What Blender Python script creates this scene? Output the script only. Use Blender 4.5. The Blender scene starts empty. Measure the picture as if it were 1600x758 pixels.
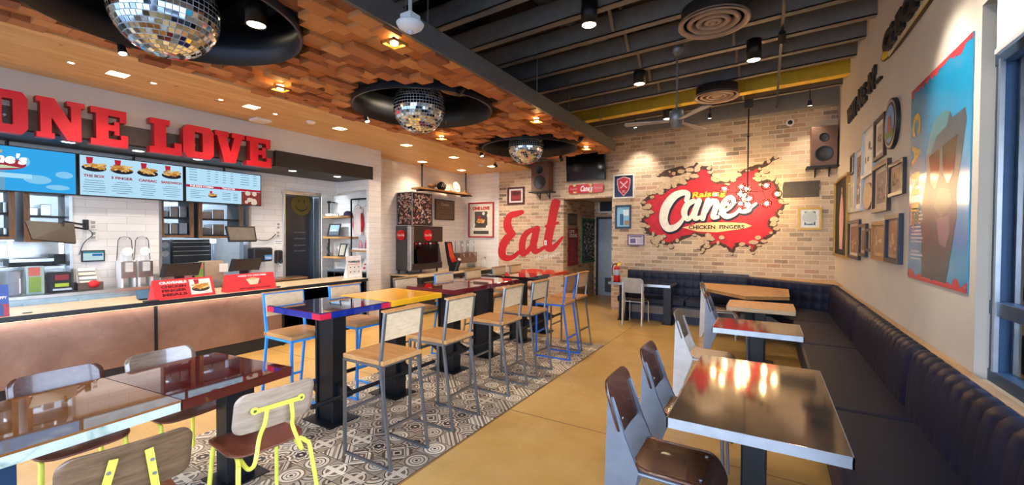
import bpy, bmesh, math, random
import numpy as np
from mathutils import Vector, Matrix
random.seed(7)
PI = math.pi
sc = bpy.context.scene
COL = sc.collection
# ------------------------------------------------------------------ camera (position, yaw, pitch, roll solved from the photograph's vanishing lines)
FPX, CAMH = 661.0, 1.68
def _rot(yaw, pitch, roll):
    cy, sy = math.cos(yaw), math.sin(yaw)
    R0 = np.array([[cy, sy, 0], [0, 0, -1], [-sy, cy, 0]])
    cp, sp = math.cos(pitch), math.sin(pitch)
    Rp = np.array([[1, 0, 0], [0, cp, -sp], [0, sp, cp]])
    cr, sr = math.cos(roll), math.sin(roll)
    Rr = np.array([[cr, -sr, 0], [sr, cr, 0], [0, 0, 1]])
    return Rr @ Rp @ R0
RC = _rot(math.radians(31.03), math.radians(1.07), math.radians(0.26))
cd = bpy.data.cameras.new('camera')
cam = bpy.data.objects.new('camera', cd)
COL.objects.link(cam)
cd.sensor_width = 36.0
cd.lens = 36.0 * FPX / 1600.0
cd.clip_start = 0.02
cd.clip_end = 200
mw = Matrix.Identity(4)
for i in range(3):
    mw[i][0] = RC[0][i]; mw[i][1] = -RC[1][i]; mw[i][2] = -RC[2][i]
mw[2][3] = CAMH
cam.matrix_world = mw
sc.camera = cam
def U(px, py, ax, val):
    """survey helper: where the sight line through a point of the photograph meets a known wall, floor or shelf plane"""
    d = RC.T @ np.array([(px - 800) / FPX, (py - 379) / FPX, 1.0])
    i = 'xyz'.index(ax)
    c = (0, 0, CAMH)
    t = (val - c[i]) / d[i]
    return Vector((d[0] * t, d[1] * t, CAMH + d[2] * t))
# ------------------------------------------------------------------ colour management, world
sc.view_settings.view_transform = 'Standard'
sc.view_settings.look = 'None'
sc.view_settings.gamma = 1.0
sc.view_settings.use_curve_mapping = False
sc.view_settings.exposure = 1.44
sc.cycles.use_denoising = True
sc.cycles.max_bounces = 7
sc.cycles.diffuse_bounces = 4
sc.cycles.glossy_bounces = 4
sc.cycles.transparent_max_bounces = 10
sc.cycles.caustics_reflective = False
sc.cycles.caustics_refractive = False
sc.cycles.sample_clamp_indirect = 6.0
W = bpy.data.worlds.new('sky'); sc.world = W
W.use_nodes = True
wn = W.node_tree
wn.nodes.clear()
wo = wn.nodes.new('ShaderNodeOutputWorld')
wb = wn.nodes.new('ShaderNodeBackground')
wt = wn.nodes.new('ShaderNodeTexCoord')
ws = wn.nodes.new('ShaderNodeSeparateXYZ')
wr = wn.nodes.new('ShaderNodeValToRGB')
wn.links.new(wt.outputs['Generated'], ws.inputs[0])
wn.links.new(ws.outputs['Z'], wr.inputs[0])
wr.color_ramp.elements[0].position = 0.0
wr.color_ramp.elements[0].color = (0.72, 0.82, 0.95, 1)
wr.color_ramp.elements[1].position = 0.6
wr.color_ramp.elements[1].color = (0.34, 0.55, 1.0, 1)
wn.links.new(wr.outputs[0], wb.inputs[0])
wb.inputs[1].default_value = 6.0
wn.links.new(wb.outputs[0], wo.inputs[0])
def lamp(kind, name, loc, power, color=(1, .84, .66), size=.1, target=None, spot=None, blend=.5, size_y=None):
    l = bpy.data.lights.new(name, kind)
    l.energy = power; l.color = color
    if kind == 'AREA':
        if size_y: l.shape = 'RECTANGLE'; l.size_y = size_y
        else: l.shape = 'DISK'
        l.size = size
    elif kind in ('POINT', 'SPOT'): l.shadow_soft_size = size
    if kind == 'SPOT':
        l.spot_size = math.radians(spot or 70); l.spot_blend = blend
    o = bpy.data.objects.new(name, l); COL.objects.link(o); o.location = loc
    if target is not None:
        o.rotation_euler = (Vector(target) - Vector(loc)).to_track_quat('-Z', 'Y').to_euler()
    return o
def portal(loc, sx, sy, rot):
    l = bpy.data.lights.new('window_portal', 'AREA'); l.shape = 'RECTANGLE'; l.size = sx; l.size_y = sy
    l.cycles.is_portal = True
    o = bpy.data.objects.new('window_portal', l); COL.objects.link(o); o.location = loc; o.rotation_euler = rot
# daylight enters by the shop windows: beside the camera on the right and behind it
portal((1.2, 0.25, 1.78), 1.7, 6.4, (0, PI / 2, 0))
portal((-3.0, -2.98, 1.7), 8.0, 2.6, (PI / 2, 0, 0))
# room dimensions
XR, YB, ZS = 1.04, 9.3, 3.3          # right wall, brick wall, slatted ceiling
XF, XL = -2.55, -5.03                 # fascia and far edge of the block ceiling
XK = -7.35                            # tiled wall behind the counter
ZG = 0.80                             # counter tops
# ------------------------------------------------------------------ materials
def hx(s):
    s = s.lstrip('#'); v = [int(s[i:i + 2], 16) / 255 for i in (0, 2, 4)]
    return tuple((c / 12.92 if c <= .04045 else ((c + .055) / 1.055) ** 2.4) for c in v) + (1,)
class NT:
    def __init__(s, name):
        s.m = bpy.data.materials.new(name); s.m.use_nodes = True
        s.t = s.m.node_tree; s.t.nodes.clear()
        s.out = s.t.nodes.new('ShaderNodeOutputMaterial')
    def n(s, typ, **kw):
        nd = s.t.nodes.new(typ)
        for k, v in kw.items():
            if k in nd.inputs: s.set(nd.inputs[k], v)
            else: setattr(nd, k, v)
        return nd
    def set(s, inp, v):
        if isinstance(v, bpy.types.NodeSocket): s.t.links.new(v, inp)
        else: inp.default_value = v
    def math(s, op, a, b=None, c=None):
        nd = s.t.nodes.new('ShaderNodeMath'); nd.operation = op
        s.set(nd.inputs[0], a)
        if b is not None: s.set(nd.inputs[1], b)
        if c is not None: s.set(nd.inputs[2], c)
        return nd.outputs[0]
    def mix(s, f, a, b, mode='MIX'):
        nd = s.t.nodes.new('ShaderNodeMix'); nd.data_type = 'RGBA'; nd.blend_type = mode
        s.set(nd.inputs[0], f); s.set(nd.inputs[6], a); s.set(nd.inputs[7], b)
        return nd.outputs[2]
    def ramp(s, f, stops, interp='LINEAR'):
        nd = s.t.nodes.new('ShaderNodeValToRGB'); cr = nd.color_ramp; cr.interpolation = interp
        while len(cr.elements) < len(stops): cr.elements.new(.5)
        for e, (p, c) in zip(cr.elements, stops): e.position = p; e.color = hx(c) if isinstance(c, str) else c
        s.set(nd.inputs[0], f); return nd.outputs[0]
    def pos(s):
        return s.n('ShaderNodeNewGeometry').outputs['Position']
    def obj(s):
        return s.n('ShaderNodeTexCoord').outputs['Object']
    def sep(s, v):
        nd = s.n('ShaderNodeSeparateXYZ'); s.set(nd.inputs[0], v); return nd.outputs
    def comb(s, x, y, z=0.0):
        nd = s.n('ShaderNodeCombineXYZ'); s.set(nd.inputs[0], x); s.set(nd.inputs[1], y); s.set(nd.inputs[2], z); return nd.outputs[0]
    def noise(s, vec, scale, detail=3.0, rough=.5, dist=0.0):
        nd = s.n('ShaderNodeTexNoise'); s.set(nd.inputs['Vector'], vec)
        nd.inputs['Scale'].default_value = scale; nd.inputs['Detail'].default_value = detail
        nd.inputs['Roughness'].default_value = rough; nd.inputs['Distortion'].default_value = dist
        return nd.outputs[0]
    def scale(s, vec, xyz):
        nd = s.n('ShaderNodeVectorMath', operation='MULTIPLY'); s.set(nd.inputs[0], vec); nd.inputs[1].default_value = xyz
        return nd.outputs[0]
    def bsdf(s, color, rough=.5, metal=0.0, bump=None, bstr=.2, bdist=.01, **kw):
        p = s.t.nodes.new('ShaderNodeBsdfPrincipled')
        s.set(p.inputs['Base Color'], color); s.set(p.inputs['Roughness'], rough); s.set(p.inputs['Metallic'], metal)
        for k, v in kw.items(): s.set(p.inputs[k], v)
        if bump is not None:
            b = s.t.nodes.new('ShaderNodeBump'); b.inputs['Strength'].default_value = bstr; b.inputs['Distance'].default_value = bdist
            s.set(b.inputs['Height'], bump); s.t.links.new(b.outputs[0], p.inputs['Normal'])
        s.t.links.new(p.outputs[0], s.out.inputs[0]); return s.m
_MC = {}
def M(name, col, rough=.5, metal=0.0, var=.08, ns=12.0, coat=0.0):
    """plain surface with a slight procedural variation of its tone and gloss"""
    key = (name,)
    if key in _MC: return _MC[key]
    t = NT(name); c = hx(col) if isinstance(col, str) else col
    nz = t.noise(t.obj(), ns, 2.0)
    d = tuple(max(0, x * (1 - var)) for x in c[:3]) + (1,)
    e = tuple(min(1, x * (1 + var)) for x in c[:3]) + (1,)
    colr = t.ramp(nz, [(.3, d), (.7, e)])
    kw = {'Coat Weight': coat, 'Coat Roughness': .04} if coat else {}
    _MC[key] = t.bsdf(colr, rough, metal, **kw); return _MC[key]
SCALE = .38   # screens are metered so that white stays just below clipping at this exposure
def E(name, col, strength=1.0):
    if strength < 2: strength *= SCALE
    key = ('e' + name,)
    if key in _MC: return _MC[key]
    t = NT(name)
    nd = t.n('ShaderNodeEmission'); nd.inputs[0].default_value = hx(col) if isinstance(col, str) else col; nd.inputs[1].default_value = strength
    t.t.links.new(nd.outputs[0], t.out.inputs[0]); _MC[key] = t.m; return t.m
def wood(name, c1, c2, rough=.45, scale=(1.5, 14, 14), coat=0.0, ns=3.0, spec=None):
    key = (name,)
    if key in _MC: return _MC[key]
    t = NT(name); v = t.scale(t.obj(), scale)
    g = t.noise(v, ns, 5.0, .6, .6)
    col = t.ramp(g, [(.3, c1), (.62, c2)])
    kw = {'Coat Weight': coat, 'Coat Roughness': .05} if coat else {}
    _MC[key] = t.bsdf(col, rough, 0.0, bump=g, bstr=.05, **kw); return _MC[key]
def glassy(name, tint=(1, 1, 1, 1), rough=.02, op=.06, ior=1.45):
    """thin clear pane: see-through with Fresnel reflection"""
    t = NT(name)
    tr = t.n('ShaderNodeBsdfTransparent'); tr.inputs[0].default_value = tint
    gl = t.n('ShaderNodeBsdfGlossy'); gl.inputs['Roughness'].default_value = rough
    fr = t.n('ShaderNodeFresnel'); fr.inputs[0].default_value = ior
    f = t.math('ADD', fr.outputs[0], op)
    mx = t.n('ShaderNodeMixShader'); t.set(mx.inputs[0], f); t.t.links.new(tr.outputs[0], mx.inputs[1]); t.t.links.new(gl.outputs[0], mx.inputs[2])
    t.t.links.new(mx.outputs[0], t.out.inputs[0]); return t.m
def brick_mat(name, axis, stops, mortar, white=.35):
    t = NT(name); p = t.sep(t.pos())
    h = p[0] if axis == 'y' else p[1]
    v = t.comb(h, p[2])
    wob = t.noise(t.pos(), 9.0, 2.0)
    v2 = t.comb(t.math('ADD', h, t.math('MULTIPLY', t.math('SUBTRACT', wob, .5), .012)), t.math('ADD', p[2], t.math('MULTIPLY', t.math('SUBTRACT', wob, .5), .012)))
    b = t.n('ShaderNodeTexBrick'); t.set(b.inputs['Vector'], v2)
    b.inputs['Color1'].default_value = (0, 0, 0, 1); b.inputs['Color2'].default_value = (1, 1, 1, 1); b.inputs['Mortar'].default_value = (0, 0, 0, 1)
    b.inputs['Scale'].default_value = 1.0; b.inputs['Mortar Size'].default_value = .009; b.inputs['Mortar Smooth'].default_value = .3
    b.inputs['Brick Width'].default_value = .235; b.inputs['Row Height'].default_value = .083; b.inputs['Bias'].default_value = 0
    rc = t.ramp(b.outputs[0], stops, 'CONSTANT')
    n1 = t.noise(t.pos(), 28.0, 4.0, .65)
    rc = t.mix(t.ramp(n1, [(.35, (0, 0, 0, 1)), (.8, (.45, .45, .45, 1))]), rc, hx('#d8c0a2'))
    n2 = t.noise(t.pos(), 1.1, 3.0)
    rc = t.mix(t.math('MULTIPLY', t.ramp(n2, [(.35, (0, 0, 0, 1)), (.7, (1, 1, 1, 1))]), white), rc, hx('#e3cdab'))
    col = t.mix(b.outputs[1], rc, hx(mortar))
    hgt = t.math('SUBTRACT', t.math('MULTIPLY', n1, .25), b.outputs[1])
    return t.bsdf(col, .85, bump=hgt, bstr=.5, bdist=.006)
def subway_mat(name, axis):
    t = NT(name); p = t.sep(t.pos()); v = t.comb(p[0] if axis == 'y' else p[1], p[2])
    b = t.n('ShaderNodeTexBrick'); t.set(b.inputs['Vector'], v)
    b.inputs['Color1'].default_value = hx('#e9e6e2'); b.inputs['Color2'].default_value = hx('#dfdcd8'); b.inputs['Mortar'].default_value = hx('#c2bdb6')
    b.inputs['Scale'].default_value = 1.0; b.inputs['Mortar Size'].default_value = .0025; b.inputs['Brick Width'].default_value = .4; b.inputs['Row Height'].default_value = .1
    return t.bsdf(b.outputs[0], .18, bump=t.math('SUBTRACT', 1.0, b.outputs[1]), bstr=.25, bdist=.002)
def concrete_mat():
    t = NT('stained_concrete'); P_ = t.pos()
    n1 = t.noise(P_, .9, 5.0, .6, .4); n2 = t.noise(P_, 7.0, 5.0, .7); n3 = t.noise(P_, 40.0, 3.0, .6)
    c = t.ramp(n1, [(.25, '#b8924f'), (.5, '#c8a15c'), (.78, '#d4b06c')])
    c = t.mix(t.math('MULTIPLY', t.ramp(n2, [(.25, (0, 0, 0, 1)), (.85, (1, 1, 1, 1))]), .4), c, hx('#a47a3e'))
    n4 = t.noise(P_, 2.6, 4.0, .6)
    c = t.mix(t.math('MULTIPLY', t.ramp(n4, [(.4, (0, 0, 0, 1)), (.75, (1, 1, 1, 1))]), .4), c, hx('#dfc083'))
    spk = t.ramp(n3, [(.66, (0, 0, 0, 1)), (.74, (1, 1, 1, 1))])
    patch = t.ramp(n1, [(.52, (0, 0, 0, 1)), (.6, (1, 1, 1, 1))])
    c = t.mix(t.math('MULTIPLY', t.math('MULTIPLY', spk, patch), .25), c, hx('#5d4426'))
    s = t.sep(P_)
    # saw-cut control joints
    j1 = t.math('LESS_THAN', t.math('ABSOLUTE', t.math('SUBTRACT', s[1], 3.45)), .006)
    j2 = t.math('LESS_THAN', t.math('ABSOLUTE', t.math('ADD', s[0], 2.09)), .006)
    j3 = t.math('LESS_THAN', t.math('ABSOLUTE', t.math('SUBTRACT', s[1], 7.2)), .006)
    j4 = t.math('LESS_THAN', t.math('ABSOLUTE', t.math('ADD', s[0], 5.2)), .006)
    j = t.math('MAXIMUM', t.math('MAXIMUM', j1, j2), t.math('MAXIMUM', j3, j4))
    c = t.mix(t.math('MULTIPLY', j, .75), c, hx('#4a3520'))
    r = t.ramp(n2, [(.3, (.27, .27, .27, 1)), (.8, (.33, .33, .33, 1))])
    return t.bsdf(c, r, bump=t.math('SUBTRACT', n3, t.math('MULTIPLY', j, 3.0)), bstr=.06, bdist=.004)
def tile_mat():
    """encaustic tiles, 20 cm, five printed patterns picked per tile"""
    t = NT('encaustic_tile'); s = t.sep(t.pos()); S = 5.0
    fl = lambda x: t.math('FLOOR', x)
    X = t.math('MULTIPLY', t.math('ADD', s[0], 22.10), S); Y = t.math('MULTIPLY', s[1], S)
    cx, cy = fl(X), fl(Y)
    u = t.math('SUBTRACT', t.math('SUBTRACT', X, cx), .5); v = t.math('SUBTRACT', t.math('SUBTRACT', Y, cy), .5)
    au, av = t.math('ABSOLUTE', u), t.math('ABSOLUTE', v)
    wn_ = t.n('ShaderNodeTexWhiteNoise', noise_dimensions='2D'); t.set(wn_.inputs['Vector'], t.comb(cx, cy))
    rnd = wn_.outputs['Value']
    wn2 = t.n('ShaderNodeTexWhiteNoise', noise_dimensions='2D'); t.set(wn2.inputs['Vector'], t.comb(t.math('ADD', cx, 57.3), cy))
    rn2 = wn2.outputs['Value']
    r = t.math('SQRT', t.math('ADD', t.math('MULTIPLY', u, u), t.math('MULTIPLY', v, v)))
    du, dv = t.math('SUBTRACT', .5, au), t.math('SUBTRACT', .5, av)
    rq = t.math('SQRT', t.math('ADD', t.math('MULTIPLY', du, du), t.math('MULTIPLY', dv, dv)))
    dia = t.math('ADD', au, av); mx = t.math('MAXIMUM', au, av); mn = t.math('MINIMUM', au, av)
    star = t.math('MINIMUM', t.math('MULTIPLY', dia, .7071), mx)
    CR, GR, LG, DK, BR = '#f0e3cb', '#7c6d5e', '#b3a48d', '#282120', '#6b533d'
    C = 'CONSTANT'
    p0 = t.ramp(r, [(0, DK), (.06, CR), (.13, GR), (.17, CR), (.26, DK), (.3, CR), (.4, GR), (.46, LG)], C)
    p1 = t.ramp(dia, [(0, DK), (.14, CR), (.22, GR), (.36, CR), (.42, DK), (.47, CR), (.62, BR), (.8, LG)], C)
    p2 = t.ramp(star, [(0, CR), (.05, DK), (.17, CR), (.22, GR), (.3, CR), (.37, BR), (.45, CR)], C)
    p3 = t.ramp(rq, [(0, DK), (.12, CR), (.2, GR), (.3, CR), (.42, DK), (.47, CR), (.56, LG), (.64, CR)], C)
    dg = t.math('FRACT', t.math('MULTIPLY', t.math('ADD', t.math('ADD', u, v), 5.0), 1.0))
    p4 = t.ramp(dg, [(0, CR), (.14, GR), (.3, CR), (.4, DK), (.45, CR), (.62, LG), (.78, CR), (.9, GR)], C)
    th = t.math('MULTIPLY', mn, 1.0)
    p5 = t.mix(t.math('LESS_THAN', mn, .09), t.ramp(r, [(0, GR), (.3, GR), (.31, CR), (.38, DK), (.42, LG)], C), hx(CR))
    def pick(a, b, thr): return t.mix(t.math('GREATER_THAN', rnd, thr), a, b)
    c = pick(p0, p1, .18); c = pick(c, p2, .36); c = pick(c, p3, .54); c = pick(c, p4, .72); c = pick(c, p5, .86)
    c = t.mix(t.math('MULTIPLY', t.math('GREATER_THAN', rn2, .62), .4), c, hx('#6a5a4a'), 'MULTIPLY')
    c = t.mix(t.math('MULTIPLY', t.noise(t.pos(), 22.0, 3.0), .18), c, hx('#8e8171'))
    g = t.math('GREATER_THAN', mx, .487)
    c = t.mix(g, c, hx('#2e2823'))
    return t.bsdf(c, .4, bump=t.math('SUBTRACT', 1.0, g), bstr=.15, bdist=.002)
def slat_mat():
    t = NT('pine_boards'); p = t.pos(); s = t.sep(p)
    row = t.math('FLOOR', t.math('MULTIPLY', s[0], 7.2))
    f = t.math('FRACT', t.math('MULTIPLY', s[0], 7.2))
    w = t.n('ShaderNodeTexWhiteNoise', noise_dimensions='1D'); t.set(w.inputs['W'], row)
    g = t.noise(t.scale(p, (12, 1.2, 1)), 2.0, 5.0, .6, .5)
    kn = t.n('ShaderNodeTexVoronoi'); t.set(kn.inputs['Vector'], t.scale(p, (3.4, 1.5, 1))); kn.inputs['Scale'].default_value = 1.3
    c = t.ramp(g, [(.3, '#dcae6c'), (.65, '#f0cd92')])
    c = t.mix(t.math('MULTIPLY', w.outputs['Value'], .35), c, hx('#bd8445'))
    c = t.mix(t.math('LESS_THAN', kn.outputs['Distance'], .05), c, hx('#5b3413'))
    gap = t.math('LESS_THAN', f, .02)
    c = t.mix(t.math('MULTIPLY', gap, .6), c, hx('#5d3c1c'))
    return t.bsdf(c, .5, bump=t.math('SUBTRACT', g, gap), bstr=.08, bdist=.003)
def block_mat():
    t = NT('end_grain_blocks'); r = t.n('ShaderNodeNewGeometry').outputs['Random Per Island']
    g = t.noise(t.scale(t.pos(), (2, 9, 9)), 3.0, 4.0, .6, .5)
    c = t.ramp(r, [(0, '#7c4220'), (.2, '#b86e38'), (.5, '#c47a40'), (.8, '#e3a15c'), (1, '#94502a')])
    c = t.mix(t.math('MULTIPLY', g, .5), c, hx('#7a4420'), 'MIX')
    return t.bsdf(c, .6, bump=g, bstr=.12, bdist=.004)
def copper_mat():
    t = NT('copper_panel'); p = t.pos()
    n1 = t.noise(p, 2.2, 6.0, .65, .4); n2 = t.noise(p, 16.0, 4.0, .6)
    c = t.ramp(n1, [(.3, '#876a5e'), (.55, '#9d8073'), (.75, '#b09589')])
    return t.bsdf(c, t.ramp(n2, [(.3, (.28, .28, .28, 1)), (.8, (.42, .42, .42, 1))]), .55)
def metal_top_mat():
    t = NT('zinc_table_top'); p = t.obj()
    n1 = t.noise(t.scale(p, (1, 1.6, 1)), 1.3, 2.0, .5, .2); n2 = t.noise(t.scale(p, (1.5, 30, 1)), 6.0, 3.0)
    c = t.ramp(n1, [(.3, '#766d60'), (.6, '#8b8170'), (.8, '#9d9281')])
    r = t.math('ADD', .055, t.math('MULTIPLY', n1, .05))
    return t.bsdf(t.mix(t.math('MULTIPLY', n2, .25), c, hx('#6b6357')), r, .9)
def leather_mat():
    t = NT('navy_leather'); p = t.obj(); n1 = t.noise(p, 90.0, 3.0, .6); n2 = t.noise(p, 2.0, 3.0)
    c = t.ramp(n2, [(.3, '#0d1226'), (.7, '#131a36')])
    return t.bsdf(c, .5, bump=n1, bstr=.1, bdist=.002, **{'Specular IOR Level': .35})
def resin_mat(name, stops, ns=1.6, rough=.04, coat=1.0, spec=.5):
    t = NT(name); n1 = t.noise(t.obj(), ns, 4.0, .6, .8)
    return t.bsdf(t.ramp(n1, stops), rough, **{'Coat Weight': coat, 'Coat Roughness': .02, 'Specular IOR Level': spec})
def mirror_tile_mat():
    t = NT('mirror_facet'); r = t.n('ShaderNodeNewGeometry').outputs['Random Per Island']
    c = t.ramp(r, [(0, '#9aa2a6'), (.5, '#dfe4e6'), (1, '#f6fbfd')])
    return t.bsdf(c, .05, 1.0)
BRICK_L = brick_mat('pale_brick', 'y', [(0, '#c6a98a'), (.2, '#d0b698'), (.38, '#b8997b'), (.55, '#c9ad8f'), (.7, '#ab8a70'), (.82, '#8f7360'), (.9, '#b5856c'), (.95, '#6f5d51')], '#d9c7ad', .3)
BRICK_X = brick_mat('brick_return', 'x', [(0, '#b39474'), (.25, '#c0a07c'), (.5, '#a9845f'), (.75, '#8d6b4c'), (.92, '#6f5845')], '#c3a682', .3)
SUB_X, SUB_Y = subway_mat('white_tile_side', 'x'), subway_mat('white_tile_end', 'y')
CONC, TILE, SLAT, BLOCK, COPPER, ZINC, LEATHER, MIRROR = concrete_mat(), tile_mat(), slat_mat(), block_mat(), copper_mat(), metal_top_mat(), leather_mat(), mirror_tile_mat()
GLASS = glassy('clear_glass'); CLEAR = glassy('clear_plastic', (.95, .96, .97, 1), .05, .03, 1.12)
BLACK = M('black_paint', '#141416', .5); DARK = M('charcoal_steel', '#4a4a4a', .55, .0); WHITE = M('white_paint', '#e8e6e2', .6, var=.03)
CREAMW = M('warm_white_wall', '#cfc8bc', .75, var=.03, ns=3); GREYW = M('soffit_white', '#deddd4', .7, var=.03, ns=3)
SOFF = M('soffit_black', '#2b2724', .55); STEEL = M('stainless', '#b4b8bb', .28, .9); ALU = M('aluminium', '#b9c0c8', .3, .9)
GUN = M('raw_steel_tube', '#8d9298', .32, .85); BLUE = M('blue_enamel', '#3c97e6', .35); YEL = M('yellow_enamel', '#ece95a', .35)
RED = M('sign_red', '#d4242e', .45, var=.03); NAVY = M('navy_paint', '#1d2c44', .5); STEELB = M('black_steel', '#15181d', .4, .3)
PLYD = wood('walnut_ply', '#3a2016', '#5a3426', .25, (1.2, 16, 16), .5); PLYM = wood('grey_walnut_ply', '#7c6350', '#9c806a', .35, (1.5, 3, 14), .5)
PLYG = wood('greyed_ply', '#77716a', '#8f8981', .4); PLYC = wood('pale_ply', '#b59e8a', '#cdb6a0', .4)
OAK = wood('oak_seat', '#a97845', '#c6935a', .4, (1.5, 14, 14), .1); OAKL = wood('limed_oak', '#c6aa84', '#d8c09c', .5, (1.5, 4, 14)); PLYS = wood('seat_walnut_ply', '#5a2c1e', '#7d4531', .3, (1.5, 2, 16), .3); PLYR = wood('brown_walnut_ply', '#56422f', '#7a5f48', .35, (1.5, 2, 16), .2); PLYP = wood('pale_walnut_ply', '#9c8674', '#b8a490', .35, (1.5, 2, 16), .3)
PINE = wood('pine_shelf', '#9a6a35', '#c08d50', .5); BIRCH = wood('birch_counter', '#c9b08c', '#dcc6a2', .35, (14, 1.5, 14), .1)
REDM = M('maroon_red', '#a21f29', .5, var=.05)
# ------------------------------------------------------------------ mesh helpers
def rootloc(o):
    while o is not None and o.parent is not None: o = o.parent
    return Vector((0, 0, 0)) if o is None else o.location.copy()
class MB:
    def __init__(s): s.v = []; s.f = []; s.sm = []
    def add(s, vs, fs, smooth=False):
        n = len(s.v); s.v += [tuple(p) for p in vs]
        for f in fs: s.f.append(tuple(n + i for i in f)); s.sm.append(smooth)
        return s
    def box(s, x0, x1, y0, y1, z0, z1):
        v = [(x0, y0, z0), (x1, y0, z0), (x1, y1, z0), (x0, y1, z0), (x0, y0, z1), (x1, y0, z1), (x1, y1, z1), (x0, y1, z1)]
        return s.add(v, [(0, 3, 2, 1), (4, 5, 6, 7), (0, 1, 5, 4), (1, 2, 6, 5), (2, 3, 7, 6), (3, 0, 4, 7)])
    def obox(s, c, size, R):
        v = [Vector(c) + R @ Vector((sx * size[0] / 2, sy * size[1] / 2, sz * size[2] / 2)) for sz in (-1, 1) for sx, sy in ((-1, -1), (1, -1), (1, 1), (-1, 1))]
        return s.add(v, [(0, 3, 2, 1), (4, 5, 6, 7), (0, 1, 5, 4), (1, 2, 6, 5), (2, 3, 7, 6), (3, 0, 4, 7)])
    def bar(s, p, q, w, h=None, up=(0, 0, 1)):
        """square bar from p to q"""
        p, q = Vector(p), Vector(q); d = (q - p); L = d.length; d.normalize(); h = h or w
        u = Vector(up)
        if abs(d.dot(u)) > .97: u = Vector((0, 1, 0))
        a = d.cross(u).normalized(); b = a.cross(d).normalized()
        R = Matrix((d, a, b)).transposed()
        return s.obox((p + q) / 2, (L, w, h), R)
    def cyl(s, p, q, r, r2=None, n=16, caps=True):
        p, q = Vector(p), Vector(q); d = (q - p).normalized(); r2 = r if r2 is None else r2
        u = Vector((0, 0, 1)) if abs(d.z) < .9 else Vector((1, 0, 0))
        a = d.cross(u).normalized(); b = a.cross(d)
        vs = [c + (a * math.cos(2 * PI * k / n) + b * math.sin(2 * PI * k / n)) * rr for c, rr in ((p, r), (q, r2)) for k in range(n)]
        s.add(vs, [(k, k + n, (k + 1) % n + n, (k + 1) % n) for k in range(n)], True)
        if caps: s.add(vs, [tuple(range(n)), tuple(range(2 * n - 1, n - 1, -1))])
        return s
    def tube(s, pts, r, n=10, close=False):
        pts = [Vector(p) for p in pts]; m = len(pts); vs = []; pa = None
        for i, p in enumerate(pts):
            d = (pts[min(i + 1, m - 1)] - pts[max(i - 1, 0)]).normalized()
            if pa is None:
                u = Vector((0, 0, 1)) if abs(d.z) < .9 else Vector((1, 0, 0)); a = d.cross(u).normalized()
            else: a = (pa - d * pa.dot(d)).normalized()
            pa = a; b = a.cross(d)
            vs += [p + (a * math.cos(2 * PI * k / n) + b * math.sin(2 * PI * k / n)) * r for k in range(n)]
        fs = [(i * n + k, i * n + (k + 1) % n, (i + 1) * n + (k + 1) % n, (i + 1) * n + k) for i in range(m - 1) for k in range(n)]
        s.add(vs, fs, True); s.add(vs, [tuple(range(n - 1, -1, -1)), tuple(range((m - 1) * n, m * n))]); return s
    def lathe(s, prof, c=(0, 0, 0), n=32, smooth=True):
        c = Vector(c); vs = [c + Vector((r * math.cos(2 * PI * k / n), r * math.sin(2 * PI * k / n), z)) for r, z in prof for k in range(n)]
        fs = [(i * n + k, i * n + (k + 1) % n, (i + 1) * n + (k + 1) % n, (i + 1) * n + k) for i in range(len(prof) - 1) for k in range(n)]
        return s.add(vs, fs, smooth)
    def prism(s, pts, off):
        """closed polygon of 3D points pushed along off"""
        pts = [Vector(p) for p in pts]; off = Vector(off); n = len(pts)
        vs = pts + [p + off for p in pts]
        return s.add(vs, [tuple(range(n)), tuple(range(2 * n - 1, n - 1, -1))] + [(k, (k + 1) % n, (k + 1) % n + n, k + n) for k in range(n)])
    def sph(s, c, r, n=16, m=10, sc=(1, 1, 1)):
        c = Vector(c); vs = []; fs = []
        for i in range(m + 1):
            t = PI * i / m
            for k in range(n): vs.append(c + Vector((r * sc[0] * math.sin(t) * math.cos(2 * PI * k / n), r * sc[1] * math.sin(t) * math.sin(2 * PI * k / n), r * sc[2] * math.cos(t))))
        for i in range(m):
            for k in range(n): fs.append((i * n + k, (i + 1) * n + k, (i + 1) * n + (k + 1) % n, i * n + (k + 1) % n))
        return s.add(vs, fs, True)
    def build(s, name, mat, parent=None, loc=None, bevel=0, seg=2, solid=0, sub=0, merge=False):
        L = Vector(loc) if loc is not None else rootloc(parent)
        me = bpy.data.meshes.new(name); me.from_pydata([tuple(Vector(p) - L) for p in s.v], [], s.f)
        me.polygons.foreach_set('use_smooth', s.sm)
        if merge or bevel:
            bm = bmesh.new(); bm.from_mesh(me); bmesh.ops.remove_doubles(bm, verts=bm.verts, dist=1e-5); bm.to_mesh(me); bm.free()
        me.materials.append(mat); me.update()
        o = bpy.data.objects.new(name, me); COL.objects.link(o)
        if parent is not None: o.parent = parent
        else: o.location = L
        if bevel:
            b = o.modifiers.new('bevel', 'BEVEL'); b.width = bevel; b.segments = seg; b.limit_method = 'ANGLE'; b.angle_limit = math.radians(40)
        if sub:
            b = o.modifiers.new('sub', 'SUBSURF'); b.levels = sub; b.render_levels = sub
        if solid:
            b = o.modifiers.new('solid', 'SOLIDIFY'); b.thickness = abs(solid); b.offset = 1 if solid > 0 else -1
        return o
def tag(o, label, cat, group=None):
    o['label'] = label; o['category'] = cat
    if group: o['group'] = group
    return o
def thing(name, label, cat, loc=(0, 0, 0), rz=0, group=None):
    o = bpy.data.objects.new(name, None); o.empty_display_size = .05; COL.objects.link(o)
    o.location = loc; o.rotation_euler = (0, 0, rz); return tag(o, label, cat, group)
def struct(o): o['kind'] = 'structure'; return o
def lab(o, l): o['label'] = l; return o
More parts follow.
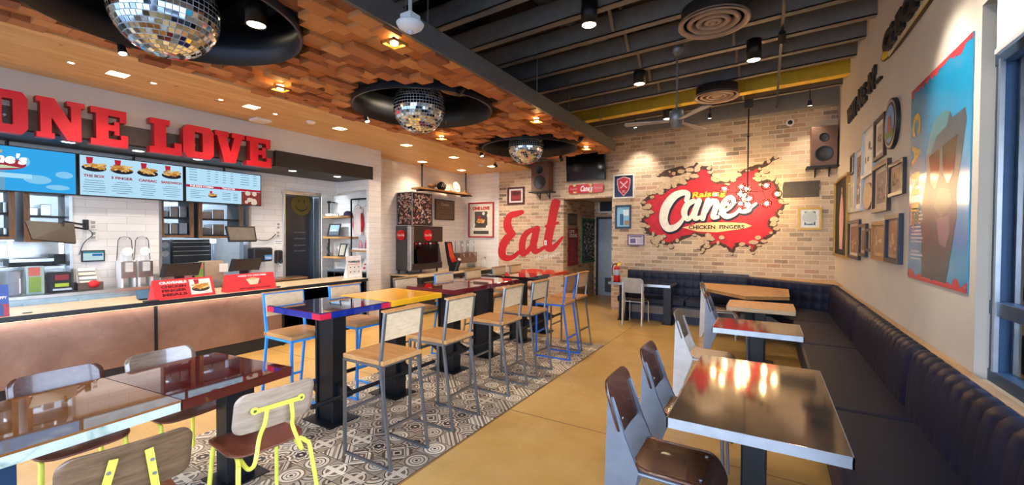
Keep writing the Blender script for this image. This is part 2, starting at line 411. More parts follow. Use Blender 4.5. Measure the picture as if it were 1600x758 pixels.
def copy_tree(o, loc, rz, label, group=None):
    c = o.copy(); COL.objects.link(c); c.location = loc; c.rotation_euler = (0, 0, rz); c['label'] = label
    if group: c['group'] = group
    for ch in o.children:
        d = ch.copy(); COL.objects.link(d); d.parent = c
        for g in ch.children:
            e = g.copy(); COL.objects.link(e); e.parent = d
    return c
def rbox(mb, x0, x1, y0, y1, z0, z1): mb.box(x0, x1, y0, y1, z0, z1); return mb
def B(name, mat, parent, x0, x1, y0, y1, z0, z1, bevel=0, loc=None):
    return MB().box(min(x0, x1), max(x0, x1), min(y0, y1), max(y0, y1), min(z0, z1), max(z0, z1)).build(name, mat, parent, loc=loc, bevel=bevel)
def smooth_pts(P_, n=8, closed=False):
    """Catmull-Rom through points (any dimension)"""
    P_ = [np.array(p, float) for p in P_]; out = []; m = len(P_)
    for i in range(m if closed else m - 1):
        if closed: a, b, c, d = P_[(i - 1) % m], P_[i], P_[(i + 1) % m], P_[(i + 2) % m]
        else: a, b, c, d = P_[max(i - 1, 0)], P_[i], P_[i + 1], P_[min(i + 2, m - 1)]
        for k in range(n):
            t = k / n; out.append(.5 * (2 * b + (c - a) * t + (2 * a - 5 * b + 4 * c - d) * t * t + (3 * b - a - 3 * c + d) * t ** 3))
    if not closed: out.append(P_[-1])
    return out
# flat rectangle in the world: u to the right, v up, d towards the viewer
class Q:
    def __init__(s, bl, br, tr, tl):
        s.bl, s.br, s.tr, s.tl = map(Vector, (bl, br, tr, tl))
        s.n = (s.br - s.bl).cross(s.tl - s.bl).normalized()
        s.w = (s.br - s.bl).length; s.h = (s.tl - s.bl).length
    def p(s, u, v, d=0.0):
        return s.bl * ((1 - u) * (1 - v)) + s.br * (u * (1 - v)) + s.tr * (u * v) + s.tl * ((1 - u) * v) + s.n * d
    def c(s): return s.p(.5, .5)
    def base(s): return s.p(.5, 0)
def QW(ax, val, pl, pr, pt, pb, flip=False):
    """upright rectangle on a wall: pl/pr points of left and right edges, pt/pb of top and bottom edges in the photograph"""
    i = 1 if ax == 'x' else 0
    a = U(*pl, ax, val)[i]; b = U(*pr, ax, val)[i]; t = U(*pt, ax, val)[2]; z = U(*pb, ax, val)[2]
    f = (lambda h, zz: Vector((val, h, zz))) if ax == 'x' else (lambda h, zz: Vector((h, val, zz)))
    return Q(f(a, z), f(b, z), f(b, t), f(a, t))
def rect(mb, q, u0, u1, v0, v1, d, t=0.0):
    P4 = [q.p(u0, v0, d), q.p(u1, v0, d), q.p(u1, v1, d), q.p(u0, v1, d)]
    if t: mb.prism(P4, q.n * t)
    else: mb.add(P4, [(0, 1, 2, 3)])
    return mb
def poly(mb, q, pts, d, t=0.0):
    P_ = [q.p(u, v, d) for u, v in pts]
    if t: mb.prism(P_, q.n * t)
    else: mb.add(P_, [tuple(range(len(P_)))])
    return mb
def disc(mb, q, u, v, r, d, n=20, ry=None, t=0.0, ar=None):
    """ellipse of radius r metres"""
    ry = ry or r
    return poly(mb, q, [(u + r / q.w * math.cos(2 * PI * k / n), v + ry / q.h * math.sin(2 * PI * k / n)) for k in range(n)], d, t)
_TC = {}
def text_mesh(txt, bold=.02):
    if (txt, bold) in _TC: return _TC[(txt, bold)]
    c = bpy.data.curves.new('t', 'FONT'); c.body = txt; c.size = 1; c.offset = bold; c.resolution_u = 3; c.fill_mode = 'FRONT'
    o = bpy.data.objects.new('t', c); COL.objects.link(o)
    dg = bpy.context.evaluated_depsgraph_get(); me = bpy.data.meshes.new_from_object(o.evaluated_get(dg))
    vs = [v.co.copy() for v in me.vertices]; fs = [tuple(p.vertices) for p in me.polygons]
    bpy.data.objects.remove(o); bpy.data.curves.remove(c); bpy.data.meshes.remove(me)
    xs = [v.x for v in vs]; ys = [v.y for v in vs]; x0, x1, y0, y1 = min(xs), max(xs), min(ys), max(ys)
    r = ([((v.x - x0) / (x1 - x0), (v.y - y0) / (y1 - y0)) for v in vs], fs); _TC[(txt, bold)] = r; return r
def text(mb, q, txt, u0, u1, v0, v1, d, bold=.02, slant=0.0, f=None):
    vs, fs = text_mesh(txt, bold)
    if f is None: f = lambda u, v: q.p(u, v, d)
    mb.add([f(u0 + (u1 - u0) * a + slant * b * (v1 - v0) * q.h / q.w if q else u0 + (u1 - u0) * a, v0 + (v1 - v0) * b) for a, b in vs], fs); return mb
_RB = [0]
def ribbon(mb, pts, f, n=8, nv=(0, -1, 0)):
    """brush stroke: pts (x, y, width) smoothed, mapped by f(x, y); a convex quad chain with round ends"""
    S_ = smooth_pts(pts, n); L = []; _RB[0] = (_RB[0] + 1) % 12; nv = Vector(nv); g0 = f; base = _RB[0] * .0001; f = lambda x, y, e=0.0: g0(x, y) + nv * (base + e)
    for i, p in enumerate(S_):
        a = S_[max(i - 1, 0)]; b = S_[min(i + 1, len(S_) - 1)]; t = (b - a)[:2]; l = math.hypot(*t) or 1; nx, ny = -t[1] / l, t[0] / l
        L.append(((p[0] + nx * p[2] / 2, p[1] + ny * p[2] / 2), (p[0] - nx * p[2] / 2, p[1] - ny * p[2] / 2)))
    vs = [f(*q_, i * .000002) for i, pr in enumerate(L) for q_ in pr]
    mb.add(vs, [(2 * i, 2 * i + 1, 2 * i + 3, 2 * i + 2) for i in range(len(L) - 1)])
    for e_, p in ((-.00002, S_[0]), (.00045, S_[-1])):
        mb.add([f(p[0] + p[2] / 2 * math.cos(2 * PI * k / 14), p[1] + p[2] / 2 * math.sin(2 * PI * k / 14), e_) for k in range(14)], [tuple(range(14))])
    return mb
# ================================================================== THE ROOM
def S(name, mat, x0, x1, y0, y1, z0, z1): return struct(B(name, mat, None, x0, x1, y0, y1, z0, z1, loc=(0, 0, 0)))
S('floor', CONC, -9.5, 1.3, -3.0, 12.2, -.2, 0)
S('trim_1', TILE, -4.02, -2.10, -3.0, 6.24, 0, .004)
o = S('ground_outside', M('asphalt', '#8a8a88', .9), -30, 40, -40, 40, -.4, -.21)
# right wall with the long shop window
wy = 3.476
S('wall_right', CREAMW, XR, XR + .16, wy, YB + .2, -.0, 5.4)
struct(B('wall_right_upper', CREAMW, None, XR, XR + .16, -3, wy, 3.0, 5.4, loc=(0, 0, 0)))
struct(B('wall_right_lower', CREAMW, None, XR, XR + .16, -3, wy, 0, .86, loc=(0, 0, 0)))
FRM = M('window_frame_blue', '#24425f', .4, .2)
mb = MB()
for a, b in ((3.404, 3.476), (1.2, 1.28), (-.9, -.82), (-2.95, -2.87)): mb.box(1.10, 1.17, a, b, .86, 3.0)
mb.box(1.095, 1.175, -2.95, 3.476, 2.64, 3.0); mb.box(1.095, 1.175, -2.95, 3.476, 1.24, 1.32); mb.box(1.095, 1.175, -2.95, 3.476, .86, .93)
win = struct(mb.build('window_1', FRM, None, (0, 0, 0), bevel=.004))
struct(B('window_1_glass', GLASS, win, 1.133, 1.139, -2.95, 3.476, .9, 2.7))
mb = MB().box(1.085, 1.105, 3.375, 3.40, .93, 2.66); struct(mb.build('window_1_stop', ALU, win))
# shop front behind the camera
S('wall_front', CREAMW, -9.5, XR + .16, -3.2, -3, 3.0, 5.4)
S('wall_front_lower', CREAMW, -9.5, XR + .16, -3.2, -3, 0, .3)
S('wall_front_left', CREAMW, -9.5, -7.2, -3.2, -3, .3, 3.0)
mb = MB()
for x in (-7.2, -5.2, -3.2, -1.2, .8): mb.box(x - .04, x + .04, -3.12, -3.04, .3, 3.0)
struct(mb.build('window_2', FRM, None, (0, 0, 0)))
struct(B('window_2_glass', GLASS, None, -7.2, XR, -3.09, -3.084, .3, 3.0, loc=(0, 0, 0)))
# brick wall, with the passage to the rest rooms
xa, xb = -4.16, -2.98
mb = MB().box(-6.0, xa, YB, YB + .2, 0, 5.4).box(xb, XR + .16, YB, YB + .2, 0, 5.4).box(xa, xb, YB, YB + .2, 2.53, 5.4)
BRICK_R = BRICK_L
struct(mb.build('wall_back', BRICK_L, None, (0, 0, 0)))
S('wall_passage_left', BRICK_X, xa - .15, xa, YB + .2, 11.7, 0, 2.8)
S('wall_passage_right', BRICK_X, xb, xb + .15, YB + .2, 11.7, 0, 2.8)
S('wall_passage_end', BRICK_L, xa, xb, 11.4, 11.6, 0, 2.8)
S('ceiling_passage', CREAMW, xa, xb, YB + .2, 11.6, 2.6, 2.8)
# tiled walls around the drink station and the counter
S('wall_tiled_end', SUB_Y, -7.25, -6.0, YB, YB + .2, 0, 3.6)
S('wall_tiled_side', SUB_X, -7.25, -7.05, 5.75, YB, 0, 3.6)
# column and end wall with the display niche
ny0, ny1 = 5.45, 5.75
q0 = U(497, 302, 'y', ny0); q1 = U(583, 293, 'y', ny0)
NX0, NX1, NZ = -7.85, -6.50, 2.52
S('wall_niche_back', SUB_Y, -8.0, NX1, 5.71, 5.75, 0, NZ)
S('wall_niche_left', SUB_X, -8.0, NX0, ny0, 5.71, 0, NZ)
S('wall_niche_front', SUB_X, NX1, -6.435, ny0, ny1, 0, 3.295)
S('wall_niche_top', SUB_Y, -8.0, NX1, ny0, 5.75, NZ, 3.3)
# tiled wall behind the counter, with two pass-through openings and the doorway
def yk(px, x=XK): return U(px, 330, 'x', x)[1]
K1, K2, K3, K4 = yk(113), yk(248), yk(391), yk(445)
K5 = yk(497); zt = 2.45
z_sill = .95
mb = MB()
mb.box(XK - .15, XK, K1, K2, 0, zt).box(XK - .15, XK, K3, K4, 0, zt)
mb.box(XK - .15, XK, -3, ny0, zt, 3.3).box(XK - .15, XK, -3, K1, 0, z_sill).box(XK - .15, XK, K2, K3, 0, z_sill)
struct(mb.build('wall_left', SUB_X, None, (0, 0, 0)))
mb = MB()
for y in (K1 - .03, K2, K3 - .03): mb.box(XK - .16, XK + .012, y, y + .03, z_sill, zt)
struct(mb.build('trim_2', STEEL, None, (0, 0, 0)))
KD = M('kitchen_grey', '#6d7883', .5)
S('wall_kitchen', M('kitchen_wall', '#55606a', .5), -9.4, -9.3, -3, 6.3, 0, 3.3)
S('ceiling_kitchen', M('kitchen_ceiling', '#8a9096', .7), -9.4, XK - .15, -3, 6.3, 2.9, 3.0)
mb = MB()
y1 = U(497, 300, 'x', XK)[1]
mb.box(XK - .17, XK + .03, K4 - .04, K4, 0, 2.42).box(XK - .17, XK + .03, K5, K5 + .05, 0, 2.42).box(XK - .17, XK + .04, K4 - .06, K5 + .05, 2.38, 2.45)
struct(mb.build('trim_3', STEEL, None, (0, 0, 0), bevel=.003))
# dropped ceiling: pine boards, soffit over the counter
XW = -6.45
mb = MB().box(XW, XL, -3, YB, ZS, ZS + .06).box(-7.3, XW, 5.45, YB, ZS, ZS + .06)
struct(mb.build('ceiling', SLAT, None, (0, 0, 0)))
S('soffit_wall', GREYW, XK, XW, -3, 5.52, 2.94, ZS)
SE = U(583, 270, 'x', XW + .03)[1]
ys = 3.68
mb = MB().box(XK, XW + .03, ys, SE, 2.71, 2.95)
mb.box(XK, XW - .05, -3, ys, 2.71, 2.95)
struct(mb.build('trim_4', SOFF, None, (0, 0, 0), bevel=.003))
S('trim_5', M('bronze_band', '#75675a', .5), XW - .05, XW - .035, -3, ys, 2.73, 2.95)
# wood-block ceiling with three round openings
HC = [(-3.8, 1.4), (-3.8, 4.1), (-3.8, 6.92)]; HR = .88
YE = 8.05
mb = MB(); rb = random.Random(3)
bx, by = .155, .2
nx = int(round((XF - XL) / bx)); bx = (XF - XL) / nx
for i in range(nx):
    for j in range(-16, 42):
        x0 = XL + i * bx; y0 = j * by + (by / 2 if i % 2 else 0); y1 = min(y0 + by, YE)
        if y0 >= YE - .02: continue
        cx_, cy_ = x0 + bx / 2, (y0 + y1) / 2
        if any(math.hypot(cx_ - hx_, cy_ - hy_) < HR + .07 for hx_, hy_ in HC): continue
        dz = rb.choice((0, .012, .024, .04, .058)); g = .0015
        mb.box(x0 + g, x0 + bx - g, y0 + g, y1 - g, ZS + .05 - .02 - dz, ZS + .07)
struct(mb.build('ceiling_blocks', BLOCK, None, (0, 0, 0), bevel=0))
# backing above the blocks: plates around the openings
bk = MB()
def plate(mb, x0, x1, y0, y1, cx_, cy_, r, z0, z1, n=48):
    for k in range(n):
        a0, a1 = 2 * PI * k / n, 2 * PI * (k + 1) / n
        def edge(a):
            c, s_ = math.cos(a), math.sin(a); t = 1e9
            if c > 1e-9: t = min(t, (x1 - cx_) / c)
            if c < -1e-9: t = min(t, (x0 - cx_) / c)
            if s_ > 1e-9: t = min(t, (y1 - cy_) / s_)
            if s_ < -1e-9: t = min(t, (y0 - cy_) / s_)
            return (cx_ + c * t, cy_ + s_ * t)
        i0 = (cx_ + r * math.cos(a0), cy_ + r * math.sin(a0)); i1 = (cx_ + r * math.cos(a1), cy_ + r * math.sin(a1))
        mb.prism([(*i0, z0), (*i1, z0), (*edge(a1), z0), (*edge(a0), z0)], (0, 0, z1 - z0))
cuts = [-3.0, 0.2, 2.75, 5.5, 8.05]
bk.box(XL, XF, cuts[0], cuts[1], ZS + .06, ZS + .12)
for (hx_, hy_), a, b in zip(HC, cuts[1:4], cuts[2:5]): plate(bk, XL, XF, a, b, hx_, hy_, HR, ZS + .06, ZS + .12)
struct(bk.build('ceiling_backing', M('backing_black', '#1c1a18', .8), None, (0, 0, 0)))
for hx_, hy_ in HC:
    r_ = MB().lathe([(HR, -.035), (HR, .34), (HR - .02, .34), (HR - .02, -.035), (HR, -.035)], (hx_, hy_, ZS), 64)
    struct(r_.build('trim_6', M('ring_black', '#11161f', .45), None, (0, 0, 0)))
mb = MB().box(XF, XF + .035, -3, YE, ZS - .0, ZS + .19)
mb.box(XL, XF, YE, YE + .03, ZS + .02, ZS + .19)
struct(mb.build('trim_7', M('fascia_grey', '#5b5957', .5), None, (0, 0, 0)))
# roof: sloping deck on channel joists
def zr(x): return 3.97 + .037 * (x + 3.2)
JY = [(-2.1, 0), (-1.45, 0), (-.8, 0), (-.15, 0), (.5, 0), (1.15, 0), (1.8, 0), (2.45, 0), (3.1, 0), (3.72, 0), (4.36, 0), (4.98, 0), (5.63, 0), (6.25, 0), (6.87, 0), (7.5, 0), (8.1, 1), (8.78, 0)]
JM = M('joist_grey', '#837e77', .5, .0); JYM = M('joist_yellow', '#ecc83a', .5)
for y, yel in JY:
    mb = MB(); m = JYM if yel else JM; w = .1 if not yel else .2
    xs0, xs1 = -7.0, XR; off = .06 if not yel else 0
    def slab(ya, yb, za, zb):
        v = [(xs0, ya, zr(xs0) + za), (xs1, ya, zr(xs1) + za), (xs1, yb, zr(xs1) + za), (xs0, yb, zr(xs0) + za), (xs0, ya, zr(xs0) + zb), (xs1, ya, zr(xs1) + zb), (xs1, yb, zr(xs1) + zb), (xs0, yb, zr(xs0) + zb)]
        mb.add(v, [(0, 3, 2, 1), (4, 5, 6, 7), (0, 1, 5, 4), (1, 2, 6, 5), (2, 3, 7, 6), (3, 0, 4, 7)])
    if yel: slab(y - .02, y + .16, off, off + .26)
    else:
        slab(y, y + w, off, off + .014); slab(y, y + .018, off, off + .25); slab(y, y + w * .6, off + .24, off + .25)
    o = struct(mb.build('ceiling_joist', m, None, (0, 0, 0)))
mb = MB()   # last ledger against the brick
mb.add([(-7, 9.12, zr(-7) - .1), (XR, 9.12, zr(XR) - .17), (XR, 9.3, zr(XR) - .17), (-7, 9.3, zr(-7) - .1), (-7, 9.12, zr(-7) + .25), (XR, 9.12, zr(XR) + .25), (XR, 9.3, zr(XR) + .25), (-7, 9.3, zr(-7) + .25)], [(0, 3, 2, 1), (4, 5, 6, 7), (0, 1, 5, 4), (1, 2, 6, 5), (2, 3, 7, 6), (3, 0, 4, 7)])
struct(mb.build('ceiling_ledger', JM, None, (0, 0, 0)))
# open-web bridging between joists and the deck above
mb = MB()
for k in range(17):
    y0 = JY[k][0] + .05; y1 = JY[k + 1][0] + .02
    for x in (-4.4, -1.6, -.4):
        if x > -2 and (k in (8, 15)): continue
        mb.bar((x, y0, zr(x) + .08), (x + .02, y1, zr(x) + .62), .035); mb.bar((x, y1, zr(x) + .08), (x + .02, y0, zr(x) + .62), .035)
struct(mb.build('ceiling_bridging', JM, None, (0, 0, 0)))
S('roof', M('roof_deck', '#3a3029', .8), -9.6, XR + .3, -3.4, YB + .3, 5.0, 5.1)
S('wall_outer_left', M('outer_dark', '#3a3733', .8), -9.55, -9.4, -3.2, 12, 0, 5.1)
mb = MB().box(-9.5, XK, -3, YB, ZS + .0, ZS + .06)
struct(mb.build('ceiling_upper_left', M('upper_dark', '#2e2c2a', .8), None, (0, 0, 0)))
S('wall_outer_back', M('outer_dark', '#3a3733', .8), -9.5, -6.0, YB + .2, YB + .3, 0, 5.1)
# round spiral ducts above the joists
DUCT = M('galvanised_duct', '#a8a49c', .28, .9)
def duct(p, q, r, label, step=.12):
    p, q = Vector(p), Vector(q); n = int((q - p).length / step); mb = MB(); prof = []
    a = (q - p).normalized(); u = Vector((0, 0, 1)); b = a.cross(u).normalized(); c = b.cross(a); N = 28; vs = []
    for i in range(n * 3 + 1):
        t = i / (n * 3); rr = r * (1.03 if i % 3 == 0 else 1.0)
        vs += [p.lerp(q, t) + (b * math.cos(2 * PI * k / N) + c * math.sin(2 * PI * k / N)) * rr for k in range(N)]
    mb.add(vs, [(i * N + k, i * N + (k + 1) % N, (i + 1) * N + (k + 1) % N, (i + 1) * N + k) for i in range(n * 3) for k in range(N)], True)
    return tag(mb.build('air_duct', DUCT, None, p, merge=False), label, 'duct')
duct((-2.15, 1.6, 4.57), (-2.15, 8.3, 4.57), .26, 'round galvanised spiral duct running above the joists beside the wood-block ceiling')
duct((-1.85, 2.8, 4.46), (.9, 2.8, 4.56), .17, 'galvanised spiral duct crossing above the joists near the large round diffuser')
tag(B('air_handler', M('unit_black', '#131313', .6), None, -4.15, -3.35, 4.3, 4.95, 4.34, 4.8, .01, loc=(-3.75, 4.6, 4.34)), 'black square unit above the joists over the edge of the block ceiling', 'air unit')
duct((-1.85, 7.8, 4.46), (-.6, 7.8, 4.48), .13, 'short flexible metal duct above the joists leading to the far diffuser')
# ================================================================== SEATING AND TABLES
def rrect_shell(W2, H2, R, f, nu=14, nv=16, arc=7):
    """grid over a rounded rectangle (half sizes W2 across, H2 along), mapped by f(s, t) -> 3D; returns MB surface"""
    ts = []
    for k in range(arc + 1): ts.append(-H2 + R * (1 - math.cos(PI / 2 * k / arc)))
    for k in range(1, nv): ts.append(-H2 + R + (2 * H2 - 2 * R) * k / nv)
    for k in range(arc, -1, -1): ts.append(H2 - R * (1 - math.cos(PI / 2 * k / arc)))
    mb = MB(); vs = []
    for t in ts:
        e = max(0, abs(t) - (H2 - R)); w = W2 - (R - math.sqrt(max(0, R * R - e * e)))
        for k in range(nu + 1): vs.append(f(-w + 2 * w * k / nu, t))
    n = nu + 1
    mb.add(vs, [(i * n + k, i * n + k + 1, (i + 1) * n + k + 1, (i + 1) * n + k) for i in range(len(ts) - 1) for k in range(nu)], True)
    return mb
# ---- dining chair with folded sheet-metal rear legs (faces +x)
def make_blade_chair(label, frame_mat, seat_mat, back_mat, group=None):
    t = thing('dining_chair', label, 'chair', group=group)
    def seat(s, u):          # s across y, u along x
        z = .455 + .010 * (s / .2) ** 2
        if u > .10: z -= .55 * (u - .10) ** 2 / .12 * 1.6
        if u < -.12: z += .03 * ((-u - .12) / .1) ** 2
        return (u, s, z)
    rrect_shell(.2, .215, .07, lambda s, u: seat(s, u)).build('seat', seat_mat, t, solid=.011)
    def back(s, u):          # u along height
        zz = .745 + u; x = -.285 - (zz - .6) * .32 + .25 * s * s * 1.2 - .03
        return (x + .035, s, zz)
    rrect_shell(.205, .14, .075, back).build('backrest', back_mat, t, solid=-.011)
    for sy in (-1, 1):
        prof = [(-.365, 0), (-.335, 0), (-.19, .40), (-.185, .445), (-.255, .60), (-.325, .80), (-.345, .80), (-.35, .62)]
        mb = MB(); y = sy * .178
        mb.prism([(x, y - .011, z) for x, z in prof], (0, .022, 0))
        mb.build('rear_leg', frame_mat, t, bevel=.004)
        mb = MB().tube([(-.2, sy * .178, .432), (.10, sy * .178, .432), (.135, sy * .178, .42), (.15, sy * .178, .39), (.165, sy * .18, 0.0)], .0105, 10)
        mb.build('front_leg', frame_mat, t)
    MB().tube([(-.2, -.17, .425), (-.2, .17, .425)], .009).tube([(.1, -.17, .428), (.1, .17, .428)], .009).build('cross_bar', frame_mat, t)
    for sy in (-1, 1):
        MB().sph((.11, sy * .13, .462), .009, 10, 6, (1, 1, .5)).build('screw', ALU, t); MB().sph((-.272, sy * .165, .70), .008, 10, 6, (.5, 1, 1)).build('screw', ALU, t)
    return t
WHF = M('white_enamel', '#d9dbdc', .35); GREYF = M('grey_enamel_legs', '#7c8491', .35, .35)
ca = make_blade_chair('walnut and grey metal chair, the closest one to the zinc table near edge', GREYF, PLYD, PLYD)
ca.location = (-.375, 2.40, 0)
copy_tree(ca, (-.375, 3.14, 0), 0, 'walnut and grey metal chair half under the large zinc table, behind the closest walnut chair')
copy_tree(ca, (-.36, 6.55, 0), 0, 'walnut chair with grey legs tucked under the smaller zinc table, seen edge-on')
cw = make_blade_chair('white-framed chair with taupe back and pale seat standing alone behind the large zinc table', WHF, PLYC, PLYG)
cw.location = (-.44, 4.75, 0)
copy_tree(cw, (-.57, 7.80, 0), 0, 'white-framed chair with taupe back at the six-sided wooden table')
cb = make_blade_chair('white-framed chair with grey back seen from behind at the two-post table', WHF, M('dark_seat', '#4b4038', .4), M('pale_grey_back', '#b9b8b6', .45))
cb.location = (-2.12, 8.20, 0); cb.rotation_euler = (0, 0, PI / 2)
# ---- zinc and wood tables along the banquette
def ped_table(name, label, x0, x1, y0, y1, top_mat, edge_mat, th=.05, z=.76):
    cx_, cy_ = (x0 + x1) / 2, (y0 + y1) / 2
    t = thing(name, label, 'table', (cx_, cy_, 0))
    B('table_top', top_mat, t, x0 + .002, x1 - .002, y0 + .002, y1 - .002, z - th, z, .002)
    mb = MB(); e = .004
    for a in ((x0, x1, y0, y0 + e), (x0, x1, y1 - e, y1), (x0, x0 + e, y0, y1), (x1 - e, x1, y0, y1)): mb.box(a[0] - (.002), a[1] + .002, a[2] - .002, a[3] + .002, z - th - .001, z - .0015)
    mb.build('edge_band', edge_mat, t)
    mb = MB().box(cx_ - .06, cx_ + .06, cy_ - .05, cy_ + .05, .01, z - th); mb.box(cx_ - .066, cx_ - .058, cy_ - .06, cy_ + .06, .01, z - th).box(cx_ + .058, cx_ + .066, cy_ - .06, cy_ + .06, .01, z - th)
    mb.build('post', STEELB, t, bevel=.003)
    MB().box(cx_ - .16, cx_ + .16, cy_ - .12, cy_ + .12, 0, .012).build('base_plate', STEELB, t, bevel=.002)
    B('mounting_plate', STEELB, t, cx_ - .15, cx_ + .15, cy_ - .2, cy_ + .2, z - th - .012, z - th - .001)
    for a in (-.035, .035): MB().cyl((cx_ + a, cy_ - .05, z - th - .04), (cx_ + a, cy_ - .064, z - th - .04), .009, n=8).build('bolt', STEELB, t)
    return t
ped_table('dining_table', 'large zinc-topped table reflecting the pendant bulbs, closest to the camera by the banquette', -.42, .325, 2.225, 3.55, ZINC, ALU)
ped_table('dining_table', 'smaller square zinc-topped table in the middle of the banquette row', -.455, .305, 4.66, 5.28, ZINC, ALU)
LW = wood('table_oak', '#b8854c', '#d2a266', .35, (14, 1.5, 14), .2)
ped_table('dining_table', 'light wood square table between the zinc table and the six-sided table', -.44, .32, 6.14, 6.84, LW, OAKL)
# six-sided table with live grain top
hexp = [U(*p, 'z', .76) for p in ((1094, 449), (1165, 463), (1233, 464), (1231, 452), (1176, 442.5), (1104, 440.5))]
hb = Vector((-.3, 8.35, 0))
t = thing('dining_table', 'long six-sided wooden table standing in the corner of the banquette', 'table', hb)
MB().prism([(p.x, min(p.y, 8.95), .71) for p in hexp], (0, 0, .05)).build('table_top', LW, t, bevel=.008)
for dx in (-.0,): B('post', STEELB, t, hb.x + .0, hb.x + .12, hb.y - .08, hb.y + .08, .01, .71, .003)
B('base_plate', STEELB, t, hb.x - .12, hb.x + .24, hb.y - .16, hb.y + .16, 0, .012)
# two-post table in front of the rear bench
t = thing('dining_table', 'narrow zinc-edged table on two square posts carrying the fire extinguisher', 'table', (-2.05, 8.45, 0))
B('table_top', ZINC, t, -2.66, -1.50, 8.12, 8.78, .715, .76, .003)
mb = MB().box(-2.665, -1.495, 8.115, 8.12, .712, .758).box(-2.665, -2.66, 8.115, 8.785, .712, .758).box(-1.50, -1.495, 8.115, 8.785, .712, .758); mb.build('edge_band', ALU, t)
for x in (-2.42, -1.58):
    B('post', STEELB, t, x - .07, x + .07, 8.28, 8.42, .012, .715, .003); B('base_plate', STEELB, t, x - .1, x + .1, 8.25, 8.45, 0, .012, .002)
# ---- banquette
SEGY = [2.95 - 1.75, 2.55, 3.95, 6.13, 7.75]
bq = thing('banquette', 'navy leather banquette running along the grey wall and the brick wall', 'bench seat', (.7, 5, 0))
B('plinth', NAVY, bq, .40, 1.02, .6, 8.4, 0, .30, .003)
MB().box(-2.58, .40, 8.56, 9.28, 0, .16).build('plinth', NAVY, bq)
B('kick_board', M('weathered_board', '#8b837d', .6), bq, -2.58, .42, 8.54, 8.56, .14, .29)
B('plinth', NAVY, bq, -2.58, .42, 8.56, 9.28, .28, .34)
ysx = [.6, 1.7, 3.74, 5.84, 7.35]
for a, b in zip(ysx[:-1], ysx[1:]): B('seat_cushion', LEATHER, bq, .335, .90, a + .003, b - .003, .30, .46, .03)
mb = MB().prism([(.335, 7.356, .32), (.90, 7.356, .32), (.90, 8.75, .32), (.30, 9.1, .32), (-.2, 9.1, .32), (-.2, 8.40, .32), (.1, 8.33, .32)], (0, 0, .14)); mb.build('seat_cushion', LEATHER, bq, bevel=.025)
for a, b in ((-2.57, -1.3), (-1.294, -.206)): B('seat_cushion', LEATHER, bq, a, b, 8.40, 9.1, .34, .46, .025)
# channelled backs on the right-hand wall
def channel_back(y0, y1, pitch=.125):
    prof = [(.85, .44), (.855, .58), (.868, .72), (.880, .80), (.900, .855), (.93, .885), (.965, .893), (.99, .87)]
    n = int((y1 - y0) / pitch); mb = MB(); vs = []; per = 6; N = n * per
    for i in range(N + 1):
        y = y0 + (y1 - y0) * i / N; ph = abs(math.sin(PI * i / per)); e = min(1, min(i, N - i) / 4) ** .5
        k = .016 * (ph ** .5)
        for j, (x, z) in enumerate(prof):
            jj = (.25, .35, .7, 1, 1.2, 1.1, 1, 1)[j]
            vs.append((x + (1 - e) * .03 - k * jj * (.75 if j < 6 else .2), y, z - (1 - e) * .02 + (k * .6 if j in (4, 5, 6) else 0)))
    m = len(prof)
    mb.add(vs, [(i * m + j, (i + 1) * m + j, (i + 1) * m + j + 1, i * m + j + 1) for i in range(N) for j in range(m - 1)], True)
    o = mb.build('back_cushion', LEATHER, bq); return o
for a, b in ((.6, 2.2), (2.204, 4.03), (4.034, 6.2), (6.204, 8.45)): channel_back(a, b)
MB().box(.90, 1.0, .6, 8.45, .3, .86).build('back_frame', NAVY, bq)
def quilt_back(p, q, z0, z1, th=.10):
    """quilted back panel with a grid of stitched squares, standing on the line p-q, front to the right of p->q"""
    p, q = Vector((*p, 0)), Vector((*q, 0)); L = (q - p).length; d = (q - p).normalized(); nrm = Vector((d.y, -d.x, 0))
    nu = max(2, int(L / .155)); nv = 3; per = 6; mb = MB(); vs = []; NU, NV = nu * per, nv * per
    for j in range(NV + 1):
        for i in range(NU + 1):
            a = abs(math.sin(PI * i / per)) ** .45; b = abs(math.sin(PI * j / per)) ** .45
            k = .014 * a * b; v = j / NV
            pt = p + d * (L * i / NU) + nrm * (th * (1 - .28 * v) + k - (.03 if j == NV else 0)); pt.z = z0 + (z1 - z0) * v
            vs.append(pt)
    mb.add(vs, [(j * (NU + 1) + i, j * (NU + 1) + i + 1, (j + 1) * (NU + 1) + i + 1, (j + 1) * (NU + 1) + i) for j in range(NV) for i in range(NU)], True)
    a = [p, q, q + nrm * (th * .72 - .03), p + nrm * (th * .72 - .03)]
    mb.prism([(v.x, v.y, z1 - .001) for v in a], (0, 0, -.05))
    e0 = [(p.x, p.y, z0), tuple(p + nrm * th + Vector((0, 0, z0))), tuple(p + nrm * (th * .72) + Vector((0, 0, z1))), (p.x, p.y, z1)]
    mb.prism(e0, d * .01); e1 = [Vector(v) + (q - p) for v in e0]; mb.prism(e1, d * -.01)
    return mb.build('back_cushion', LEATHER, bq)
quilt_back((-2.57, 9.22), (-1.12, 9.22), .44, .93); quilt_back((-1.11, 9.22), (-.28, 9.22), .44, .92)
quilt_back((-.28, 9.22), (.96, 8.5), .44, .90)
B('back_frame', NAVY, bq, -2.57, -.28, 9.2, 9.29, .3, .93)
RAIL = wood('ledge_oak', '#b28c62', '#cba67a', .45, (14, 1.5, 14))
mb = MB().box(.985, XR, .6, 8.45, .85, .885); mb.prism([(.985, 8.45, .85), (XR, 8.45, .85), (XR, 9.29, .85), (-.30, 9.29, .85), (-.24, 9.24, .85)], (0, 0, .05))
tag(mb.build('wooden_ledge', RAIL, None, (1.0, 5, .85), bevel=.003), 'narrow wooden ledge capping the banquette back along the grey wall', 'ledge')
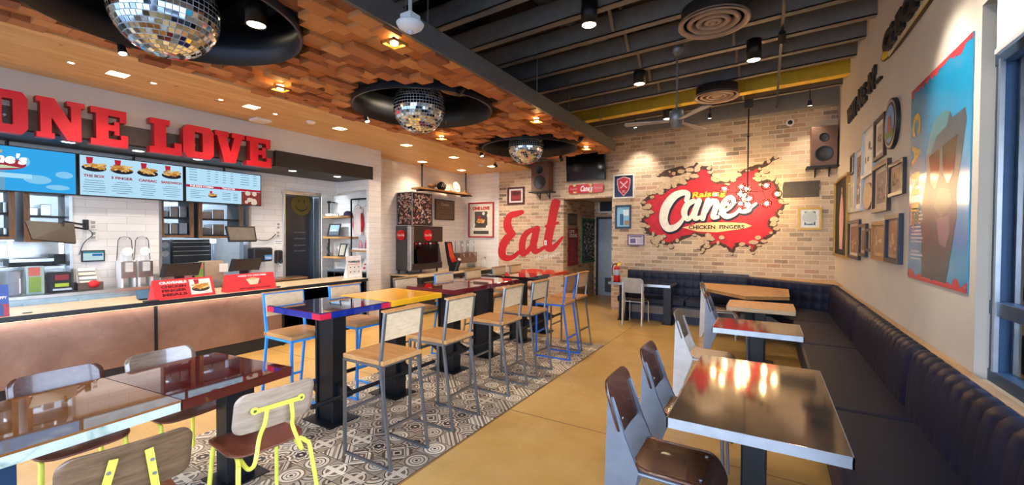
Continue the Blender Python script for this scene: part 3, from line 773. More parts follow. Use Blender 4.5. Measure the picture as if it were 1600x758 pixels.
# ---- high tables
def high_table(label, y0, y1, top, edge, corner=None, z=1.05, both=True):
    cy_ = (y0 + y1) / 2; cx_ = -3.37; x0, x1 = -3.74, -3.0
    t = thing('high_table', label, 'table', (cx_, cy_, 0), group=None)
    B('table_top', top, t, x0, x1, y0 + .004, y1 - .004, z - .028, z, .008)
    mb = MB(); th = .055
    for a in ((x0, x1, y0 + .002, y0 + .014), (x0, x1, y1 - .014, y1 - .002), (x0 - .002, x0 + .012, y0 + .006, y1 - .006), (x1 - .012, x1 + .002, y0 + .006, y1 - .006)): mb.box(*a, z - th, z - .004)
    mb.build('edge_band', edge, t, bevel=.003)
    if corner:
        for sx, X in ((-1, x0), (1, x1)):
            for sy, Y in ((-1, y0 + .002), (1, y1 - .002)):
                mb = MB(); mb.box(min(X - sx * .1, X + sx * .001), max(X - sx * .1, X + sx * .001), min(Y + sy * .001, Y - sy * .004), max(Y + sy * .001, Y - sy * .004), z - th + .002, z - .006)
                mb.box(min(X + sx * .004, X - sx * .004), max(X + sx * .004, X - sx * .004), min(Y, Y - sy * .1), max(Y, Y - sy * .1), z - th + .002, z - .006)
                mb.build('corner_patch', corner, t)
    mb = MB().box(cx_ - .10, cx_ + .10, cy_ - .055, cy_ + .055, .012, z - th + .02)
    mb.box(cx_ - .125, cx_ - .1, cy_ - .07, cy_ + .07, .012, z - th + .02).box(cx_ + .1, cx_ + .125, cy_ - .07, cy_ + .07, .012, z - th + .02)
    mb.build('post', STEELB, t, bevel=.003)
    B('base_plate', STEELB, t, cx_ - .2, cx_ + .2, cy_ - .15, cy_ + .15, 0, .012, .002)
    for sx in (-1, 1):
        mb = MB().cyl((cx_ + sx * .26, y0 + .0, .285), (cx_ + sx * .26, y1 + .0, .285), .019, n=12)
        mb.build('foot_rail', STEELB, t)
        mb = MB().prism([(cx_ + sx * .12, cy_ - .03, .20), (cx_ + sx * .15, cy_ - .03, .20), (cx_ + sx * .27, cy_ - .03, .262), (cx_ + sx * .27, cy_ - .03, .30), (cx_ + sx * .12, cy_ - .03, .36)], (0, .06, 0))
        mb.build('rail_bracket', STEELB, t)
    return t
RNAVY = resin_mat('navy_print_top', [(.0, '#131531'), (.5, '#1c1d3c'), (.62, '#3b1c36'), (.75, '#7a2333')], 2.2)
RYEL = resin_mat('yellow_print_top', [(.2, '#f0b428'), (.5, '#f5b532'), (.7, '#ec9a34')], 1.4, .08, .15, .3)
RMAR = resin_mat('maroon_print_top', [(.3, '#4a1216'), (.55, '#5e171b'), (.75, '#7c2a1f')], 1.8)
RDRK = resin_mat('dark_print_top', [(.3, '#241416'), (.6, '#3b1517'), (.75, '#8e2420')], 2.0)
RORG = resin_mat('orange_print_top', [(.3, '#d9531f'), (.55, '#e06a2a'), (.8, '#c8371c')], 1.8, .06, .4, .4)
high_table('high table with glossy navy top, blue edge and red corners, the first of the row', 2.06, 2.785, RNAVY, resin_mat('blue_edge', [(0, '#15267c'), (1, '#1e3596')]), resin_mat('red_corner', [(0, '#c8223e'), (1, '#d8304a')]))
high_table('high table with glossy mustard-yellow top next to the blue-edged table', 2.80, 3.525, RYEL, resin_mat('yellow_edge', [(0, '#e8a818'), (1, '#f2b92c')]))
high_table('high table with glossy maroon top following the yellow table', 3.73, 4.455, RMAR, resin_mat('maroon_edge', [(0, '#5d1a22'), (1, '#74222a')]))
high_table('high table with maroon top and streaked edge in the middle of the row', 4.47, 5.195, RMAR, resin_mat('maroon_edge2', [(0, '#4d161c'), (1, '#8a2d33')]))
high_table('high table with red-streaked glossy top and black edge before the orange table', 5.45, 6.17, RDRK, resin_mat('black_edge', [(0, '#1a1314'), (1, '#2b1c1e')]))
high_table('high table with glossy orange-red top, the last of the row by the brick wall', 6.18, 6.90, RORG, resin_mat('orange_edge', [(0, '#d8481a'), (1, '#e35c24')]))
# ---- bar stools (face +x)
def make_stool(label, fm, back_mat=None):
    t = thing('bar_stool', label, 'bar stool')
    B('seat', OAK, t, -.20, .235, -.2, .2, .737, .772, .006)
    w = .02
    def L(sy):
        y = sy * .19
        return MB().bar((-.27, y, .01), (-.165, y, .74), w).bar((-.165, y, .73), (-.215, y, 1.12), w)
    for sy in (-1, 1):
        L(sy).build('rear_leg', fm, t)
        MB().bar((.225, sy * .19, 0), (.225, sy * .19, .735), w).build('front_leg', fm, t)
        MB().bar((-.28, sy * .19, .01), (.235, sy * .19, .01), w).build('floor_runner', fm, t)
    mb = MB().bar((-.165, -.19, .727), (-.165, .19, .727), w).bar((.225, -.19, .727), (.225, .19, .727), w).bar((-.165, -.19, .727), (.225, -.19, .727), w).bar((-.165, .19, .727), (.225, .19, .727), w)
    mb.build('seat_frame', fm, t)
    MB().bar((.225, -.19, .33), (.225, .19, .33), w).build('foot_bar', fm, t); MB().bar((-.228, -.19, .29), (-.228, .19, .29), w).build('rear_bar', fm, t)
    MB().bar((-.215, -.2, 1.12), (-.215, .2, 1.12), w).build('top_rail', fm, t)
    R = Matrix.Rotation(math.atan2(.05, .39) * -1, 3, 'Y')
    MB().obox((-.190, 0, 1.01), (.016, .37, .20), R).build('backrest', back_mat or OAKL, t, bevel=.003)
    MB().obox((-.207, 0, 1.127), (.045, .40, .014), R).build('back_cap', OAK, t)
    return t
s0 = make_stool('raw steel bar stool with pale wooden back, closest to the camera on the aisle side', GUN)
s0.location = (-2.52, 2.285, 0); s0.rotation_euler = (0, 0, PI)
for y, l in ((2.985, 'raw steel bar stool on the aisle side beside the yellow high table'), (3.90, 'raw steel bar stool on the aisle side at the first maroon high table'), (4.53, 'raw steel bar stool on the aisle side at the second maroon high table'), (5.915, 'raw steel bar stool on the aisle side, last in line behind the blue stool')):
    copy_tree(s0, (-2.53, y, 0), PI, l)
s1 = make_stool('blue enamelled bar stool on the aisle side near the orange high table', M('blue_enamel_strong', '#2a6fd8', .35), wood('brown_back', '#8d6a4c', '#a8835f', .5))
s1.location = (-2.50, 5.38, 0); s1.rotation_euler = (0, 0, PI + .05)
s2 = make_stool('light blue bar stool with wooden seat between the counter and the navy high table', BLUE)
s2.location = (-3.78, 2.36, 0)
copy_tree(s2, (-3.74, 3.02, 0), 0, 'light blue bar stool with pale back between the counter and the yellow high table')
for y, l in ((3.93, 'raw steel bar stool on the counter side of the first maroon high table'), (5.38, 'raw steel bar stool on the counter side of the black-edged high table'), (6.13, 'raw steel bar stool on the counter side at the near end of the orange table'), (6.68, 'raw steel bar stool on the counter side of the orange high table')):
    copy_tree(s0, (-3.74, y, 0), 0, l)
copy_tree(s2, (-3.74, 4.68, 0), 0, 'blue bar stool on the counter side of the second maroon high table')
# ---- low tables and yellow-framed chairs at the front left
def low_table(label, P4, z, top, edge, pc, pm):
    c = sum((Vector((*p, 0)) for p in P4), Vector()) / 4
    t = thing('dining_table', label, 'table', c)
    MB().prism([(x, y, z - .012) for x, y in P4], (0, 0, .012)).build('table_top', top, t)
    def inset(p, k): return Vector((*p, 0)) * (1 - k) + c * k
    mb = MB().prism([(inset(p, .004).x, inset(p, .004).y, z - .06) for p in P4], (0, 0, .047)); mb.build('edge_band', edge, t)
    px_, py_ = pc
    B('post', pm, t, px_ - .07, px_ + .07, py_ - .09, py_ + .09, .012, z - .06, .003)
    B('base_plate', STEELB, t, px_ - .15, px_ + .15, py_ - .15, py_ + .15, 0, .012, .002)
    return t
a = math.radians(3.2); ex = Vector((math.cos(a), math.sin(a), 0)); ey = Vector((-math.sin(a), math.cos(a), 0)); ey = Vector((-math.sin(math.radians(-1)), 0, 0)) if False else Vector((-.075, .997, 0))
pA = Vector((-2.80, 1.71, 0)); wd = Vector((-.84, -.10, 0))
P2 = [pA, pA + wd, pA + wd - ey * .655, pA - ey * .66]
P1 = [P2[3] - ey * .006, P2[2] - ey * .006, P2[2] - ey * 1.55, P2[3] - ey * 1.55]
low_table('low table with glossy maroon-brown top and dark red edge near the first high table', [(p.x, p.y) for p in P2], .76, resin_mat('brown_maroon_top', [(.3, '#3c130f'), (.55, '#5a2018'), (.8, '#7a2f24')], 2.4), resin_mat('maroon_edge3', [(0, '#471518'), (1, '#64221f')]), (-3.12, 1.50), STEELB)
low_table('low table with glossy orange-brown top and pale green edge at the front', [(p.x, p.y) for p in P1], .76, resin_mat('brown_top', [(.3, '#7a4c2b'), (.55, '#94602f'), (.8, '#5c4a40')], 1.2), resin_mat('pale_green_edge', [(0, '#b9cdbf'), (.55, '#d5e2d6'), (.66, '#a3bcae'), (.72, '#54161c')], 5.0), (-3.08, .40), M('post_blue_reflection', '#1d3f63', .35, .3))  # post steel coloured blue to carry a reflection
def make_ply_chair(label, strap=False, bm_=None):
    t = thing('plywood_chair', label, 'chair')
    def seat(s, u):
        z = .455 + .012 * (s / .2) ** 2
        if u > .1: z -= .8 * (u - .1) ** 2
        return (u, s, z)
    rrect_shell(.205, .2, .08, seat).build('seat', PLYS, t, solid=.010)
    def back(s, u):
        zz = .71 + u; return (-.245 - u * .25 - .02 + s * s * .5, s, zz)
    rrect_shell(.213, .115, .055, back).build('backrest', bm_ or PLYP, t, solid=-.010)
    for sy in (-1, 1):
        pts = [(-.12, sy * .15, .432), (-.19, sy * .17, .438), (-.235, sy * .185, .425), (-.26, sy * .195, .38), (-.33, sy * .225, 0)]
        MB().tube(smooth_pts(pts, 6), .0125, 10).build('rear_leg', YEL, t)
        pts = [(-.12, sy * .15, .432), (.06, sy * .165, .432), (.12, sy * .175, .425), (.145, sy * .18, .38), (.19, sy * .2, 0)]
        MB().tube(smooth_pts(pts, 6), .0125, 10).build('front_leg', YEL, t)
        if strap:
            R = Matrix.Rotation(-.3, 3, 'Y') @ Matrix.Rotation(sy * .16, 3, 'X')
            mb = MB().obox((-.272, sy * .075, .66), (.006, .028, .26), R); mb.tube(smooth_pts([(-.25, sy * .095, .54), (-.235, sy * .11, .47), (-.16, sy * .14, .435)], 5), .009)
            st = mb.build('back_strap', YEL, t)
            mb = MB()
            for dz in (-.02, .05): mb.cyl((-.272 - dz * .3, sy * (.075 - dz * .16), .68 + dz), (-.285 - dz * .3, sy * (.075 - dz * .16), .68 + dz), .008, n=10)
            mb.build('bolt', ALU, st)
        else:
            pts = [(-.298, sy * .065, .718), (-.292, sy * .075, .64), (-.262, sy * .09, .56), (-.285, sy * .12, .45), (-.275, sy * .135, .415), (-.24, sy * .145, .405), (-.17, sy * .15, .43)]
            MB().tube(smooth_pts(pts, 6), .0115, 10).build('back_support', YEL, t)
    if not strap:
        mb = MB(); N = 20
        prof = []
        for k in range(N): 
            th = 2 * PI * k / N
        mb.obox((-.293, 0, .722), (.006, .25, .026), Matrix.Rotation(-.25, 3, 'Y'))
        for sy in (-1, 1): mb.cyl((-.284, sy * .125, .725), (-.296, sy * .125, .725), .019, n=16)
        br = mb.build('back_bracket', YEL, t)
        mb = MB()
        for sy in (-1, 1): mb.cyl((-.2955, sy * .125, .725), (-.2985, sy * .125, .725), .008, n=12)
        mb.build('rivet', M('green_rivet', '#4d5a22', .5), br)
    return t
c1 = make_ply_chair('walnut plywood chair with yellow tube frame and bolted back bracket, at the maroon low table')
c1.location = (-2.62, 1.375, 0); c1.rotation_euler = (0, 0, PI - .1)
c2 = make_ply_chair('walnut plywood chair with two yellow flat back straps, in front of the pale-edged low table', True, PLYR)
c2.location = (-2.50, .70, 0); c2.rotation_euler = (0, 0, PI - .12)
c3 = make_ply_chair('yellow-legged plywood chair behind the maroon low table, facing the window', False, wood('front_pale_ply', '#6d5a4c', '#8c7765', .2, (1.5, 2, 16), 1.0)); c3.location = (-3.50, 1.33, 0); c3.rotation_euler = (0, 0, .06)
c4 = make_ply_chair('dummy', False, PLYD); c4.location = (-3.49, .80, 0); c4.rotation_euler = (0, 0, .06); c4['label'] = 'dark yellow-legged plywood chair behind the pale-edged low table, its back shining'
# ================================================================== ON THE WALLS
def framed(label, q, fm, fw=.035, board='#ece8e0', art=None, mb_w=.12, th=.028, cat='framed picture', name='framed_picture', glass=False):
    """frame, mount and print; art(mb_dict, q) draws extra patches in 0..1 coordinates"""
    t = thing(name, label, cat, q.base())
    fu, fv = fw / q.w, fw / q.h
    mb = MB()
    for r in ((0, 1, 0, fv), (0, 1, 1 - fv, 1), (0, fu, fv, 1 - fv), (1 - fu, 1, fv, 1 - fv)): rect(mb, q, *r, .002, th)
    mb.build('frame', fm, t)
    b = rect(MB(), q, fu * .9, 1 - fu * .9, fv * .9, 1 - fv * .9, .004, .006).build('mount', M('mount_' + board.strip('#'), board, .7), t)
    if art: art(q, t, b, fu, fv)
    return t
def patch(q, parent, name, col, u0, u1, v0, v1, d, rough=.6):
    return rect(MB(), q, u0, u1, v0, v1, d).build(name, col if not isinstance(col, str) else M(name + '_' + col.strip('#'), col, rough), parent)
def art_simple(cols, seed=1, m=.16):
    def f(q, t, b, fu, fv):
        patch(q, t, 'print', cols[0], fu + m, 1 - fu - m, fv + m * .8, 1 - fv - m * .8, .0125)
        rr = random.Random(seed)
        for c in cols[1:]:
            mb = MB()
            for _ in range(5):
                u = rr.uniform(fu + m + .04, .82 - fu - m); v = rr.uniform(fv + m + .02, .8 - fv - m); rect(mb, q, u, min(u + rr.uniform(.05, .22), 1 - fu - m - .01), v, min(v + rr.uniform(.03, .14), 1 - fv - m), .0145)
            mb.build('print_detail', M('print_' + c.strip('#'), c, .6), t)
    return f
PX = lambda val, ax='y': (lambda a, b: U(a, b, ax, val))
def on_wall(val, ax, d):
    """map photograph points to a painted layer d metres in front of the wall"""
    return lambda a, b: U(a, b, ax, val - d)
# ---- "Eat" lettering painted on the pale bricks
def eat_px(x, y): return (775 + x / 6.317, 300 + y / 6.317)
ea = thing('wall_lettering', 'huge red script letters reading Eat painted on the pale brick wall', 'painted lettering', (-5.2, YB, 1.0))
EATRED = M('painted_red', '#c4202a', .75, var=.12, ns=30)
f = lambda x, y: on_wall(YB, 'y', .003)(*eat_px(x, y))
mb = MB()
ribbon(mb, [(255, 200, 46), (205, 215, 60), (140, 235, 64), (112, 300, 76), (125, 370, 84), (165, 412, 62)], f)
ribbon(mb, [(165, 412, 62), (110, 460, 80), (66, 540, 78), (62, 620, 74), (105, 655, 60), (170, 640, 46), (225, 595, 40)], f)
ribbon(mb, [(262, 600, 66), (258, 520, 66), (278, 440, 62), (320, 392, 54), (372, 372, 46)], f)
ribbon(mb, [(268, 610, 60), (310, 585, 50), (352, 530, 44)], f)
ribbon(mb, [(405, 362, 62), (384, 440, 72), (368, 530, 72), (385, 585, 60), (430, 575, 40), (470, 550, 34)], f)
ribbon(mb, [(588, 110, 90), (568, 200, 88), (545, 320, 86), (520, 440, 84), (512, 530, 86), (545, 560, 66), (600, 515, 42), (655, 450, 26)], f)
mb.add([f(545, 105), f(638, 84), f(630, 140), f(540, 150)], [(0, 1, 2, 3)])
ribbon(mb, [(495, 338, 28), (560, 320, 34), (612, 303, 24)], f)
mb.build('script_letters', EATRED, ea)
mb = MB(); a0 = eat_px(385, 668); a1 = eat_px(640, 600)
q = Q(on_wall(YB, 'y', .004)(*eat_px(385, 680)), on_wall(YB, 'y', .004)(*eat_px(640, 632)), on_wall(YB, 'y', .004)(*eat_px(640, 588)), on_wall(YB, 'y', .004)(*eat_px(385, 640)))
text(mb, q, 'AND BE HAPPY', .02, .98, .05, .95, .0, .02).build('small_white_letters', M('painted_white', '#e9e4da', .7), ea)
# ---- red broken-brick mural
mu = thing('wall_mural', 'red broken-brick mural with white script logo on the brick wall above the banquette', 'mural', (-.9, YB, 1.2))
def m1(x, y): return (985 + x / 4.738, 240 + y / 4.738)
def m2(x, y): return (1095 + x / 4.738, 240 + y / 4.738)
fw_ = on_wall(YB, 'y', .003)
outline = [m1(*p) for p in [(200, 160), (290, 140), (400, 110), (330, 150), (455, 110), (500, 85), (520, 105), (565, 115), (600, 110)]] + \
    [m2(*p) for p in [(75, 120), (80, 180), (120, 215), (190, 210), (235, 200), (270, 150), (330, 130), (380, 110), (440, 95), (500, 55), (560, 25), (500, 75), (440, 120), (430, 150), (400, 190), (440, 215), (510, 200), (560, 230), (570, 300), (590, 350), (615, 380), (590, 420), (560, 440), (575, 470), (520, 490), (500, 530), (560, 550), (530, 600), (470, 640), (420, 670), (385, 740), (350, 690), (300, 665), (250, 680), (235, 735), (190, 690), (130, 670), (60, 690), (0, 722)]] + \
    [m1(*p) for p in [(545, 722), (515, 700), (560, 660), (616, 645), (560, 605), (480, 600), (400, 625), (330, 650), (295, 685), (250, 660), (190, 665), (150, 640), (230, 640), (230, 612), (150, 600), (115, 570), (120, 530), (75, 490), (130, 460), (145, 420), (90, 400), (95, 360), (150, 315), (180, 290), (240, 290), (270, 260), (330, 240), (400, 215), (440, 180), (500, 170), (480, 140), (420, 130), (380, 150), (300, 170)]]
rr = random.Random(9)
RM = M('mural_red', '#c62334', .7, var=.14, ns=9)
def jag(pts, amp, k=3):
    out = []
    for i, p in enumerate(pts):
        n_ = pts[(i + 1) % len(pts)]
        for j in range(k):
            t_ = j / k; out.append((p[0] + (n_[0] - p[0]) * t_ + rr.uniform(-amp, amp), p[1] + (n_[1] - p[1]) * t_ + rr.uniform(-amp, amp)))
    return out
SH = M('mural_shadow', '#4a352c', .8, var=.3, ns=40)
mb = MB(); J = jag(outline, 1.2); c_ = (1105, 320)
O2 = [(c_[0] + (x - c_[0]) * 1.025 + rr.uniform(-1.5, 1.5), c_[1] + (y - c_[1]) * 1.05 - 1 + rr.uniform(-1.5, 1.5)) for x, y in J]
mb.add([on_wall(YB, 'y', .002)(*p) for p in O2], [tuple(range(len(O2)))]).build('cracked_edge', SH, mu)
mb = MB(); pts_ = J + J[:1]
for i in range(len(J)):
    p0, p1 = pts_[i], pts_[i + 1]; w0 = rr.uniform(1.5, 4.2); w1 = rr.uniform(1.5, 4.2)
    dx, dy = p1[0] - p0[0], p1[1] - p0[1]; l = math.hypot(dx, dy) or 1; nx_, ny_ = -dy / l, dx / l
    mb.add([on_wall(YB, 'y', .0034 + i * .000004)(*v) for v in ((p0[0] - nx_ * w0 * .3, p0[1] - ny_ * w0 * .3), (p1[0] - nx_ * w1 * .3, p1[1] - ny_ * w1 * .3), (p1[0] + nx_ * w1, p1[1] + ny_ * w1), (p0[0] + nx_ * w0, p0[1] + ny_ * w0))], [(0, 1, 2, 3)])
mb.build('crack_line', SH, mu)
MB().add([fw_(*p) for p in J], [tuple(range(len(J)))]).build('red_field', RM, mu)
stones = [m1(215, 275, ), m1(130, 390), m1(105, 437), m1(245, 240), m1(140, 290), m1(440, 120), m1(470, 165), m1(495, 115), m1(215, 625), m1(185, 650), m1(320, 215), m1(95, 530), m1(380, 205)] + [m2(95, 185), m2(185, 190), m2(240, 165), m2(425, 190), m2(480, 130), m2(540, 520), m2(545, 487), m2(425, 622), m2(390, 657), m2(155, 622), m2(60, 625), m2(530, 180), m2(30, 640)]
for i in range(0, len(J), 3):
    if rr.random() < .8: stones.append((J[i][0] + rr.uniform(-3, 3), J[i][1] + rr.uniform(-3, 3)))
mb = MB(); ms = MB()
for kk, (x, y) in enumerate(stones):
    w, h = (rr.uniform(4.5, 8), rr.uniform(3, 5)) if kk < 25 else (rr.uniform(2, 6), rr.uniform(1.6, 3.6))
    P_ = [(x + w * math.cos(a) * (1 + rr.uniform(-.12, .12)), y + h * math.sin(a) * (1 + rr.uniform(-.12, .12))) for a in [2 * PI * (k + .5) / 9 for k in range(9)]]
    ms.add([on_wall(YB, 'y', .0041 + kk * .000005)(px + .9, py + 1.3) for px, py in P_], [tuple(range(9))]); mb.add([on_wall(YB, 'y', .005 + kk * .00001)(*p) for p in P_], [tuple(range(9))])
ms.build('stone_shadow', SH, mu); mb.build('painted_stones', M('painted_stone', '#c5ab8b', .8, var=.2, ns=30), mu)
def strokes(mb, S_, f):
    for s_ in S_: ribbon(mb, s_, f, 7)
def cpx(x, y): return m1(x, y)
C1 = [[(415, 345, 36), (425, 300, 40), (385, 290, 44), (320, 320, 58), (262, 400, 66), (245, 490, 62), (275, 550, 56), (330, 545, 44), (375, 505, 30), (395, 470, 22)]]
C2 = [[(470, 350, 34), (420, 380, 44), (398, 440, 46), (420, 485, 36), (455, 460, 30), (480, 400, 30)], [(508, 350, 44), (480, 430, 42), (478, 480, 36), (520, 470, 24)],
      [(575, 345, 40), (550, 420, 40), (535, 480, 40)], [(555, 435, 30), (582, 380, 38), (615, 352, 44), (638, 368, 44), (624, 425, 42), (612, 470, 38), (648, 470, 24)],
      [(660, 445, 24), (735, 400, 26), (765, 350, 32), (735, 325, 36), (690, 370, 42), (680, 430, 44), (710, 465, 40), (770, 450, 26), (810, 410, 22)],
      [(850, 300, 20), (835, 330, 30), (870, 370, 36), (880, 410, 36), (840, 430, 30), (800, 425, 20)], [(880, 405, 26), (930, 370, 18)], [(800, 300, 14), (820, 285, 18), (815, 320, 8)]]
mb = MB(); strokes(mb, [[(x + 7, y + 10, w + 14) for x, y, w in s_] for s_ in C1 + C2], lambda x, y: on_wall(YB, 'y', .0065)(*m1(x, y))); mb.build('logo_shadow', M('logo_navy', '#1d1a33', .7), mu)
mb = MB(); strokes(mb, C1 + C2, lambda x, y: on_wall(YB, 'y', .008)(*m1(x, y))); mb.build('logo_script', M('logo_white', '#ece6dc', .7), mu)
mb = MB(); q = Q(*[on_wall(YB, 'y', .010)(*p) for p in (m1(452, 342), m1(705, 322), m1(705, 268), m1(452, 288))]); text(mb, q, 'Raising', .0, .98, .0, 1, 0, .03, .25).build('logo_small_script', M('logo_yellow', '#f0c431', .6), mu)
mb = MB(); e_ = [m1(385, 548), m1(500, 515), m1(640, 508)] + [m2(240, 510), m2(325, 515), m2(378, 535), m2(325, 555), m2(200, 572)] + [m1(640, 583), m1(500, 578)]
mb.add([on_wall(YB, 'y', .009)(*p) for p in e_], [tuple(range(len(e_)))]); mb.build('logo_banner', M('logo_cream', '#f0c991', .65), mu)
q = Q(*[on_wall(YB, 'y', .011)(*p) for p in (m1(432, 562), m2(322, 556), m2(322, 528), m1(432, 532))])
text(MB(), q, 'CHICKEN  FINGERS', 0, 1, 0, 1, 0, .03).build('logo_lettering', M('logo_black', '#221a18', .6), mu)
# ---- television, sign boards and frames on the brick
q = Q(U(887, 285, 'y', 9.2), U(946.5, 281.5, 'y', 9.2), U(946.5, 236.5, 'y', 9.2), U(884.5, 239, 'y', 9.2))
w_ = (q.br.x - q.bl.x); q = Q((q.bl.x, 9.14, q.bl.z + .01), (q.br.x, 9.14, q.bl.z + .01), (q.br.x, 9.08, q.tl.z + .04), (q.bl.x, 9.08, q.tl.z + .04))
t = thing('television', 'large black flat television hung above the passage, just under the block ceiling', 'television', q.base())
rect(MB(), q, 0, 1, 0, 1, -.05, .05).build('casing', BLACK, t, bevel=.004)
rect(MB(), q, .012, .988, .02, .98, .001).build('screen', M('screen_black', '#040405', .12), t)
c = q.c(); MB().cyl((c.x, c.y + .04, c.z), (c.x, YB, c.z), .05).build('wall_mount', BLACK, t)
q = Q(U(888.5, 305, 'y', 9.27), U(943.5, 299, 'y', 9.27), U(943.5, 286, 'y', 9.27), U(890, 290, 'y', 9.27)); z0 = (q.bl.z + q.br.z) / 2; z1 = (q.tl.z + q.tr.z) / 2
q = Q((q.bl.x, 9.27, z0), (q.br.x, 9.27, z0), (q.br.x, 9.27, z1), (q.bl.x, 9.27, z1))
t = thing('skateboard_sign', 'red skateboard-shaped sign with white script mounted above the passage', 'sign', q.base())
poly(MB(), q, [(.04, 0), (.96, 0), (.99, .2), (1, .5), (.99, .8), (.96, 1), (.04, 1), (.01, .8), (0, .5), (.01, .2)], 0, .02).build('board', M('board_red', '#b81f2a', .4), t)
mb = text(MB(), q, "Cane's", .34, .68, .2, .88, .0225, .04, .2); mb.build('script', WHITE, t)
text(MB(), q, 'Raising', .04, .25, .3, .7, .0225, .02, .2).build('faded_text', M('pinkish', '#d98a86', .5), t)
text(MB(), q, 'Fingers', .72, .95, .3, .7, .0225, .02, .2).build('faded_text', M('pinkish', '#d98a86', .5), t)
for u in (.21, .66):
    for v in (.12, .88):
        p = q.p(u, v, .045); MB().cyl(p - Vector((.035, 0, 0)), p + Vector((.035, 0, 0)), .025, n=14).build('wheel', M('wheel_cream', '#e5c88f', .5), t)
def FQ(val, ax, x0, x1, y0, y1):
    """rectangle from mean pixel edges on a wall plane"""
    ym, xm = (y0 + y1) / 2, (x0 + x1) / 2
    return QW(ax, val, (x0, ym), (x1, ym), (xm, y0), (xm, y1))
def logo_art(q, t, b, fu, fv):
    patch(q, t, 'print', '#20284e', fu + .03, 1 - fu - .03, fv + .03, 1 - fv - .03, .0125)
    sh = [(.5, .12), (.28, .35), (.22, .6), (.22, .78), (.5, .88), (.78, .78), (.78, .6), (.72, .35)]
    poly(MB(), q, [(.5 + (u - .5) * 1.12, .5 + (v - .5) * 1.1) for u, v in sh], .0135).build('shield_rim', M('rim_pale', '#d8b8b4', .5), t)
    poly(MB(), q, sh, .0145).build('shield', M('shield_red', '#b02433', .5), t)
    mb = MB()
    for s_ in (-1, 1):
        P_ = [(.5 - s_ * .17, .44), (.5 - s_ * .14, .41), (.5 + s_ * .19, .68), (.5 + s_ * .16, .73)]; mb.add([q.p(u, v, .0155) for u, v in P_], [(0, 1, 2, 3)])
    text(mb, q, 'GC', .43, .57, .24, .33, .0155, .03); mb.build('crossed_mark', M('rim_pale', '#d8b8b4', .5), t)
framed('white-framed navy print with a red shield emblem beside the television', FQ(YB, 'y', 958.5, 991.5, 272.5, 310), M('frame_white', '#dcd9d2', .5), .03, '#20284e', logo_art)
def sky_art(q, t, b, fu, fv):
    patch(q, t, 'print', '#7fb9d8', fu + .02, 1 - fu - .02, fv + .02, 1 - fv - .02, .0125)
    patch(q, t, 'print_detail', '#31557c', .3, .52, .15, .62, .0135); patch(q, t, 'print_detail', '#d8e8ee', .5, .85, .55, .8, .0135); patch(q, t, 'print_detail', '#a9825e', .6, .85, .15, .35, .0135)
framed('dark blue framed photo with a pale sky, below the shield print', FQ(YB, 'y', 961.5, 986.5, 320.5, 357.5), M('frame_navy', '#15253c', .4), .035, '#15253c', sky_art)
def cert_art(q, t, b, fu, fv):
    patch(q, t, 'print_detail', '#5b4a78', fu + .08, 1 - fu - .08, .75, .84, .0125); patch(q, t, 'print_detail', '#6f6390', fu + .1, .48, .2, .62, .0125)
    mb = MB()
    for k in range(5): rect(mb, q, .55, .9, .2 + k * .09, .23 + k * .09, .0125)
    mb.build('text_lines', M('line_grey', '#8d889b', .6), t)
framed('small white certificate in a thin purple-grey frame left of the red mural', FQ(YB, 'y', 981, 1007, 366.5, 383.5), M('frame_plum', '#5d4d6b', .5), .02, '#e2dde6', cert_art)
framed('gold-framed blue and white print on the brick wall near the corner', FQ(YB, 'y', 1246.5, 1284, 324.5, 359), M('frame_gold', '#b58a3c', .35, .6), .035, '#e6e6e2', lambda q, t, b, fu, fv: (patch(q, t, 'print', '#2c4a70', .28, .74, .2, .82, .0125), disc(MB(), q, .5, .55, .11, .0135).build('print_detail', M('pd_grey', '#b9c2c6', .5), t), text(MB(), q, '2012', .33, .68, .24, .36, .0145).build('print_lettering', M('pd_white', '#dfe5e8', .5), t)))
def jersey_art(q, t, b, fu, fv): patch(q, t, 'print', '#7c1f28', .2, .8, .2, .8, .0125); patch(q, t, 'print_detail', '#9b3038', .25, .75, .3, .5, .0135); patch(q, t, 'print_detail', '#4f1a22', .3, .7, .55, .72, .0135)
framed('small maroon-framed picture with a pale mount on the brick above the red script', FQ(YB, 'y', 793.5, 820, 292.5, 319.5), M('frame_maroon', '#4d1c22', .4), .045, '#e2d6cf', jersey_art)
# plank sign
q = FQ(YB, 'y', 1223.5, 1280.5, 283.5, 308.5)
pl_ = [(0, 0)] ; rr2 = random.Random(4)
P_ = [(0 + rr2.uniform(-.02, .02), k / 6) for k in range(7)] + [(1 + rr2.uniform(-.015, .015), 1 - k / 6) for k in range(7)]
t = thing('plank_sign', 'dark weathered wooden plank sign with ragged ends on the brick wall right of the mural', 'sign', q.base())
poly(MB(), q, P_, .002, .02).build('plank', M('plank_grey', '#4c4540', .75, var=.25, ns=50), t)
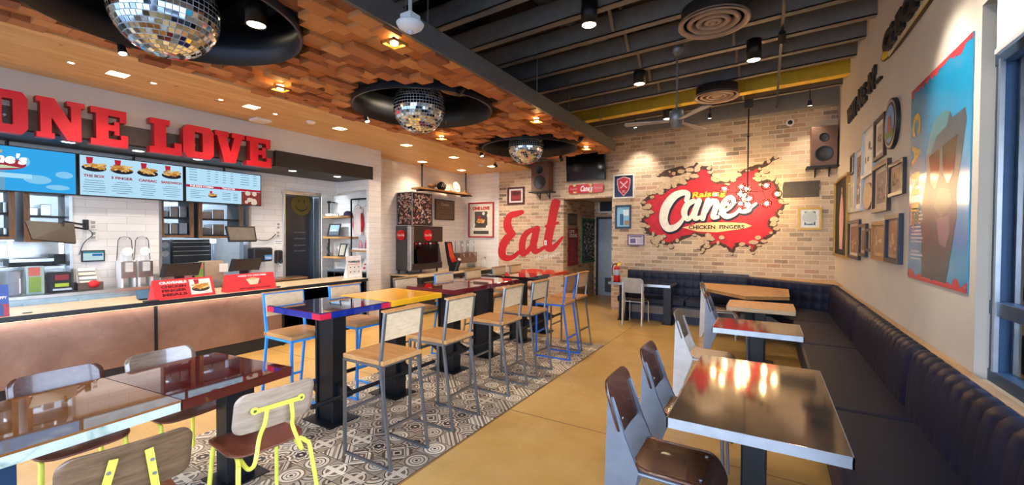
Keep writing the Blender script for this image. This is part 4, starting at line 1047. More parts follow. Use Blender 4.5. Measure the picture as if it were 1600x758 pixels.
# loudspeakers on brackets
def loudspeaker(label, x0, x1, y0, y1, z0, z1, turn=0):
    cx_, cy_ = (x0 + x1) / 2, (y0 + y1) / 2
    t = thing('loudspeaker', label, 'loudspeaker', (cx_, cy_, z0))
    WS = wood('speaker_veneer', '#6a4430', '#8a5c42', .45, (14, 14, 1.5))
    B('cabinet', WS, t, x0, x1, y0, y1, z0, z1, .006)
    B('front_baffle', M('baffle', '#6b4a38', .5), t, x0 + .012, x1 - .012, y0 - .004, y0, z0 + .012, z1 - .012)
    h = z1 - z0; w = x1 - x0
    def cone(zc, r, nm):
        v = MB(); c = Vector((cx_, y0 - .004, zc)); prof = [(r, 0), (r * .93, .008), (r * .85, 0), (r * .35, -.03), (0, -.022)]; n = 28
        vs = [c + Vector((rr_ * math.cos(2 * PI * k / n), -dd, rr_ * math.sin(2 * PI * k / n))) for rr_, dd in prof for k in range(n)]
        vs = [Vector((p.x, min(p.y, y0 - .0045), p.z)) for p in vs]
        v.add(vs, [(i * n + k, (i + 1) * n + k, (i + 1) * n + (k + 1) % n, i * n + (k + 1) % n) for i in range(len(prof) - 1) for k in range(n)], True)
        v.build(nm, M('cone_black', '#101012', .4), t)
    cone(z0 + h * .3, w * .36, 'woofer'); cone(z0 + h * .72, w * .2, 'tweeter')
    tb = thing('speaker_shelf', 'black bracket shelf carrying ' + label.split(',')[0], 'wall shelf', (cx_, cy_, z0 - .03))
    B('shelf_board', STEELB, tb, x0 - .06, x1 + .06, y0 - .02, YB, z0 - .03, z0 - .002, .003)
    for dx in (-w * .28, w * .28): MB().bar((cx_ + dx, YB - .012, z0 - .03), (cx_ + dx, YB - .012, z0 - .17), .02).bar((cx_ + dx, YB - .01, z0 - .15), (cx_ + dx, y0 + .1, z0 - .035), .012).build('bracket', STEELB, tb)
a = U(830, 254, 'y', 9.0); b = U(856.5, 298, 'y', 9.0)
loudspeaker('the wooden loudspeaker by the farthest mirror ball, above the red script', a.x, b.x, 9.0, 9.26, b.z, a.z)
a = U(1268, 199, 'y', 9.0); b = U(1308, 257, 'y', 9.0)
loudspeaker('the wooden loudspeaker in the corner beside the grey wall', a.x, min(b.x, 1.02), 9.0, 9.26, b.z, a.z)
p = U(1234.5, 192, 'y', YB); t = thing('security_camera', 'small white camera dome high on the brick wall near the right-hand loudspeaker', 'camera', p)
MB().cyl(p, p - Vector((0, .03, 0)), .065, n=24).build('housing', WHITE, t); MB().sph(p - Vector((0, .03, 0)), .04, 16, 10).build('dome', M('dome_black', '#1b1b1e', .1), t)
# ---- passage
q = QW('x', xa, (887, 385), (902, 385), (894, 357), (894, 415)); q = Q(q.bl + Vector((0, 0, 0)), q.br, q.tr, q.tl)
t = thing('wall_poster', 'tall dark red notice board with white heading inside the passage', 'poster', q.base())
rect(MB(), q, 0, 1, 0, 1, .003, .015).build('board', M('poster_red', '#7d1820', .5), t); text(MB(), q, 'LIVE', .1, .6, .88, .96, .0195, .03).build('heading', WHITE, t)
text(MB(), q, 'STRONG', .1, .9, .76, .86, .0195, .03).build('heading', WHITE, t)
mb = MB(); rr3 = random.Random(2)
for k in range(12): rect(mb, q, .15, rr3.uniform(.5, .85), .1 + k * .05, .118 + k * .05, .0195)
mb.build('text_lines', M('poster_pink', '#a84b4b', .6), t)
q = QW('x', xa, (908, 375), (931, 375), (919, 342), (919, 410))
def collage(q, t, b, fu, fv):
    rr4 = random.Random(8); 
    for c in ('#e5e6e4', '#8c9290', '#2c2f2f'):
        mb = MB()
        for _ in range(110):
            u, v = rr4.uniform(.1, .86), rr4.uniform(.06, .9); rect(mb, q, u, u + rr4.uniform(.02, .06), v, v + rr4.uniform(.01, .04), .0125 + rr4.uniform(0, .004))
        mb.build('collage_pieces', M('collage_' + c.strip('#'), c, .5), t)
framed('green-framed black and white photo collage hanging inside the passage', q, M('frame_green', '#1f6b48', .5), .05, '#3c4140', collage, th=.028)
q = QW('x', xa, (887, 343), (900, 343), (893, 334), (893, 352)); framed('small dark oval-topped frame above the red notice board in the passage', q, M('frame_dark', '#2a211c', .5), .02, '#6b5a4a', None)
# door at the end of the passage
d0 = U(935, 400, 'y', 11.4); dl, dr, dt = -4.02, -3.2, 2.12
mb = MB().box(dl - .06, dl, 11.33, 11.4, 0, dt + .06).box(dr, dr + .06, 11.33, 11.4, 0, dt + .06).box(dl - .06, dr + .06, 11.33, 11.4, dt, dt + .06)
struct(mb.build('trim_8', BLACK, None, (0, 0, 0)))
dd = struct(B('door_1', M('door_grey', '#8e9aa6', .4), None, dl, dr, 11.36, 11.4, .01, dt, .002, loc=(0, 0, 0)))
struct(B('door_window', M('door_pane', '#27303c', .15), dd, dl + .4, dr - .12, 11.352, 11.36, 1.05, 1.85)); struct(B('kick_plate', M('kick_dark', '#1f2733', .4), dd, dl + .2, dr - .1, 11.352, 11.36, .1, .5))
q = QW('y', 11.38, (935, 322), (962, 322), (950, 312), (950, 333)); framed('picture in a white frame above the door at the end of the passage', q, M('frame_white', '#dcd9d2', .5), .05, '#1b2330', None)
# ---- ONE LOVE poster on the tiled end wall
q = Q(U(732.5, 371.5, 'y', YB), U(772, 371, 'y', YB), U(772, 315.5, 'y', YB), U(732.5, 317, 'y', YB)); zb_, zt_ = (q.bl.z + q.br.z) / 2, (q.tl.z + q.tr.z) / 2
q = Q((q.bl.x, YB, zb_), (q.br.x, YB, zb_), (q.br.x, YB, zt_), (q.bl.x, YB, zt_))
def food(q, t, u, v, s, d, kx=1.0):
    """plate of chicken fingers and fries with a red cup"""
    w, h = s / q.w, s / q.h
    mb = MB(); disc(mb, q, u, v - .12 * h, s * .52, d, 20, s * .2); mb.build('plate', M('plate_shadow', '#3a3430', .5) if kx == 1 else E('plate_e', '#3a3a44', .5), t)
    rr5 = random.Random(int(u * 99))
    for c, n_ in (('#d49a4c', 9), ('#b8742c', 7), ('#e8c27a', 7)):
        mb = MB()
        for _ in range(n_):
            a_ = rr5.uniform(-.6, .6); cx_, cy_ = u + rr5.uniform(-.38, .38) * w, v + rr5.uniform(-.1, .14) * h; l, k = .16, .045
            P_ = [(-l, -k), (l, -k), (l, k), (-l, k)]
            mb.add([q.p(cx_ + (x * math.cos(a_) - y * math.sin(a_)) * w, cy_ + (x * math.sin(a_) + y * math.cos(a_)) * h, d + .001 + rr5.uniform(0, .0008)) for x, y in P_], [(0, 1, 2, 3)])
        mb.build('food_pieces', M('food_' + c.strip('#'), c, .5) if kx == 1 else E('foode_' + c.strip('#'), c, kx), t)
    mb = MB(); poly(mb, q, [(u - .3 * w, v + .1 * h), (u - .08 * w, v + .1 * h), (u - .04 * w, v + .48 * h), (u - .34 * w, v + .48 * h)], d + .0005); mb.build('drink_cup', M('cup_red', '#b32630', .5) if kx == 1 else E('cup_e', '#c02a3c', kx), t)
def onelove(q, t, b, fu, fv):
    mb = text(MB(), q, 'ONE LOVE', .17, .83, .78, .88, .0125, .07); mb.build('heading', M('head_red', '#c02028', .5), t)
    patch(q, t, 'dark_panel', '#4b4643', .25, .75, .28, .74, .0128); patch(q, t, 'dark_panel', '#4b4643', .2, .8, .1, .19, .0128)
    food(q, t, .5, .46, .30, .0145)
    mb = MB()
    for u, v in ((.60, .68), (.78, .62), (.22, .36), (.74, .30), (.2, .26)): disc(mb, q, u, v, .045, .0138, 16)
    mb.build('callout_circles', M('callout_white', '#e8e4da', .5), t)
framed('red-framed poster headed ONE LOVE with a food plate, on the white tiles by the brick', q, M('frame_red', '#b3242c', .45), .035, '#e3dccb', onelove)
# ---- the grey wall on the right
X = XR
def RQ(x0, x1, yl0, yl1, yr0, yr1):
    a = U(x0, (yl0 + yl1) / 2, 'x', X)[1]; b = U(x1, (yr0 + yr1) / 2, 'x', X)[1]
    zt_ = (U(x0, yl0, 'x', X)[2] + U(x1, yr0, 'x', X)[2]) / 2; zb_ = (U(x0, yl1, 'x', X)[2] + U(x1, yr1, 'x', X)[2]) / 2
    return Q((X, a, zb_), (X, b, zb_), (X, b, zt_), (X, a, zt_))
FD, FB_, FWH, FWD = M('frame_espresso', '#241c1a', .4), M('frame_brown', '#3d2a22', .4), M('frame_silver', '#b9c6cf', .35, .3), M('frame_oak', '#a67a4a', .5)
framed('tall gold-framed picture of a pink figure on black, by the corner of the walls', RQ(1306, 1327, 286, 401, 270, 403), M('frame_gold', '#b58a3c', .35, .6), .04, '#131313', lambda q, t, b, fu, fv: (poly(MB(), q, [(.4, .1), (.62, .1), (.68, .5), (.6, .72), (.55, .8), (.5, .8), (.42, .7), (.36, .5)], .0125).build('print_figure', M('pink_fig', '#d9a3a0', .6), t), disc(MB(), q, .53, .84, .05, .0125).build('print_detail', M('pd_skin', '#c9a08a', .5), t)), th=.035)
framed('tiny dark-framed picture beside the tall pale frame on the grey wall', RQ(1332, 1338, 243, 273, 240, 270), FD, .03, '#b9b4aa', art_simple(['#8c8880'], 2))
framed('tall silver-framed print with several small photographs on the grey wall', RQ(1338.5, 1350, 236, 331, 229, 330), FWH, .035, '#e3e0d8', art_simple(['#8b6a58', '#c9b8a8', '#5a3a34'], 3, .1), th=.028)
framed('cream certificate in a thin pale frame, low beside the tall silver frame', RQ(1329, 1338, 286, 333, 282, 332), M('frame_cream', '#d6cfae', .5), .02, '#d9d2b4', art_simple(['#c4b98f'], 4))
framed('white-framed document near the top of the picture wall, left of the brown frame', RQ(1351, 1369, 202, 276, 192, 272), FWH, .035, '#dfdcd3', art_simple(['#e9e6dc', '#7b756c'], 5, .1), th=.028)
framed('brown-framed picture beside the round painted tray on the grey wall', RQ(1369.5, 1386.5, 188, 250, 178, 245), FB_, .04, '#d9d2c6', art_simple(['#b8a898', '#7d6352'], 6, .14), th=.028)
framed('large brown-framed picture in the middle of the wall of frames', RQ(1368, 1393, 260, 332, 249, 330), FB_, .045, '#c9b9a4', art_simple(['#6a5664', '#8a7686', '#3a2f3d'], 7, .12), th=.035)
framed('dark-framed brown photograph right of the large brown frame', RQ(1393, 1417, 255, 309, 249, 302), FD, .035, '#cdbfa8', art_simple(['#a08464', '#6b5640'], 8, .1), th=.028)
framed('dark-framed reddish picture low on the wall at the left of the lower row', RQ(1328.5, 1346, 346, 404, 343, 405), FD, .04, '#d6cbb8', art_simple(['#8f6b56', '#b9997c'], 9, .1), th=.03)
framed('narrow dark-framed picture, second in the lower row of frames', RQ(1346, 1357, 351, 400, 349, 402), FD, .04, '#b8ae9e', art_simple(['#7c6a5c'], 10, .12), th=.03)
framed('smallest dark-framed picture in the lower row of frames', RQ(1357.5, 1366, 358, 393, 356, 394), FD, .035, '#b8ae9e', art_simple(['#8f8478'], 11, .12), th=.03)
framed('oak-framed sepia picture in the lower row of frames', RQ(1366.5, 1388, 347, 405, 344, 409), FWD, .045, '#c9a577', art_simple(['#b08a64', '#dbc6a0'], 12, .1), th=.03)
framed('navy-framed brown print at the end of the lower row, beside the blue poster', RQ(1388.5, 1412, 337, 408, 333, 415), M('frame_navy', '#15253c', .4), .045, '#b99a7c', art_simple(['#a87e62', '#c7a88c'], 13, .1), th=.035)
def round_sign(label, q, layers, name, cat, th=.03):
    t = thing(name, label, cat, q.base())
    for i, (r, col, nm) in enumerate(layers):
        disc(MB(), q, .5, .5, q.w / 2 * r, .002 + (th if i else 0) + i * .0015, 36, q.h / 2 * r, th if i == 0 else 0).build(nm, M(nm + col.strip('#'), col, .5), t)
    return t
t = round_sign('oval painted tray with a red barn and a beaded rim high on the grey wall', RQ(1388, 1408, 158, 234, 150, 230), [(1, '#23211f', 'rim'), (.93, '#bfb6a8', 'bead_ring'), (.86, '#23211f', 'inner_rim'), (.74, '#6f9fd0', 'painted_sky')], 'painted_tray', 'tray')
q = RQ(1388, 1408, 158, 234, 150, 230)
poly(MB(), q, [(.18, .22), (.82, .22), (.84, .36), (.5, .40), (.15, .34)], .0385).build('painted_grass', M('tray_green', '#5d7a3c', .5), t)
poly(MB(), q, [(.36, .34), (.66, .34), (.66, .55), (.58, .66), (.44, .66), (.36, .55)], .0395).build('painted_barn', M('tray_red', '#a8483a', .5), t)
round_sign('plain round brown disc hanging among the frames on the grey wall', RQ(1351.5, 1366, 287, 328, 284, 327), [(1, '#5a4434', 'rim'), (.94, '#9a8062', 'face')], 'round_plaque', 'plaque', .02)
# lettering and surfboard sign
LB = M('letter_black', '#1c1918', .5)
def RQs(pts): return Q(*[U(*p, 'x', X) for p in pts])
t = thing('wall_letters', 'black raised capital letters stepping up the grey wall above the frames', 'lettering', U(1330, 195, 'x', X))
def thick_text(q, s_, u0, u1, v0, v1, d0, d1, mat, parent, nm, bold=.03):
    vs, fs = text_mesh(s_, bold); mb = MB()
    top = [q.p(u0 + (u1 - u0) * a, v0 + (v1 - v0) * b, d1) for a, b in vs]; bot = [q.p(u0 + (u1 - u0) * a, v0 + (v1 - v0) * b, d0) for a, b in vs]; n = len(vs)
    ed = {}
    for f_ in fs:
        for k in range(len(f_)):
            e_ = (f_[k], f_[(k + 1) % len(f_)]); ed[tuple(sorted(e_))] = ed.get(tuple(sorted(e_)), 0) + 1
    side = [(a, b, b + n, a + n) for (a, b), c_ in ed.items() if c_ == 1]
    mb.add(top + bot, fs + side); return mb.build(nm, mat, parent)
thick_text(RQs([(1327, 195), (1341, 178), (1341, 150), (1327, 172)]), 'WHAT', 0, 1, 0, 1, .002, .03, LB, t, 'word', .05)
thick_text(RQs([(1342.5, 174), (1356.5, 156), (1356.5, 127), (1342.5, 142)]), 'ARE', 0, 1, 0, 1, .002, .03, LB, t, 'word', .05)
thick_text(RQs([(1360.5, 147), (1371, 136), (1371, 100), (1360.5, 116)]), "IN'", 0, 1, 0, 1, .002, .03, LB, t, 'word', .05)
thick_text(RQs([(1371.5, 132), (1380.5, 122), (1380.5, 117), (1371.5, 127)]), '...', 0, 1, 0, 1, .002, .03, LB, t, 'dots', .05)
t = thing('surfboard_sign', 'yellow surfboard-shaped sign with thick black capitals high on the grey wall', 'sign', U(1400, 90, 'x', X))
q = RQs([(1380, 105), (1478, 6), (1478, -60), (1380, 62)])
ya, yb_, za, zb_ = U(1381, 90, 'x', X)[1], U(1510, -40, 'x', X)[1], U(1381, 103, 'x', X)[2] - .05, U(1402, 52, 'x', X)[2] + .12
q = Q((X, ya, za), (X, yb_, za), (X, yb_, zb_), (X, ya, zb_))
SB = [(.0, .42), (.03, .62), (.12, .82), (.3, .95), (.6, 1), (1, 1), (1, 0), (.6, 0), (.3, .04), (.12, .14), (.03, .26)]
poly(MB(), q, SB, .002, .022).build('board_edge', M('board_brown', '#4a3622', .5), t)
poly(MB(), q, [(.012 + u * .985, .03 + v * .94) for u, v in SB], .0255).build('yellow_face', M('board_yellow', '#e0bd28', .5), t)
poly(MB(), q, [(.17, .06), (.35, .07), (1, .07), (1, .9), (.4, .9), (.22, .78), (.13, .45)], .027).build('pale_stripe', M('board_pale', '#d8cdb4', .5), t)
thick_text(q, 'CHICKEN!', .14, .98, .2, .84, .028, .07, LB, t, 'capitals', .06)
# big poster with a dog in sunglasses
q = RQs([(1417.5, 431), (1512.5, 460), (1525.5, 40), (1429, 146)])
yl = (q.bl.y + q.tl.y) / 2; yr = (q.br.y + q.tr.y) / 2; zb_ = (q.bl.z + q.br.z) / 2; zt_ = (q.tl.z + q.tr.z) / 2
q = Q((X, yl, zb_), (X, yr, zb_), (X, yr, zt_), (X, yl, zt_))
t = thing('wall_poster', 'large blue poster of a dark dog in sunglasses on the grey wall beside the window', 'poster', q.base())
rect(MB(), q, 0, 1, 0, 1, .002, .006).build('poster_sheet', M('poster_blue', '#1f92c4', .16, var=.06, ns=2), t)
rr6 = random.Random(12)
def ragged(v0, amp, up):
    P_ = [(0, v0), (1, v0)]; return [(0, 0 if up else 1), (1, 0 if up else 1)] + [(1 - k / 24, v0 + rr6.uniform(-amp, amp)) for k in range(25)]
poly(MB(), q, ragged(.975, .02, False), .0085).build('torn_edge', M('torn_red', '#c9404a', .3), t); poly(MB(), q, ragged(.03, .018, True), .0085).build('torn_edge', M('torn_red', '#c9404a', .3), t)
dog = [(.30, .02), (.28, .2), (.24, .32), (.30, .42), (.36, .52), (.34, .62), (.42, .72), (.5, .765), (.62, .775), (.72, .755), (.76, .72), (.93, .73), (.95, .68), (.90, .55), (.84, .42), (.85, .30), (.78, .15), (.72, .02)]
poly(MB(), q, [(p_[0], p_[1]) for p_ in dog], .0088).build('dog_silhouette', M('dog_slate', '#3f4e58', .3, var=.25, ns=4), t)
poly(MB(), q, [(.34, .62), (.42, .72), (.5, .765), (.62, .775), (.72, .755), (.68, .70), (.52, .68), (.42, .61)], .0092).build('dog_cap', M('dog_teal', '#4f8591', .3), t)
for P_ in ([(.40, .60), (.44, .47), (.52, .43), (.58, .5), (.58, .62)], [(.62, .62), (.64, .5), (.72, .44), (.80, .5), (.84, .64)]): poly(MB(), q, P_, .0095).build('sunglass_lens', M('glasses_dark', '#1f1d20', .15), t)
poly(MB(), q, [(.5, .36), (.62, .3), (.78, .36), (.74, .42), (.6, .44)], .0093).build('dog_muzzle', M('dog_muz', '#6d6a6c', .3), t)
poly(MB(), q, [(.55, .3), (.6, .19), (.7, .17), (.76, .24), (.74, .31)], .0094).build('dog_tongue', M('dog_ton', '#7d6f80', .3), t)
YL = M('poster_yellow', '#e3c04a', .3)
for k, ch in enumerate('CANE'):
    uu = .03; v = .86 - k * .155
    P4 = lambda a, b: q.p(.05 + b * .17, v - a * .115, .0095)
    vs, fs = text_mesh(ch, .05); MB().add([P4(a, b) for a, b in vs], fs).build('side_letter', YL, t)
text(MB(), q, '|', .1, .13, .25, .30, .0095).build('side_letter', YL, t)
mb = MB()
for k in range(13): rect(mb, q, .07, .07 + rr6.uniform(.18, .26), .36 - k * .019 - (.03 if k > 9 else 0), .368 - k * .019 - (.03 if k > 9 else 0), .0095)
mb.build('small_print', M('poster_small', '#b9cfd6', .4), t)
for u, v in ((.02, .985), (.98, .985), (.02, .02), (.98, .02)): disc(MB(), q, u, v, .008, .009, 10, t=.004).build('mounting_screw', ALU, t)
# roller shade over the window
t = thing('roller_shade', 'white roller shade pulled partly down over the shop window', 'window shade', (1.02, .3, 2.64))
B('shade_cloth', M('shade_white', '#dfe4e8', .7), t, 1.018, 1.022, -2.8, 3.22, 2.66, 3.1); B('hem_bar', M('hem_white', '#cfd6dc', .5), t, 1.01, 1.03, -2.8, 3.22, 2.63, 2.66, .003)
# ================================================================== SERVICE COUNTER AND KITCHEN SIDE
CT = .88
LED = E('led_strip', '#ffd9a6', 2.0)
t = thing('service_counter', 'long service counter with birch top, black edge and copper front panels', 'counter', (-6.5, 1.5, 0))
yb0, yb1 = -2.6, 3.69
B('worktop', BIRCH, t, -6.90, -6.152, yb0, yb1, CT - .012, CT, .002); B('black_edge', M('edge_black', '#222830', .4), t, -6.155, -6.145, yb0, yb1, CT - .055, CT - .004)
B('worktop', BIRCH, t, -6.90, -6.20, yb1 + .002, 5.22, CT - .012, CT - .001, .002); B('black_edge', M('edge_black', '#222830', .4), t, -6.205, -6.192, yb1 + .002, 5.225, CT - .055, CT - .005)
B('core', M('counter_core', '#3a3a3c', .6), t, -6.88, -6.27, yb0, 5.2, .0, CT - .06)
py = [2.12]
edges = [-2.6, -.9, .42, 2.115, 3.66]
for a, b in zip(edges[:-1], edges[1:]): B('front_panel', COPPER, t, -6.23, -6.215, a + .014, b - .014, .17, CT - .06, .002)
for e_ in edges[1:]: B('panel_divider', STEELB, t, -6.24, -6.205, e_ - .016, e_ + .016, .0, CT - .056)
B('toe_kick', M('kick_black', '#1c2026', .45), t, -6.27, -6.225, yb0, 3.66, 0, .165)
B('dark_front_panel', M('counter_black', '#23272d', .35), t, -6.30, -6.27, 3.68, 5.2, 0, CT - .07)
B('led_channel', LED, t, -6.20, -6.17, yb0 + .05, yb1 - .05, CT - .0605, CT - .0575); B('led_channel', LED, t, -6.26, -6.235, yb1 + .2, 5.1, CT - .072, CT - .069)
lamp('AREA', 'counter_led_lamp', (-6.175, .55, CT - .066), 5, (1, .8, .66), 6.2, (-6.19, .55, 0), size_y=.02).rotation_euler = (0, 0, PI / 2)
lamp('AREA', 'counter_led_lamp', (-6.24, 4.5, CT - .078), 2.5, (1, .8, .62), 1.2, (-6.24, 4.5, 0), size_y=.02).rotation_euler = (0, 0, PI / 2)
p = U(43, 489, 'z', CT); tag(MB().cyl((p.x, p.y, CT), (p.x, p.y, CT + .004), .035, n=20).build('cable_grommet', STEELB, None, (p.x, p.y, CT)), 'small dark round cable hole cover in the counter top near the blue card', 'cable cover')
p = U(433, 449, 'z', CT); tag(MB().cyl((p.x, p.y, CT), (p.x, p.y, CT + .012), .05, n=20).build('round_puck', BLACK, None, (p.x, p.y, CT)), 'flat black round puck on the counter at the end of the second red sign', 'pager')
# red tent signs on the counter
def tent(label, pbl, pbr, htxt):
    a, b = U(*pbl, 'z', CT), U(*pbr, 'z', CT); a.z = b.z = CT + .002
    d = (b - a); L = d.length; d.normalize(); back = Vector((d.y, -d.x, 0)) * -1
    up = .235; q = Q(a, b, b + back * .085 + Vector((0, 0, up)), a + back * .085 + Vector((0, 0, up)))
    if q.n.x < 0: back = -back; q = Q(a, b, b + back * .085 + Vector((0, 0, up)), a + back * .085 + Vector((0, 0, up)))
    t = thing('tent_sign', label, 'sign', (a + b) / 2)
    r = M('tent_red', '#e03a40', .4, var=.03)
    MB().prism([a, a + back * .17, a + back * .085 + Vector((0, 0, up))], b - a).build('folded_card', r, t)
    return q, t
q, t = tent('red tent sign with chicken finger meals lettering and a food photo on the counter', (243, 471), (337, 460), 0)
dk = M('tent_dark', '#5a1014', .5); wh = M('tent_white', '#f4e9e4', .5)
text(MB(), q, 'CRAVEABLE', .10, .54, .76, .9, .002, .06).build('white_word', wh, t)
for i, w_ in enumerate(('CHICKEN', 'FINGER', 'MEALS')): text(MB(), q, w_, .12, .52, .56 - i * .2, .7 - i * .2, .002, .05).build('dark_word', dk, t)
rect(MB(), q, .58, .95, .12, .9, .001).build('photo_panel', M('photo_white', '#ece4da', .5), t); food(q, t, .76, .5, .20, .0025)
q, t = tent('red tent sign with a sauce cup picture standing farther along the counter', (355, 458), (432, 450), 0)
text(MB(), q, 'HARD TO DESCRIBE.', .26, .84, .82, .92, .002, .03).build('white_word', wh, t)
text(MB(), q, 'IMPOSSIBLE TO FORGET.', .25, .9, .1, .18, .002, .03).build('dark_word', dk, t)
disc(MB(), q, .6, .46, .07, .0015, 20, .03).build('cup_shadow', M('cup_shadow', '#9d2a2e', .5), t)
poly(MB(), q, [(.40, .68), (.68, .68), (.62, .34), (.46, .34)], .0022).build('sauce_cup', M('sauce_cup', '#e8cdb0', .5), t); disc(MB(), q, .54, .68, .055, .0026, 20, .018).build('sauce_surface', M('sauce', '#dba878', .5), t)
# standing cards
def card(label, pbl, pbr, htop, base, parts):
    a, b = U(*pbl, 'z', CT), U(*pbr, 'z', CT)
    if htop > .35: a, b = U(*pbl, 'x', -6.42), U(*pbr, 'x', -6.42); a.z = b.z = CT - .001
    q = Q(a, b, b + Vector((-.04, 0, htop)), a + Vector((-.04, 0, htop)))
    t = thing('counter_card', label, 'card', (a + b) / 2); rect(MB(), q, 0, 1, 0, 1, -.006, .006).build('card', base, t)
    MB().prism([a + Vector((-.006, 0, 0)), a + Vector((-.12, 0, 0)), a + Vector((-.045, 0, htop * .6))], Vector((0, .01, 0)) + (b - a) * .1).build('easel_back', WHITE, t)
    for n_, c_, pts in parts: poly(MB(), q, pts, .001 + .0006 * len(t.children)).build(n_, c_, t)
    return q, t
q, t = card('blue and red advertising card standing on the counter at the very end of the view', (-14, 497), (15, 494), .30, M('card_blue', '#2b52a8', .4), [('red_area', M('card_red', '#a8283a', .4), [(0, 0), (1, 0), (1, .38), (0, .44)]), ('bottle_picture', M('card_bottle', '#28468a', .4), [(.4, .03), (.7, .03), (.7, .3), (.6, .4), (.5, .4), (.4, .3)])])
text(MB(), q, 'HAPPY', .2, .9, .55, .64, .004, .04).build('lettering', WHITE, t)
q, t = card('white information card with small icons at the far end of the counter top', (543, 441), (566, 438), .40, M('card_white', '#e6e3df', .4), [('red_rule', M('card_rule', '#c23a3a', .5), [(.08, .6), (.92, .6), (.92, .62), (.08, .62)]), ('foot_box', M('card_pale', '#f7f5f2', .5), [(.1, .05), (.9, .05), (.9, .16), (.1, .16)])])
text(MB(), q, 'TOPPINGS', .1, .9, .68, .78, .004, .04).build('lettering', M('card_ink', '#2b2a2a', .5), t)
mb = MB(); [disc(mb, q, .22 + .28 * i, .48 - .2 * j, .012, .004, 8) for i in range(3) for j in range(2)]; mb.build('icons', M('card_ink', '#2b2a2a', .5), t)
# register screens seen from behind, card reader
def register(label, px0, px1, pyt, pyb):
    x = -6.72; a, b = U(px0, pyb, 'x', x), U(px1, pyb, 'x', x); zt_ = U((px0 + px1) / 2, pyt, 'x', x).z
    t = thing('register_screen', label, 'cash register', ((a.x), (a.y + b.y) / 2, CT))
    MB().prism([(x + .02, a.y + .01, a.z), (x - .03, a.y - .02, a.z - .0), (x + .07, a.y - .02 + .0, zt_), (x + .10, a.y + .02, zt_)], (0, b.y - a.y, 0)).build('screen_housing', M('register_black', '#1b1d22', .35), t, bevel=.006)
    MB().box(x - .05, x + .0, (a.y + b.y) / 2 - .05, (a.y + b.y) / 2 + .05, CT, a.z + .06).box(x - .12, x + .1, (a.y + b.y) / 2 - .12, (a.y + b.y) / 2 + .12, CT, CT + .03).build('stand', M('register_black', '#1b1d22', .35), t)
register('black register screen seen from behind above the first red tent sign', 254, 307, 411, 433)
register('black register screen seen from behind above the second red tent sign', 361, 402, 404, 424)
a = U(214, 470, 'z', CT); t = thing('card_reader', 'small blue-grey customer display standing left of the first red tent sign', 'display', a)
b = U(238, 468, 'z', CT); MB().prism([(a.x, a.y, CT + .02), (b.x, b.y, CT + .02), (b.x - .03, b.y, CT + .12), (a.x - .03, a.y, CT + .12)], (-.012, 0, 0)).build('screen', M('display_blue', '#4f7286', .25), t); MB().box(a.x - .07, a.x - .012, a.y + .03, b.y - .03, CT, CT + .06).build('foot', BLACK, t)
a = U(237, 472, 'z', CT); t = thing('keypad', 'flat black payment keypad lying on the counter before the first red sign', 'payment terminal', a); B('body', BLACK, t, a.x - .05, a.x + .05, a.y - .07, a.y + .06, CT, CT + .02, .006)
